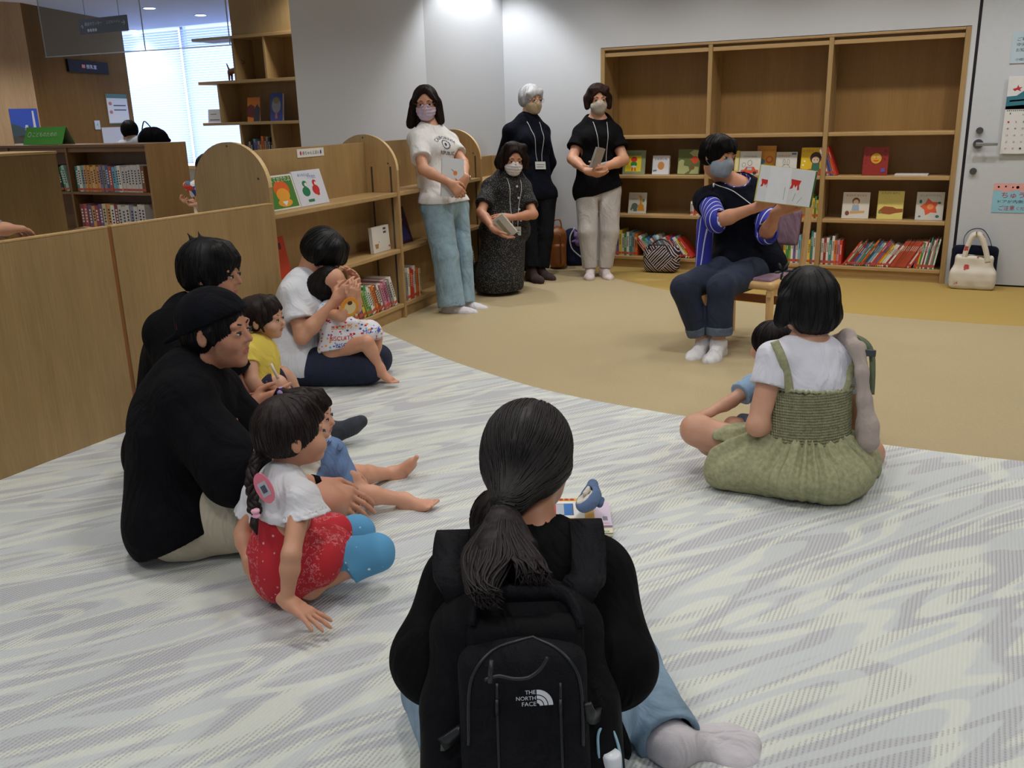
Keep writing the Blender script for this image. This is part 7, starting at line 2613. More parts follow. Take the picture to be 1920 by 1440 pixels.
pr = [Ell(sc_, (.060, .034, .034), (sd, ss, su), .01), Cone(sc_ + sd * .03 + su * .01, sc_ + sd * .058 + su * .03, .026, .018, .02), Ell(sc_ + su * .024 - sd * .010, (.046, .024, .026), (sd, ss, su), .004, True)]
blob('upper', pr, [fabric((96, 116, 150), .08)], sh_, res=.0025, amp=.001, freq=80)
blob('lining', [Ell(sc_ + su * .012 - sd * .008, (.046, .025, .018), (sd, ss, su), .006), Ell(sc_ + su * .026 - sd * .010, (.038, .017, .016), (sd, ss, su), .004, True),
                Cone(sc_ + su * .024 + sd * .0, sc_ + su * .030 + sd * .03, .009, .007, .006)], [fabric((206, 200, 190), .08)], sh_, res=.0025, amp=.0015, freq=90)
blob('heel_tab', [Cone(sc_ + sd * .02 - su * .028 + ss * -.02, sc_ + sd * .04 - su * .022 + ss * -.02, .012, .010, .006)], [fabric((80, 98, 132), .08)], sh_, res=.0025)

# ================================================================== LEFT GROUP
# ---- kneeling mother in white tee
base = on_floor(610, 715)
r = empty('person', base, 0, 'woman kneeling in a white tee and navy jeans, head bent over a toddler', 'person')
g = Fig(at(574, 522, 4.66), at(556, 668, 4.70), at(606, 476, 4.64), facing(72), facing(72, -44), head_u=unit(UP + CR * 1.0), h=.235, s=1.0, wide=1.02)
g.sh = [at(592, 540, 4.80), at(548, 552, 4.54)]
g.hp = [at(560, 672, 4.78), at(548, 680, 4.62)]
g.el = [at(632, 600, 4.76), at(566, 632, 4.50)]
g.wr = [at(662, 552, 4.66), at(628, 566, 4.50)]
g.kn = [at(708, 672, 4.82), at(690, 688, 4.60)]
g.an = [at(580, 700, 4.90), at(560, 712, 4.66)]
g.hands = [dict(wr=g.wr[0], D=UP * .9 + CR * .1, P=-CFW * .8 - CR * .5, left=True, s=.95, curl=.5, spread=.05),
           dict(wr=g.wr[1], D=CR * .75 + UP * .65, P=CFW * .8 + CR * .3, left=False, s=.95, curl=.35, spread=.05)]
make_body(r, g, SK, .0055, legs=False)
sl = [sleeve(g, 0, .62, .060, .074), sleeve(g, 1, .62, .062, .078)]
pr = torso_prims(g, .024, True) + [Cone(g.C, g.P + UP * .0, .152, .170, .05, g.F, .80), Ell(g.P - CR * .02 - UP * .02, (.16, .15, .09), None, .06)] + sl[0][0] + sl[1][0]
pr += [Cone(g.N + g.up * .02, g.N - g.up * .04, .064, .072, .02, fs=True), Ell(g.N + g.up * .045, (.05, .05, .03), (CR, CFW, g.up), .006, True), Cut(at(560, 688, 4.7), unit(-UP - CR * .25))] + sl[0][1] + sl[1][1]
blob('tee_shirt', pr, [fabric((222, 224, 230), .04)], r, res=.0065, amp=.005, freq=15, seed=61, aniso=(1, 1, .6))
pr = []
for i in (0, 1):
    pr += [Cone(g.hp[i] - UP * .01, g.kn[i], .098, .080, .02), Cone(g.kn[i] - UP * .015, g.an[i], .070, .055, .02)]
pr += [Cone(g.hp[0], g.hp[1], .115, .115, .04), Cut((0, 0, .006), -UP)]
blob('jeans', pr, [denim((26, 34, 58))], r, res=.0065, amp=.004, freq=22, seed=62)
for i in (0, 1):
    blob('sock', foot_prims(g.an[i], -CR, .95, up=-UP, inf=.003, left=i == 0) + [Cut((0, 0, .004), -UP)], [fabric((60, 60, 66), .1)], r, res=.007)
p, h = g.hpnt, g.h
hp_ = hair_cap(g, .075, (.56, 0, -.26), (.36, .33, .42), -.30)
hp_ += [Cone(p(.18, .22, .36), p(.40, .14, .16), .14 * h, .07 * h, .1 * h), Cone(p(.18, -.22, .36), p(.40, -.14, .16), .14 * h, .07 * h, .1 * h),
        Cone(p(0, -.38, .1), p(.14, -.36, -.16), .11 * h, .06 * h, .08 * h), Cone(p(0, .38, .1), p(.14, .36, -.16), .11 * h, .06 * h, .08 * h)]
make_hair(r, g, hp_, hairmat((13, 12, 14), .3), .0055)
face_parts(r, g)

# toddler in the letter-print dress
base = on_floor(650, 715)
r = empty('person', base, 0, 'toddler in a white dress with coloured letter print on the kneeling mother lap, hands raised', 'person')
g = Fig(at(622, 572, 4.60), at(636, 652, 4.62), at(622, 532, 4.58), facing(64), facing(72, 2), h=.176, s=.54, wide=1.1)
g.sh = [at(640, 582, 4.68), at(612, 584, 4.54)]
g.el = [at(668, 578, 4.66), at(640, 594, 4.46)]
g.wr = [at(670, 540, 4.62), at(658, 562, 4.46)]
g.kn = [at(704, 634, 4.68), at(688, 642, 4.50)]
g.an = [at(700, 684, 4.66), at(712, 690, 4.56)]
g.hands = [dict(wr=g.wr[0], D=UP + CR * .05, P=-CR * .6 - CFW * .6, left=True, s=.60, curl=.4, spread=.12, fat=1.1),
           dict(wr=g.wr[1], D=UP * .9 + CR * .3, P=CFW * .7 - CR * .3, left=False, s=.60, curl=.4, spread=.12, fat=1.1)]
g.feet = [dict(an=g.an[0], T=CR * .9 - CFW * .2 - UP * .3, s=.60, bare=True, left=True), dict(an=g.an[1], T=CR * .85 - CFW * .3 - UP * .35, s=.60, bare=True, left=False)]
make_body(r, g, SK, .004, child=True, fat=1.3, legfat=1.15)
DRS, nt, b = new_mat('letter_print_cotton')
vo = N(nt, 'ShaderNodeTexVoronoi', Scale=46.0, Randomness=.55)
nt.links.new(coords(nt, scale=(1, 1, 1.2)), vo.inputs['Vector'])
msk = ramp(nt, vo.outputs['Distance'], [(.30, (1, 1, 1, 1)), (.34, (0, 0, 0, 1))])
sep = N(nt, 'ShaderNodeSeparateColor')
nt.links.new(vo.outputs['Color'], sep.inputs[0])
pal = ramp(nt, sep.outputs[0], [(0, srgb(206, 50, 60)), (.22, srgb(232, 150, 40)), (.42, srgb(50, 90, 180)), (.62, srgb(120, 180, 210)), (.8, srgb(170, 40, 60)), (.9, srgb(224, 224, 228))], 'CONSTANT')
mx = N(nt, 'ShaderNodeMix'); mx.data_type = 'RGBA'
mx.inputs[6].default_value = srgb(222, 222, 228)
nt.links.new(pal, mx.inputs[7]); nt.links.new(msk, mx.inputs[0]); nt.links.new(mx.outputs[2], b.inputs['Base Color'])
b.inputs['Roughness'].default_value = .85
hemc = at(668, 655, 4.58)
pr = torso_prims(g, .03, False) + [Cone(g.C, at(645, 636, 4.60), .080, .105, .03), Cone(at(640, 632, 4.60), at(688, 628, 4.60), .085, .080, .03)]
pr += [Cone(g.sh[i], g.sh[i] + (g.el[i] - g.sh[i]) * .35, .040, .046, .01, fe=True) for i in (0, 1)]
pr += [Cut(at(650, 650, 4.55), unit(-UP + CR * .24 - CFW * .25))]
dr = blob('print_dress', pr, [DRS], r, res=.0042, amp=.004, freq=38, seed=63, aniso=(1, 1, .5))
CR1, CB1, CO1 = plain((190, 40, 60), .8), plain((44, 84, 180), .8), plain((226, 140, 40), .8)
for body_, cx_, cy_, w_, m_ in (('BISCUITS', 0, 0, .115, CR1), ('BISCUITS', .03, -.035, .115, CB1), ('BISCUITS', .0, .05, .10, CO1), ('MUITS', .145, .02, .08, CB1)):
    decal(dr, 'letter_print', [('text', body_, cx_, cy_, w_, 0)], at(640, 634, 4.50), unit(CR + UP * .03), unit(UP - CFW * .2), CFW, [m_], .001)
bm = bmesh.new()
for i in (1,):
    d = unit(g.el[i] - g.sh[i]); e = g.sh[i] + (g.el[i] - g.sh[i]) * .35; o1 = unit(np.cross(d, UP)); o2 = np.cross(d, o1)
    tube_bm(bm, [e + (o1 * math.cos(t) + o2 * math.sin(t)) * .044 for t in (2 * math.pi * k / 20 for k in range(20))], .005, 6, closed=True)
bm_obj('red_sleeve_trim', bm, [plain((176, 34, 44), .7)], r, smooth=True)
make_hair(r, g, hair_cap(g, .030, (.28, 0, -.12), (.48, .62, .56), -.34, child=True, extra=[Cone(g.hpnt(-.3, 0, -.2), g.hpnt(-.36, 0, -.7), .10, .03, .02)]), hairmat((22, 17, 17), .2), .005)
face_parts(r, g, True)
bq = at(655, 576, 4.44)
bm = bmesh.new()
bu_ = unit(CR + CFW * .2); bv_ = unit(UP + CR * .2)
prism_bm(bm, circ(0, 0, .044, .050, 24), bq, bu_, bv_, .004, 0)
prism_bm(bm, circ(.004, -.002, .028, .032, 20), bq + np.cross(bu_, bv_) * .004, bu_, bv_, .001, 1)
prism_bm(bm, circ(.0, .022, .012, .010, 12), bq + np.cross(bu_, bv_) * .005, bu_, bv_, .001, 2)
bm_obj('orange_bib', bm, [plain((232, 150, 40), .6), plain((226, 206, 150), .6), plain((80, 50, 40), .6)], r)

# ---- man without a cap
base = on_floor(330, 800)
r = empty('person', base, 0, 'bareheaded man in a black tee sitting behind the man in the cap', 'person')
g = Fig(at(352, 590, 3.42), A3(-2.70, 2.36, .11), at(397, 512, 3.42), facing(98), facing(84, -6), h=.238, s=1.08, wide=1.05)
g.sh = [at(385, 610, 3.58), at(318, 625, 3.30)]
g.hp = [g.P + A3(-.05, .09, 0), g.P + A3(.06, -.09, 0)]
g.el = [at(440, 720, 3.70), at(355, 745, 3.22)]
g.wr = [at(530, 745, 3.78), at(470, 762, 3.52)]
g.kn = [A3(-2.62, 2.86, .16), A3(-2.30, 2.52, .14)]
g.an = [on_floor(612, 806, .075), on_floor(500, 850, .05)]
g.hands = [dict(wr=g.wr[0], D=-CR * .3 - CFW + UP * .1, P=-CR, left=True, s=1.05, curl=.4), dict(wr=g.wr[1], D=CR + UP * .2, P=CFW, left=False, s=1.05, curl=.35)]
g.feet = [dict(an=g.an[1], T=CR, up=UP, s=1.1, left=False)]
SKM2 = skin((192, 138, 110))
make_body(r, g, SKM2, .0055, legs=False)
MB = fabric((11, 11, 14), .2, sheen=0)
sl = [sleeve(g, 0, .8, .066, .085), sleeve(g, 1, .8, .070, .090)]
pr = torso_prims(g, .034, False) + sl[0][0] + sl[1][0] + [Cone(g.C, g.P + UP * .02, .17, .18, .05, g.F, .78), Cone(g.N + UP * .01, g.N - UP * .05, .072, .09, .03, fs=True), Cut((0, 0, .03), -UP)] + sl[0][1] + sl[1][1]
blob('black_tee', pr, [MB], r, res=.0075, amp=.005, freq=13, seed=64)
pr = []
for i in (0, 1):
    pr += [Cone(g.hp[i], g.kn[i], .11, .085, .03), Cone(g.kn[i], g.kn[i] + (g.an[i] - g.kn[i]) * .8, .082, .062, .03, fe=True)]
blob('jeans', pr + [Cut((0, 0, .004), -UP)], [denim((36, 46, 74))], r, res=.008, amp=.005, freq=18)
blob('sock', foot_prims(g.an[0], unit(CR * .75 + UP * .42 + CFW * .2), .80, up=unit(UP - CR * .6), inf=.010, left=True) + [Cone(g.an[0], g.an[0] + unit(g.kn[0] - g.an[0]) * .13, .042, .046, .02)], [fabric((62, 66, 74), .12)], r, res=.006, amp=.0015, freq=50)
p, h = g.hpnt, g.h
hp_ = hair_cap(g, .07, (.58, 0, -.26), (.36, .33, .46), -.32)
hp_ += [Cone(p(.18, .15, .38), p(.38, .08, .27), .13 * h, .05 * h, .1 * h), Cone(p(.18, -.18, .38), p(.36, -.16, .26), .13 * h, .05 * h, .1 * h)]
hp_ += [Cone(p(-.25, .0, .44), p(-.40, .02, .60), .05 * h, .01 * h, .05 * h), Cone(p(-.15, .05, .46), p(-.24, .05, .64), .04 * h, .01 * h, .05 * h), Cone(p(.0, -.36, .08), p(.10, -.36, -.10), .07 * h, .04 * h, .05 * h)]
make_hair(r, g, hp_, hairmat((14, 13, 15), .25), .0055)
face_parts(r, g, brow=(20, 16, 16))

# toddler in yellow
base = on_floor(480, 800)
r = empty('person', base, 0, 'toddler girl in a yellow top and navy dotted shorts sitting beside the bareheaded man', 'person')
g = Fig(at(484, 645, 3.86), at(474, 735, 3.84), at(494, 596, 3.86), facing(88), facing(82, 2), h=.19, s=.60, wide=1.15)
g.sh = [at(500, 655, 3.98), at(466, 664, 3.76)]
g.el = [at(520, 700, 3.98), at(472, 715, 3.70)]
g.wr = [at(530, 735, 3.90), at(494, 748, 3.72)]
g.kn = [at(530, 706, 3.96), at(520, 722, 3.80)]
g.an = [at(560, 742, 4.02), at(545, 762, 3.86)]
g.hands = [dict(wr=g.wr[0], D=CR - UP * .5, P=-UP, left=True, s=.62, curl=.3, fat=1.1), dict(wr=g.wr[1], D=CR * .8 - UP * .4, P=-UP, left=False, s=.62, curl=.3, fat=1.1)]
g.feet = [dict(an=g.an[i], T=CR + UP * .3, s=.62, bare=True, left=i == 0) for i in (0, 1)]
make_body(r, g, skin((212, 164, 136)), .0042, child=True, fat=1.35, legfat=1.2)
YT = fabric((226, 202, 92), .06)
sl = [sleeve(g, 0, .42, .060, .072), sleeve(g, 1, .42, .060, .072)]
pr = torso_prims(g, .026, False) + [Cone(g.C, g.P + UP * .0, .10, .105, .03)] + sl[0][0] + sl[1][0] + [Cone(g.N + UP * .012, g.N - UP * .03, .040, .05, .015, fs=True), Cut(g.P - UP * .02, -UP)] + sl[0][1] + sl[1][1]
blob('yellow_top', pr, [YT], r, res=.0045, amp=.0025, freq=36, seed=65, aniso=(1, 1, .6))
NDOT, nt, b = new_mat('navy_dotted_cotton')
vo = N(nt, 'ShaderNodeTexVoronoi', Scale=55.0, Randomness=.3)
nt.links.new(coords(nt), vo.inputs['Vector'])
nt.links.new(ramp(nt, vo.outputs['Distance'], [(.10, srgb(190, 180, 200)), (.14, srgb(38, 34, 62))]), b.inputs['Base Color'])
b.inputs['Roughness'].default_value = .9
pr = [Cone(g.hp[0], g.hp[1], .082, .082, .02)]
for i in (0, 1):
    pr += [Cone(g.hp[i], g.hp[i] + (g.kn[i] - g.hp[i]) * .95, .070, .058, .02, fe=True)]
blob('dotted_shorts', pr, [NDOT], r, res=.005, amp=.002, freq=40)
p, h = g.hpnt, g.h
hp_ = hair_cap(g, .045, (.54, 0, -.2), (.36, .36, .46), -.20, child=True)
hp_ += [Cone(p(.20, .15, .38), p(.38, .10, .20), .11 * h, .05 * h, .1 * h), Cone(p(.20, -.15, .38), p(.38, -.14, .20), .11 * h, .05 * h, .1 * h), Ell(p(-.36, .0, .34), (.13 * h,) * 3, None, .06 * h),
        Cone(p(.05, -.40, .05), p(.14, -.37, -.24), .05 * h, .02 * h, .05 * h)]
make_hair(r, g, hp_, hairmat((36, 25, 22), .3), .0045)
face_parts(r, g, True)
bm = bmesh.new()
ribbon_bm(bm, smoothpath([at(508, 682, 3.74), at(514, 695, 3.72), at(522, 710, 3.72)], 3), CR, .012, .002)
bm_obj('tag_strip', bm, [plain((216, 206, 190), .6)], r, smooth=True)

# ---- man in the reversed cap
base = on_floor(350, 1000)
r = empty('person', base, 0, 'man in a reversed black cap, loose black tee and khaki shorts, seated facing right', 'person')
g = Fig(at(352, 702, 2.86), at(334, 968, 2.92), at(406, 620, 2.86), facing(84), facing(80, 0), head_u=unit(UP + CR * -.02), h=.240, s=1.08, wide=1.08)
g.sh = [at(400, 735, 3.02), at(348, 752, 2.72)]
g.hp = [at(345, 965, 3.02), at(338, 975, 2.84)]
g.el = [at(500, 860, 3.05), at(440, 885, 2.66)]
g.wr = [at(610, 900, 3.10), at(598, 912, 2.84)]
g.kn = [at(560, 905, 3.24), at(612, 950, 2.82)]
g.an = [at(470, 960, 3.20), at(480, 985, 3.0)]
g.hands = [dict(wr=g.wr[0], D=CR - UP * .3, P=-UP, left=True, s=1.05, curl=.35), dict(wr=g.wr[1], D=CR * .9 - UP * .42 - CFW * .05, P=-UP * .8 + CFW * .5, left=False, s=1.08, curl=.28, spread=.06)]
g.feet = [dict(an=g.an[0], T=CR * .6 - CFW * .5, s=1.1, bare=True, left=True), dict(an=g.an[1], T=CR * .5 + CFW * .5, s=1.1, bare=True, left=False)]
make_body(r, g, SKM2, .005, fat=1.05)
sl = [sleeve(g, 0, .80, .070, .095), sleeve(g, 1, 1.22, .074, .080, hollow=False)]
pr = torso_prims(g, .036, False) + sl[0][0] + sl[1][0] + [Cone(g.C - CR * .01, g.P + CR * .02 + UP * .01, .170, .182, .05, g.F, .86), Cone(g.sh[1] - UP * .05, g.el[1] - UP * .0, .080, .10, .05, CFW, .8),
                                                        Cone(g.N + UP * .005, g.N - UP * .05, .072, .09, .03, fs=True)]
pr += [Cut(at(340, 990, 2.9), unit(-UP + CR * .42)), Ell(g.N + UP * .04 + g.F * .02, (.062, .062, .035), None, .01, True)] + sl[0][1] + sl[1][1]
blob('black_tee', pr, [fabric((13, 13, 17), .2, sheen=0)], r, res=.0065, amp=.005, freq=13, seed=66, aniso=(1, 1, .7))
KH = fabric((188, 178, 158), .08)
pr = [Cone(g.hp[0] + CR * .01, g.hp[1] + CR * .01, .128, .128, .04)]
for i in (0, 1):
    e = g.hp[i] + (g.kn[i] - g.hp[i]) * .80
    pr += [Cone(g.hp[i] + CR * .01, e, .124, .106, .03, fe=True)]
pr += [Cut((0, 0, .004), -UP)]
blob('khaki_shorts', pr, [KH], r, res=.007, amp=.006, freq=20, seed=67)
p, h = g.hpnt, g.h
ax = (g.hf, g.hl, g.hu)
make_hair(r, g, hair_cap(g, .03, (.60, 0, -.22), (.40, .36, .52), -.30) + [Cone(p(.08, -.36, .06), p(.12, -.34, -.10), .05 * h, .025 * h, .03 * h)], hairmat((16, 14, 15), .25), .0055)
pr = [Ell(p(-.04, 0, .13), [.50 * h, .42 * h, .46 * h], ax, .03 * h), Cut(p(0, 0, .12), unit(-g.hu + g.hf * .42))]
pr += [Cone(p(-.36, .22, .02), p(-.66, .16, -.13), .055 * h, .03 * h, .05 * h), Cone(p(-.36, -.22, .02), p(-.66, -.16, -.13), .055 * h, .03 * h, .05 * h), Cone(p(-.42, 0, .0), p(-.74, 0, -.16), .06 * h, .03 * h, .08 * h)]
CAPM = fabric((15, 16, 22), .2, sheen=0)
blob('reversed_cap', pr, [CAPM], r, res=.005, amp=.001, freq=30)
bm = bmesh.new()
tq = at(332, 612, 2.80)
box_bm(bm, (-.002, -.002, -.010), (.002, .002, .010), M=Matrix.Translation(V3(tq)))
bm_obj('red_cap_tag', bm, [plain((160, 30, 60), .6)], r)
face_parts(r, g, brow=(20, 16, 16))
dd = unit(g.wr[1] - g.el[1]); e = g.wr[1] - dd * .02
blob('wristband', [Cone(e - dd * .012, e + dd * .012, .034, .033, .004, fe=True, fs=True)], [fabric((12, 12, 14), .1, sheen=0)], r, res=.004)

# ---- toddler in the denim bib
base = on_floor(620, 920)
r = empty('person', base, 0, 'toddler in a blue denim bib with bare legs stretched out on the carpet', 'person')
g = Fig(at(588, 838, 3.08), at(590, 898, 3.08), at(578, 780, 3.06), facing(92), facing(86, 2), h=.185, s=.58, wide=1.15)
g.sh = [at(606, 848, 3.18), at(588, 856, 3.0)]
g.el = [at(640, 880, 3.18), at(618, 886, 3.0)]
g.wr = [at(662, 888, 3.14), at(656, 890, 3.06)]
g.kn = [at(672, 890, 3.26), at(672, 925, 3.08)]
g.an = [at(735, 888, 3.42), at(758, 937, 3.15)]
g.hands = [dict(wr=g.wr[0], D=CR * .7 - UP * .7, P=-UP, left=True, s=.60, curl=.35, fat=1.1), dict(wr=g.wr[1], D=CR * .6 - UP * .8, P=-CR * .4 - UP * .2 + CFW * .4, left=False, s=.60, curl=.3, fat=1.1)]
g.feet = [dict(an=g.an[0], T=UP * .75 + CR * .55, up=unit(UP - CR * .9), s=.66, bare=True, left=True), dict(an=g.an[1], T=UP * .25 + CR * .8 - CFW * .3, up=unit(UP - CR * .5), s=.62, bare=True, left=False)]
make_body(r, g, skin((214, 162, 134)), .004, child=True, fat=1.25, legfat=1.05)
sl = [sleeve(g, 0, .6, .062, .072), sleeve(g, 1, .6, .062, .075)]
blob('white_top', torso_prims(g, .026, False) + sl[0][0] + sl[1][0] + sl[0][1] + sl[1][1], [fabric((216, 212, 200), .06)], r, res=.005, amp=.003, freq=36)
bb = at(624, 862, 3.0)
pr = [Ell(bb, (.052, .05, .068), (g.F, g.L, UP), .02), Cone(g.C + g.F * .04, g.P + g.F * .06, .075, .085, .03), Cone(g.hp[0], g.hp[0] + (g.kn[0] - g.hp[0]) * .55, .066, .060, .02, fe=True),
      Cone(g.hp[1], g.hp[1] + (g.kn[1] - g.hp[1]) * .55, .066, .060, .02, fe=True), Cone(g.hp[0], g.hp[1], .085, .085, .03)]
bib = blob('denim_bib', pr, [denim((104, 130, 172))], r, res=.0045, amp=.002, freq=36, seed=68)
decal(bib, 'bib_dots', [('poly', circ(.0, .0, .009, .011, 10), 0), ('poly', circ(-.035, .02, .006, .007, 10), 0)], at(632, 848, 2.92), CR, UP, CFW, [plain((50, 60, 90), .7)])
p, h = g.hpnt, g.h
hp_ = hair_cap(g, .05, (.54, 0, -.2), (.36, .36, .46), -.24, child=True) + [Cone(p(.20, .15, .38), p(.38, .10, .20), .11 * h, .05 * h, .1 * h), Cone(p(.20, -.15, .38), p(.38, -.14, .20), .11 * h, .05 * h, .1 * h)]
tq = at(527, 735, 3.02)
hp_ += [Cone(p(-.05, -.05, .44), tq, .12 * h, .05 * h, .08 * h), Cone(tq, tq - CR * .03 - UP * .03, .018, .010, .01)]
make_hair(r, g, hp_, hairmat((34, 24, 22), .25), .0045)
face_parts(r, g, True)
blob('purple_hair_tie', [Ell(tq + d_, (.011, .011, .011), None, .006) for d_ in (CR * .008, -CR * .008, UP * .008, -CFW * .01)], [fabric((176, 146, 206), .1)], r, res=.003)

# ---- girl in the red bandana dress
base = on_floor(545, 1100)
r = empty('person', base, 0, 'young girl with a braid in a white and red dress, leaning on one hand', 'person')
g = Fig(at(530, 893, 2.50), at(532, 1052, 2.55), at(548, 810, 2.50), facing(122), facing(112, 4), head_u=unit(UP - CR * .10), h=.205, s=.66, wide=1.08)
g.sh = [at(486, 928, 2.58), at(566, 934, 2.42)]
g.hp = [at(525, 1055, 2.66), at(545, 1060, 2.57)]
g.el = [at(456, 1000, 2.56), at(546, 1040, 2.34)]
g.wr = [at(468, 1058, 2.50), at(538, 1128, 2.36)]
g.kn = [at(668, 1000, 2.74), at(704, 1036, 2.56)]
g.an = [at(560, 1078, 2.80), at(582, 1104, 2.52)]
g.hands = [dict(wr=g.wr[0], D=-UP * .95 + CR * .15, P=CFW * .3 + CR, left=True, s=.68, curl=.18, spread=.10, fat=1.05),
           dict(wr=g.wr[1], D=CR * .75 - UP * .35 - CFW * .25, P=-UP * .9 - CR * .3, left=False, s=.72, curl=.12, spread=.22, fat=1.05)]
g.feet = [dict(an=g.an[0], T=-CR * .9 - UP * .1, up=-UP, s=.70, bare=True, left=True), dict(an=g.an[1], T=-CR * .95 - CFW * .1 - UP * .1, up=-UP * .9 + CFW * .3, s=.70, bare=True, left=False)]
SKG = skin((198, 146, 116))
make_body(r, g, SKG, .0042, child=True, fat=1.0, legfat=.9)
REDB, nt, b = new_mat('red_bandana_cotton')
v = coords(nt, rot=(.3, .2, .6))
vo = N(nt, 'ShaderNodeTexVoronoi', Scale=42.0, Randomness=.35)
nt.links.new(v, vo.inputs['Vector'])
m1 = ramp(nt, vo.outputs['Distance'], [(.12, (1, 1, 1, 1)), (.17, (0, 0, 0, 1))])
nz = N(nt, 'ShaderNodeTexNoise', Scale=60.0, Detail=3.0, Distortion=1.4)
nt.links.new(v, nz.inputs['Vector'])
m2 = ramp(nt, nz.outputs[0], [(.54, (0, 0, 0, 1)), (.57, (.75, .75, .75, 1)), (.62, (0, 0, 0, 1))])
ck = N(nt, 'ShaderNodeTexWave', Scale=2.3)
nt.links.new(coords(nt, rot=(.5, .1, .3)), ck.inputs['Vector'])
zone = ramp(nt, ck.outputs[0], [(.52, (0, 0, 0, 1)), (.56, (1, 1, 1, 1))])
pk = N(nt, 'ShaderNodeMix'); pk.data_type = 'RGBA'
nt.links.new(zone, pk.inputs[0]); nt.links.new(m1, pk.inputs[6]); nt.links.new(m2, pk.inputs[7])
fx = N(nt, 'ShaderNodeMix'); fx.data_type = 'RGBA'
nt.links.new(pk.outputs[2], fx.inputs[0])
fx.inputs[6].default_value = srgb(180, 30, 42)
fx.inputs[7].default_value = srgb(220, 150, 156)
nt.links.new(fx.outputs[2], b.inputs['Base Color'])
b.inputs['Roughness'].default_value = .85
pr = [Cone(g.C + UP * .03, g.P + UP * .0, .088, .098, .03, g.F, .9), Cone(g.P + UP * .01, at(618, 1026, 2.56), .095, .066, .03), Cone(g.P - UP * .01, at(622, 1000, 2.68), .090, .062, .03), Cone(at(540, 1060, 2.50), at(600, 1046, 2.50), .080, .062, .03),
      Cone(g.P + UP * .02, at(534, 1075, 2.52), .088, .072, .03), Cone(at(535, 1072, 2.54), at(590, 1062, 2.50), .078, .062, .03)]
tp_ = at(522, 968, 2.46)
pr += [Cut(tp_, unit(UP + CR * .10)), Cut((0, 0, .018), -UP)]
blob('red_dress', pr, [REDB], r, res=.0046, amp=.006, freq=40, seed=71, aniso=(1, 1, .35))
YOK = fabric((218, 216, 220), .04)
pr = torso_prims(g, .022, False) + [Cone(g.N + UP * .008, g.N - UP * .03, .045, .055, .015, fs=True), Cut(tp_ - UP * .008, unit(-UP - CR * .10))]
for i in (0, 1):
    out_ = unit(g.el[i] - g.sh[i])
    o2_ = unit(g.sh[i] - g.N)
    e = g.sh[i] + o2_ * .018 - UP * .045
    pr += [Cone(g.sh[i] + UP * .004, e, .040, .068, .015, fe=True)]
    pr += [Cone(e - unit(e - g.sh[i]) * .012, e + unit(e - g.sh[i]) * .03, .056, .062, .002, sub=True, fs=True)]
blob('white_yoke', pr, [YOK], r, res=.0042, amp=.0025, freq=44, seed=72, aniso=(1, 1, .4))
LEGB, nt, b = new_mat('blue_dotted_leggings')
vo = N(nt, 'ShaderNodeTexVoronoi', Scale=24.0, Randomness=.8)
nt.links.new(coords(nt), vo.inputs['Vector'])
nt.links.new(ramp(nt, vo.outputs['Distance'], [(.09, srgb(220, 230, 236)), (.12, srgb(84, 150, 192))]), b.inputs['Base Color'])
b.inputs['Roughness'].default_value = .85
pr = [Cone(g.hp[0], g.hp[1], .070, .070, .02)]
for i in (0, 1):
    pr += [Cone(g.hp[i], g.kn[i], .064, .055, .012), Cone(g.kn[i], g.kn[i] + (g.an[i] - g.kn[i]) * .42, .054, .048, .012, fe=True)]
blob('leggings', pr + [Cut((0, 0, .003), -UP)], [LEGB], r, res=.005, amp=.003, freq=34, seed=73)
p, h = g.hpnt, g.h
HG = hairmat((34, 24, 23), .3)
tie = at(489, 843, 2.46)
hp_ = hair_cap(g, .045, (.54, 0, -.2), (.36, .36, .48), -.24, child=True)
hp_ += [Cone(p(-.28, .05, -.02), tie, .16 * h, .06 * h, .10 * h), Cone(p(.20, .15, .38), p(.38, .12, .18), .11 * h, .05 * h, .1 * h), Cone(p(.20, -.15, .38), p(.38, -.14, .18), .11 * h, .05 * h, .1 * h)]
make_hair(r, g, hp_, HG, .0042)
bm = bmesh.new()
path = smoothpath([tie - UP * .004, at(474, 880, 2.44), at(474, 930, 2.43), at(478, 960, 2.42)], 6)
for q in (0, 1, 2):
    pts = [c + CR * .010 * math.cos(i_ * .85 + q * 2.094) + CFW * .009 * math.sin(i_ * .85 * 2 + q * 2.094) for i_, c in enumerate(path)]
    tube_bm(bm, smoothpath(pts, 3), .0095, 6)
tube_bm(bm, [at(479, 962, 2.42), at(476, 985, 2.41), at(482, 1003, 2.41)], [.010, .012, .002], 8)
bm_obj('braid', bm, [HG], r, smooth=True)
PK_ = fabric((226, 168, 190), .08)
blob('pink_hair_tie', [Ell(tie + d_, (.011, .011, .011), None, .004) for d_ in (CR * .009 + UP * .002, -CR * .009, UP * .010, -UP * .007 + CR * .004)], [PK_], r, res=.003)
t2_ = at(479, 962, 2.415)
blob('pink_hair_tie', [Ell(t2_ + d_, (.013, .013, .008), None, .004) for d_ in (UP * .006, -UP * .008)], [PK_], r, res=.003)
face_parts(r, g, True)
bm = bmesh.new()
tgu = unit(CR * .8 + UP * .45 - CFW * .1); tgv = unit(UP - CR * .45 + CFW * .15)
tq = at(496, 915, 2.37)
prism_bm(bm, circ(0, 0, .024, .043, 20) , tq, tgu, tgv, .004, 0)
prism_bm(bm, [(-.013, -.022), (.013, -.022), (.013, .018), (-.013, .018)], tq + np.cross(tgu, tgv) * .004, tgu, tgv, .001, 1)
prism_bm(bm, [(-.007, -.012), (.007, -.012), (.007, .008), (-.007, .008)], tq + np.cross(tgu, tgv) * .005, tgu, tgv, .001, 2)
bm_obj('pink_name_badge', bm, [plain((226, 120, 140), .5), plain((180, 180, 186), .4), plain((70, 76, 96), .5)], r)

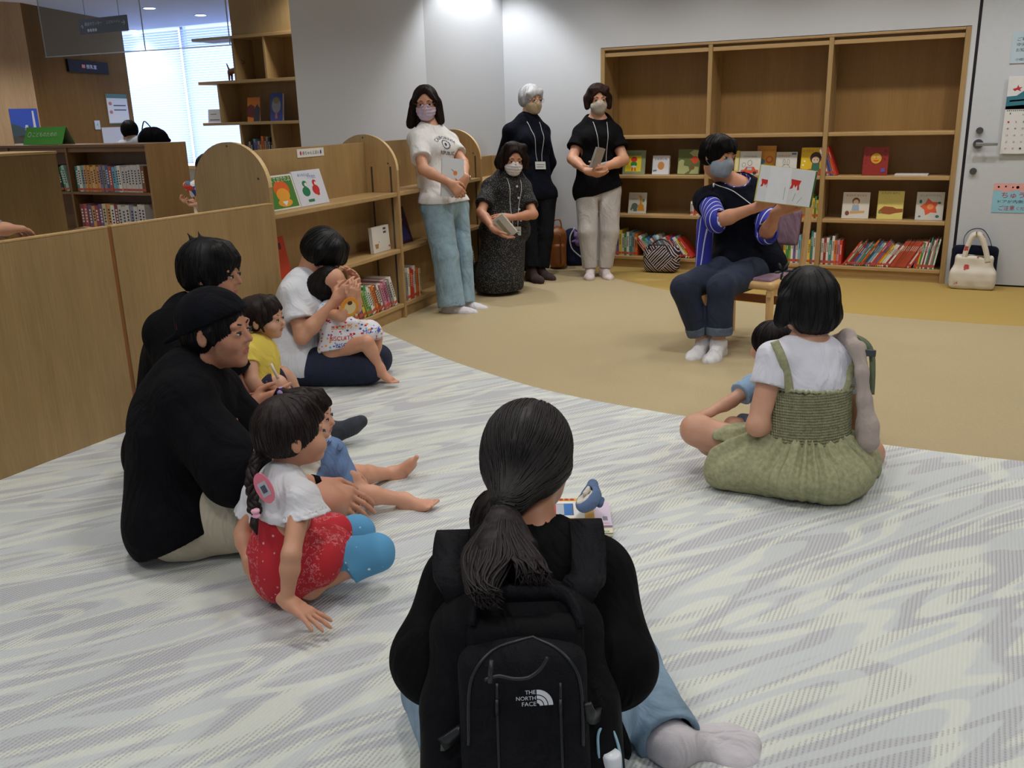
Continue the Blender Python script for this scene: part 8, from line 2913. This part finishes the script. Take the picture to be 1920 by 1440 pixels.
# ================================================================== HALF-SEEN PEOPLE BEYOND THE PARTITION
# hand of an onlooker resting on the partition edge
def on_px(px, py, X):
    r_ = RT @ np.array([px - 960.0, py - 720.0, F_PX])
    return np.array([0, 0, CAM_H]) + r_ * X / r_[0]


w_ = on_px(8, 446, -3.30); w_[2] = .935
r = empty('person', (w_[0] - .25, w_[1] - .3, 0), 0, 'person at the left edge, only a hand with silver watch on the partition showing', 'person')
e_ = w_ + A3(-.16, -.17, .08)
hP = w_ + A3(-.35, -.30, .0)
g = Fig(hP + UP * .44, hP - UP * .02, hP + UP * .62, (1, .2, 0), (1, .2, 0), h=.225, s=1.0)
g.el = [hP + A3(-.05, .25, .12), e_]
g.wr = [hP + A3(.1, .2, .0), w_]
g.kn = [g.hp[0] - UP * .40, g.hp[1] - UP * .40]; g.an = [g.hp[0] - UP * .78, g.hp[1] - UP * .78]
g.hands = [dict(wr=g.wr[0], D=(1, 0, -.3), P=(0, 0, -1), left=True, s=.95, curl=.3), dict(wr=w_, D=(-.35, .92, -.10), P=(0, 0, -1), left=False, s=1.0, curl=.28, spread=.05)]
g.feet = [dict(an=g.an[i], T=(1, .2, 0), s=1.0, left=i == 0) for i in (0, 1)]
make_body(r, g, SK, .006)
blob('grey_top', torso_prims(g, .02, True) + sleeve(g, 0, .7)[0] + sleeve(g, 1, .5)[0], [fabric((120, 122, 128), .1)], r, res=.008)
blob('trousers', [Cone(g.hp[0], g.hp[1], .115, .115, .04)] + leggings(g, 0, .98, .02)[0] + leggings(g, 1, .98, .02)[0], [fabric((50, 54, 66), .1)], r, res=.009)
make_hair(r, g, hair_cap(g, .06), hairmat((30, 22, 20), .2), .008)
face_parts(r, g)
bm = bmesh.new()
dd = unit(w_ - e_); wq = w_ - dd * .012; o1 = unit(np.cross(dd, UP)); o2 = np.cross(dd, o1)
for k_ in range(3):
    tube_bm(bm, [wq - dd * .006 * k_ + (o1 * math.cos(t) + o2 * math.sin(t)) * .029 for t in (2 * math.pi * k / 20 for k in range(20))], .004, 6, closed=True)
bm_obj('silver_watch', bm, [STEEL], r, smooth=True)

# standing person far behind the aisle bookcase
c_ = at(247, 247, 8.9)
base = A3(c_[0], c_[1], 0)
r = empty('person', base, 0, 'far person in a white shirt, back turned, behind the brown aisle bookcase', 'person')
hz = float(c_[2])
g = Fig(A3(c_[0], c_[1], hz - .10) + CR * .06 - CFW * .05, A3(c_[0], c_[1], hz - .52) + CR * .08, c_ + CR * -.02, facing(175), facing(-150, -20), h=.195, s=.9)
g.el = [g.sh[i] - UP * .24 - CFW * -.06 for i in (0, 1)]; g.wr = [g.el[i] + CFW * .2 for i in (0, 1)]
g.kn = [g.hp[i] - UP * (hz - .62) * .48 for i in (0, 1)]; g.an = [A3(g.hp[i][0], g.hp[i][1], .07) for i in (0, 1)]
g.hands = [dict(wr=g.wr[i], D=CFW, P=-UP, left=i == 0, s=.85, curl=.4) for i in (0, 1)]
g.feet = [dict(an=g.an[i], T=CFW, s=.85, left=i == 0) for i in (0, 1)]
make_body(r, g, SK, .009)
blob('white_shirt', torso_prims(g, .03, False) + sleeve(g, 0, .8)[0] + sleeve(g, 1, .8)[0], [fabric((206, 212, 222), .06)], r, res=.009, amp=.004, freq=20)
blob('trousers', [Cone(g.hp[0], g.hp[1], .10, .10, .04)] + leggings(g, 0, .98, .02)[0] + leggings(g, 1, .98, .02)[0], [fabric((40, 44, 56), .1)], r, res=.01)
make_hair(r, g, hair_cap(g, .07, nape=-.3), hairmat((12, 12, 14), .2), .008)
face_parts(r, g)
bgc = at(288, 262, 8.75)
bg = empty('rucksack', bgc, 0, 'black rucksack with looped handles beside the far white-shirted person', 'bag')
blob('bag_body', [Ell(bgc, (.15, .10, .12), (CR, CFW, UP), .03), Ell(bgc + CR * -.03 + UP * .05, (.08, .07, .06), None, .03), Cone(bgc + CR * .08, bgc + CR * .15 - UP * .01, .05, .02, .02)], [fabric((14, 14, 18), .2, sheen=0)], bg, res=.008, amp=.006, freq=30)
bm = bmesh.new()
tube_bm(bm, smoothpath([bgc + CR * -.10 + UP * .09, bgc + CR * -.07 + UP * .17, bgc + CR * -.03 + UP * .14, bgc + CR * .01 + UP * .08], 6), .006, 6)
bm_obj('handle_loop', bm, [plain((30, 50, 60), .5)], bg, smooth=True)
tube('hanging_strap', [bgc - UP * .1, A3(bgc[0], bgc[1], .0)], .004, plain((20, 20, 24), .6), bg, seg=6)

# seated dark-clothed person between the bookcases
c_ = at(391, 316, 7.6)
r = empty('person', (c_[0], c_[1], 0), 0, 'seated person in black clothes half hidden behind the first arched bookcase end', 'person')
hz = float(c_[2])
g = Fig(A3(c_[0], c_[1], hz - .18), A3(c_[0], c_[1], hz - .58), c_, facing(-80), facing(-80, -15), h=.22, s=.95)
g.el = [at(396, 372, 7.6), at(390, 372, 7.35)]; g.wr = [at(362, 378, 7.4), at(372, 384, 7.15)]
g.kn = [g.hp[i] - CR * .40 for i in (0, 1)]; g.an = [A3(g.kn[i][0], g.kn[i][1], .07) for i in (0, 1)]
g.hands = [dict(wr=g.wr[i], D=-CR, P=UP, left=i == 0, s=.8, curl=.9) for i in (0, 1)]
g.feet = [dict(an=g.an[i], T=-CR, s=.9, left=i == 0) for i in (0, 1)]
make_body(r, g, SK, .008)
blob('black_dress', torso_prims(g, .04, False) + [Cone(g.hp[i], g.kn[i], .12, .11, .04) for i in (0, 1)] + [Cone(g.kn[i], g.an[i] + UP * .15, .11, .12, .04) for i in (0, 1)] + sleeve(g, 0, .6)[0] + sleeve(g, 1, .6)[0], [fabric((14, 14, 18), .2, sheen=0)], r, res=.009)
make_hair(r, g, hair_cap(g, .08, nape=-.35), hairmat((14, 13, 15), .2), .008)
face_parts(r, g)
tb = at(372, 348, 7.2)
TOY, nt, b = new_mat('bright_patchwork_cloth')
vo = N(nt, 'ShaderNodeTexVoronoi', Scale=22.0)
nt.links.new(coords(nt), vo.inputs['Vector'])
sep = N(nt, 'ShaderNodeSeparateColor')
nt.links.new(vo.outputs['Color'], sep.inputs[0])
nt.links.new(ramp(nt, sep.outputs[0], [(0, srgb(220, 60, 50)), (.2, srgb(240, 190, 50)), (.4, srgb(40, 80, 170)), (.6, srgb(236, 236, 236)), (.8, srgb(60, 120, 110))], 'CONSTANT'), b.inputs['Base Color'])
o = blob('cloth_toy', [Ell(tb, (.11, .08, .05), (CR, CFW, UP), .03), Ell(tb + CR * .06 + UP * .02, (.06, .06, .04), None, .02), Cone(tb - CR * .08, tb - CR * .02 - UP * .09, .04, .03, .02)], [TOY], r, res=.008, amp=.008, freq=40)

# ================================================================== BAGS ON THE FLOOR
# patterned tote by the bookcase
PAT, nt, b = new_mat('zigzag_print_canvas')
v = coords(nt)
ch_ = N(nt, 'ShaderNodeTexChecker', Scale=6.0)
nt.links.new(coords(nt, rot=(.2, .75, 0)), ch_.inputs['Vector'])
wa = N(nt, 'ShaderNodeTexWave', Scale=8.5, Distortion=1.5); nt.links.new(coords(nt, rot=(0, .75, 0)), wa.inputs['Vector'])
wb = N(nt, 'ShaderNodeTexWave', Scale=8.5, Distortion=1.5); nt.links.new(coords(nt, rot=(0, -.75, 0)), wb.inputs['Vector'])
mx = N(nt, 'ShaderNodeMix'); mx.data_type = 'FLOAT'
nt.links.new(ch_.outputs['Fac'], mx.inputs[0]); nt.links.new(wa.outputs[0], mx.inputs[2]); nt.links.new(wb.outputs[0], mx.inputs[3])
nt.links.new(ramp(nt, mx.outputs[0], [(.30, srgb(28, 26, 44)), (.46, srgb(216, 206, 200)), (.72, srgb(222, 214, 208)), (.80, srgb(140, 70, 56)), (.92, srgb(40, 30, 44))]), b.inputs['Base Color'])
b.inputs['Roughness'].default_value = .8
bc_ = on_floor(1240, 510)
pb = empty('tote_bag', bc_, 0, 'dark and cream zigzag-patterned tote bag on the floor before the bookcase', 'bag')
bx_ = A3(1, .05, 0); by_ = A3(-.05, 1, 0)
blob('bag_body', [RBox(bc_ + UP * .10, (.145, .075, .095), (bx_, by_, UP), .05, .02), RBox(bc_ + UP * .155, (.135, .045, .075), (bx_, by_, UP), .03, .04), RBox(bc_ + UP * .235, (.115, .022, .05), (bx_, by_, UP), .015, .01, True)], [PAT], pb, res=.006, amp=.005, freq=26, seed=81)
BRN = plain((50, 30, 36), .5)
for q, z0_, lb in ((-1, .19, 'handle'), (1, .21, 'handle')):
    tube(lb, smoothpath([bc_ + bx_ * -.09 + by_ * .05 * q + UP * .14, bc_ + bx_ * -.095 + by_ * .055 * q + UP * .22, bc_ + bx_ * -.02 + by_ * .07 * q + UP * (.265 if q > 0 else .235),
                         bc_ + bx_ * .06 + by_ * .055 * q + UP * .22, bc_ + bx_ * .07 + by_ * .052 * q + UP * .12], 6), .006, BRN, pb)
# brown leather rucksack by the wall
q = on_floor(1046, 502)
lb_ = empty('leather_rucksack', q, 0, 'tan brown leather rucksack standing against the back wall', 'bag')
LEA = plain((158, 92, 40), .45)
blob('bag_body', [RBox(q + UP * .17, (.075, .085, .17), (CR, CFW, UP), .05, .02), Ell(q + UP * .27, (.07, .075, .10), (CR, CFW, UP), .03), RBox(q + UP * .12 - CFW * .07 + CR * .01, (.055, .035, .10), (CR, CFW, UP), .03, .01)], [LEA], lb_, res=.006, amp=.004, freq=26, seed=82)
bm = bmesh.new()
tube_bm(bm, smoothpath([q + UP * .33 - CR * .04 - CFW * .04, q + UP * .41 - CR * .035 - CFW * .04, q + UP * .42 + CR * .02 - CFW * .04, q + UP * .34 + CR * .035 - CFW * .04], 6), .007, 8)
bm_obj('carry_handle', bm, [plain((176, 120, 66), .5)], lb_, smooth=True)
ribbon_s = bmesh.new()
ribbon_bm(ribbon_s, smoothpath([q + UP * .30 + CR * .02 - CFW * .095, q + UP * .18 + CR * .02 - CFW * .112, q + UP * .05 + CR * .02 - CFW * .105], 5), CR, .014, .003)
bm_obj('strap', ribbon_s, [plain((120, 66, 30), .5)], lb_, smooth=True)
# navy bag with soft toys
q = on_floor(1078, 497)
nbg = empty('navy_bag', q, 0, 'navy bag with a pale curved trim, slumped beside the tan rucksack', 'bag')
blob('bag_body', [RBox(q + UP * .14 + CR * .02, (.11, .06, .14), (CR, CFW, UP), .05, .03), Ell(q + UP * .25 - CR * .03, (.08, .06, .08), None, .03)], [fabric((30, 34, 60), .2)], nbg, res=.007, amp=.006, freq=24, seed=83)
bm = bmesh.new()
tube_bm(bm, smoothpath([q + CR * .0 + UP * .34 - CFW * .05, q - CR * .045 + UP * .26 - CFW * .07, q - CR * .03 + UP * .16 - CFW * .08, q + CR * .05 + UP * .08 - CFW * .075, q + CR * .10 + UP * .03 - CFW * .06], 6), .006, 6)
bm_obj('pale_trim', bm, [plain((200, 202, 206), .5)], nbg, smooth=True)
q2 = q + UP * .27 + CR * .02 - CFW * .06
st = empty('soft_toy', q2, 0, 'small lilac soft toy tucked on the navy bag', 'soft toy')
blob('toy_body', [Ell(q2, (.034, .03, .032), None, .015), Ell(q2 - UP * .055 + CR * .01, (.036, .03, .04), None, .015), Cone(q2 - UP * .04, q2 - UP * .05 - CR * .045, .014, .012, .01), Cone(q2 - UP * .04 + CR * .02, q2 - UP * .06 + CR * .055, .014, .012, .01),
                  Cone(q2 + UP * .02 - CR * .02, q2 + UP * .045 - CR * .03, .012, .010, .01), Cone(q2 + UP * .02 + CR * .02, q2 + UP * .045 + CR * .03, .012, .010, .01)], [fabric((142, 118, 176), .1)], st, res=.004)
q3 = q + UP * .345 + CR * .075
st = empty('soft_toy', q3, 0, 'small red and navy soft toy on top of the navy bag behind the pale trousers', 'soft toy')
blob('toy_body', [Ell(q3, (.03, .03, .022), None, .01), Ell(q3 - UP * .03 + CR * .02, (.045, .03, .03), None, .01)], [fabric((196, 60, 56), .1)], st, res=.004)
q4 = q + CR * .14 + CFW * .02
tl_ = empty('teal_bag', q4, 0, 'teal cloth bag mostly hidden behind the woman in pale trousers', 'bag')
blob('bag_body', [RBox(q4 + UP * .13, (.09, .05, .13), (CR, CFW, UP), .04, .02)], [fabric((50, 110, 120), .2)], tl_, res=.007, amp=.006, freq=26)
# cream cherry tote and navy bag by the door
q = on_floor(1820, 541)
TOTE, nt, b = new_mat('cream_print_canvas')
vo = N(nt, 'ShaderNodeTexVoronoi', Scale=9.0, Randomness=.9)
nt.links.new(coords(nt), vo.inputs['Vector'])
nz = N(nt, 'ShaderNodeTexNoise', Scale=60.0)
nt.links.new(coords(nt), nz.inputs['Vector'])
mm = N(nt, 'ShaderNodeMath', operation='ADD'); mm.inputs[1].default_value = 0
ms_ = N(nt, 'ShaderNodeMath', operation='MULTIPLY'); ms_.inputs[1].default_value = .25
nt.links.new(nz.outputs[0], ms_.inputs[0]); nt.links.new(vo.outputs['Distance'], mm.inputs[0]); nt.links.new(ms_.outputs[0], mm.inputs[1])
nt.links.new(ramp(nt, mm.outputs[0], [(.31, srgb(190, 70, 76)), (.345, srgb(216, 208, 196)), (.39, srgb(222, 216, 204))]), b.inputs['Base Color'])
b.inputs['Roughness'].default_value = .85
tb_ = empty('tote_bag', q, 0, 'cream tote bag with small red prints standing before the white door', 'bag')
X_, Y_ = A3(1, 0, 0), A3(0, 1, 0)
pr = [RBox(q + UP * .07, (.150, .062, .07), None, .03, .03), RBox(q + UP * .15, (.128, .050, .10), None, .03, .05), RBox(q + UP * .26, (.105, .030, .07), None, .02, .01, True)]
blob('bag_body', pr, [TOTE], tb_, res=.006, amp=.006, freq=22, seed=84)
for yy in (-.045, .035):
    bm = bmesh.new()
    ribbon_bm(bm, smoothpath([q + A3(-.07, yy, .20), q + A3(-.055, yy, .29), q + A3(-.03, yy, .375), q + A3(.0, yy, .392), q + A3(.03, yy, .375), q + A3(.065, yy, .29), q + A3(.09, yy, .20)], 5),
              [A3(1, 0, .35)] * 0 or X_, .034, .004)
    bm_obj('handle', bm, [TOTE], tb_, smooth=True)
blob('knitted_lining', [Ell(q + UP * .215, (.09, .028, .028), None, .02)], [fabric((120, 124, 96), .3)], tb_, res=.006, amp=.006, freq=60)
q5 = q + A3(.0, .10, 0)
q5[1] = min(float(q5[1]), 7.40)
nv = empty('shoulder_bag', q5, 0, 'dark navy shoulder bag leaning on the door behind the cream tote', 'bag')
blob('bag_body', [RBox(q5 + UP * .15, (.155, .030, .15), None, .03, .02), Cone(q5 + A3(-.11, 0, .26), q5 + A3(.11, 0, .26), .028, .028, .03)], [fabric((20, 22, 40), .2)], nv, res=.007, amp=.005, freq=22)
bm = bmesh.new()
ribbon_bm(bm, smoothpath([q5 + A3(-.075, 0, .28), q5 + A3(-.08, 0, .36), q5 + A3(-.04, 0, .415), q5 + A3(.03, 0, .42), q5 + A3(.08, 0, .36), q5 + A3(.11, 0, .28)], 6), Y_, .030, .004)
bm_obj('handle', bm, [plain((26, 28, 48), .5)], nv, smooth=True)
sq = on_floor(1918, 536)
tag(tube('cord_loop', smoothpath([sq + A3(.06, .04, .05), sq + A3(.01, .03, .03), sq + A3(-.035, .02, .006), sq + A3(-.03, -.03, .005), sq + A3(.02, -.05, .005), sq + A3(.08, -.05, .005)], 6), .005, plain((28, 32, 54), .5), loc=sq),
    'dark navy cord looped on the floor at the right picture edge', 'cord')
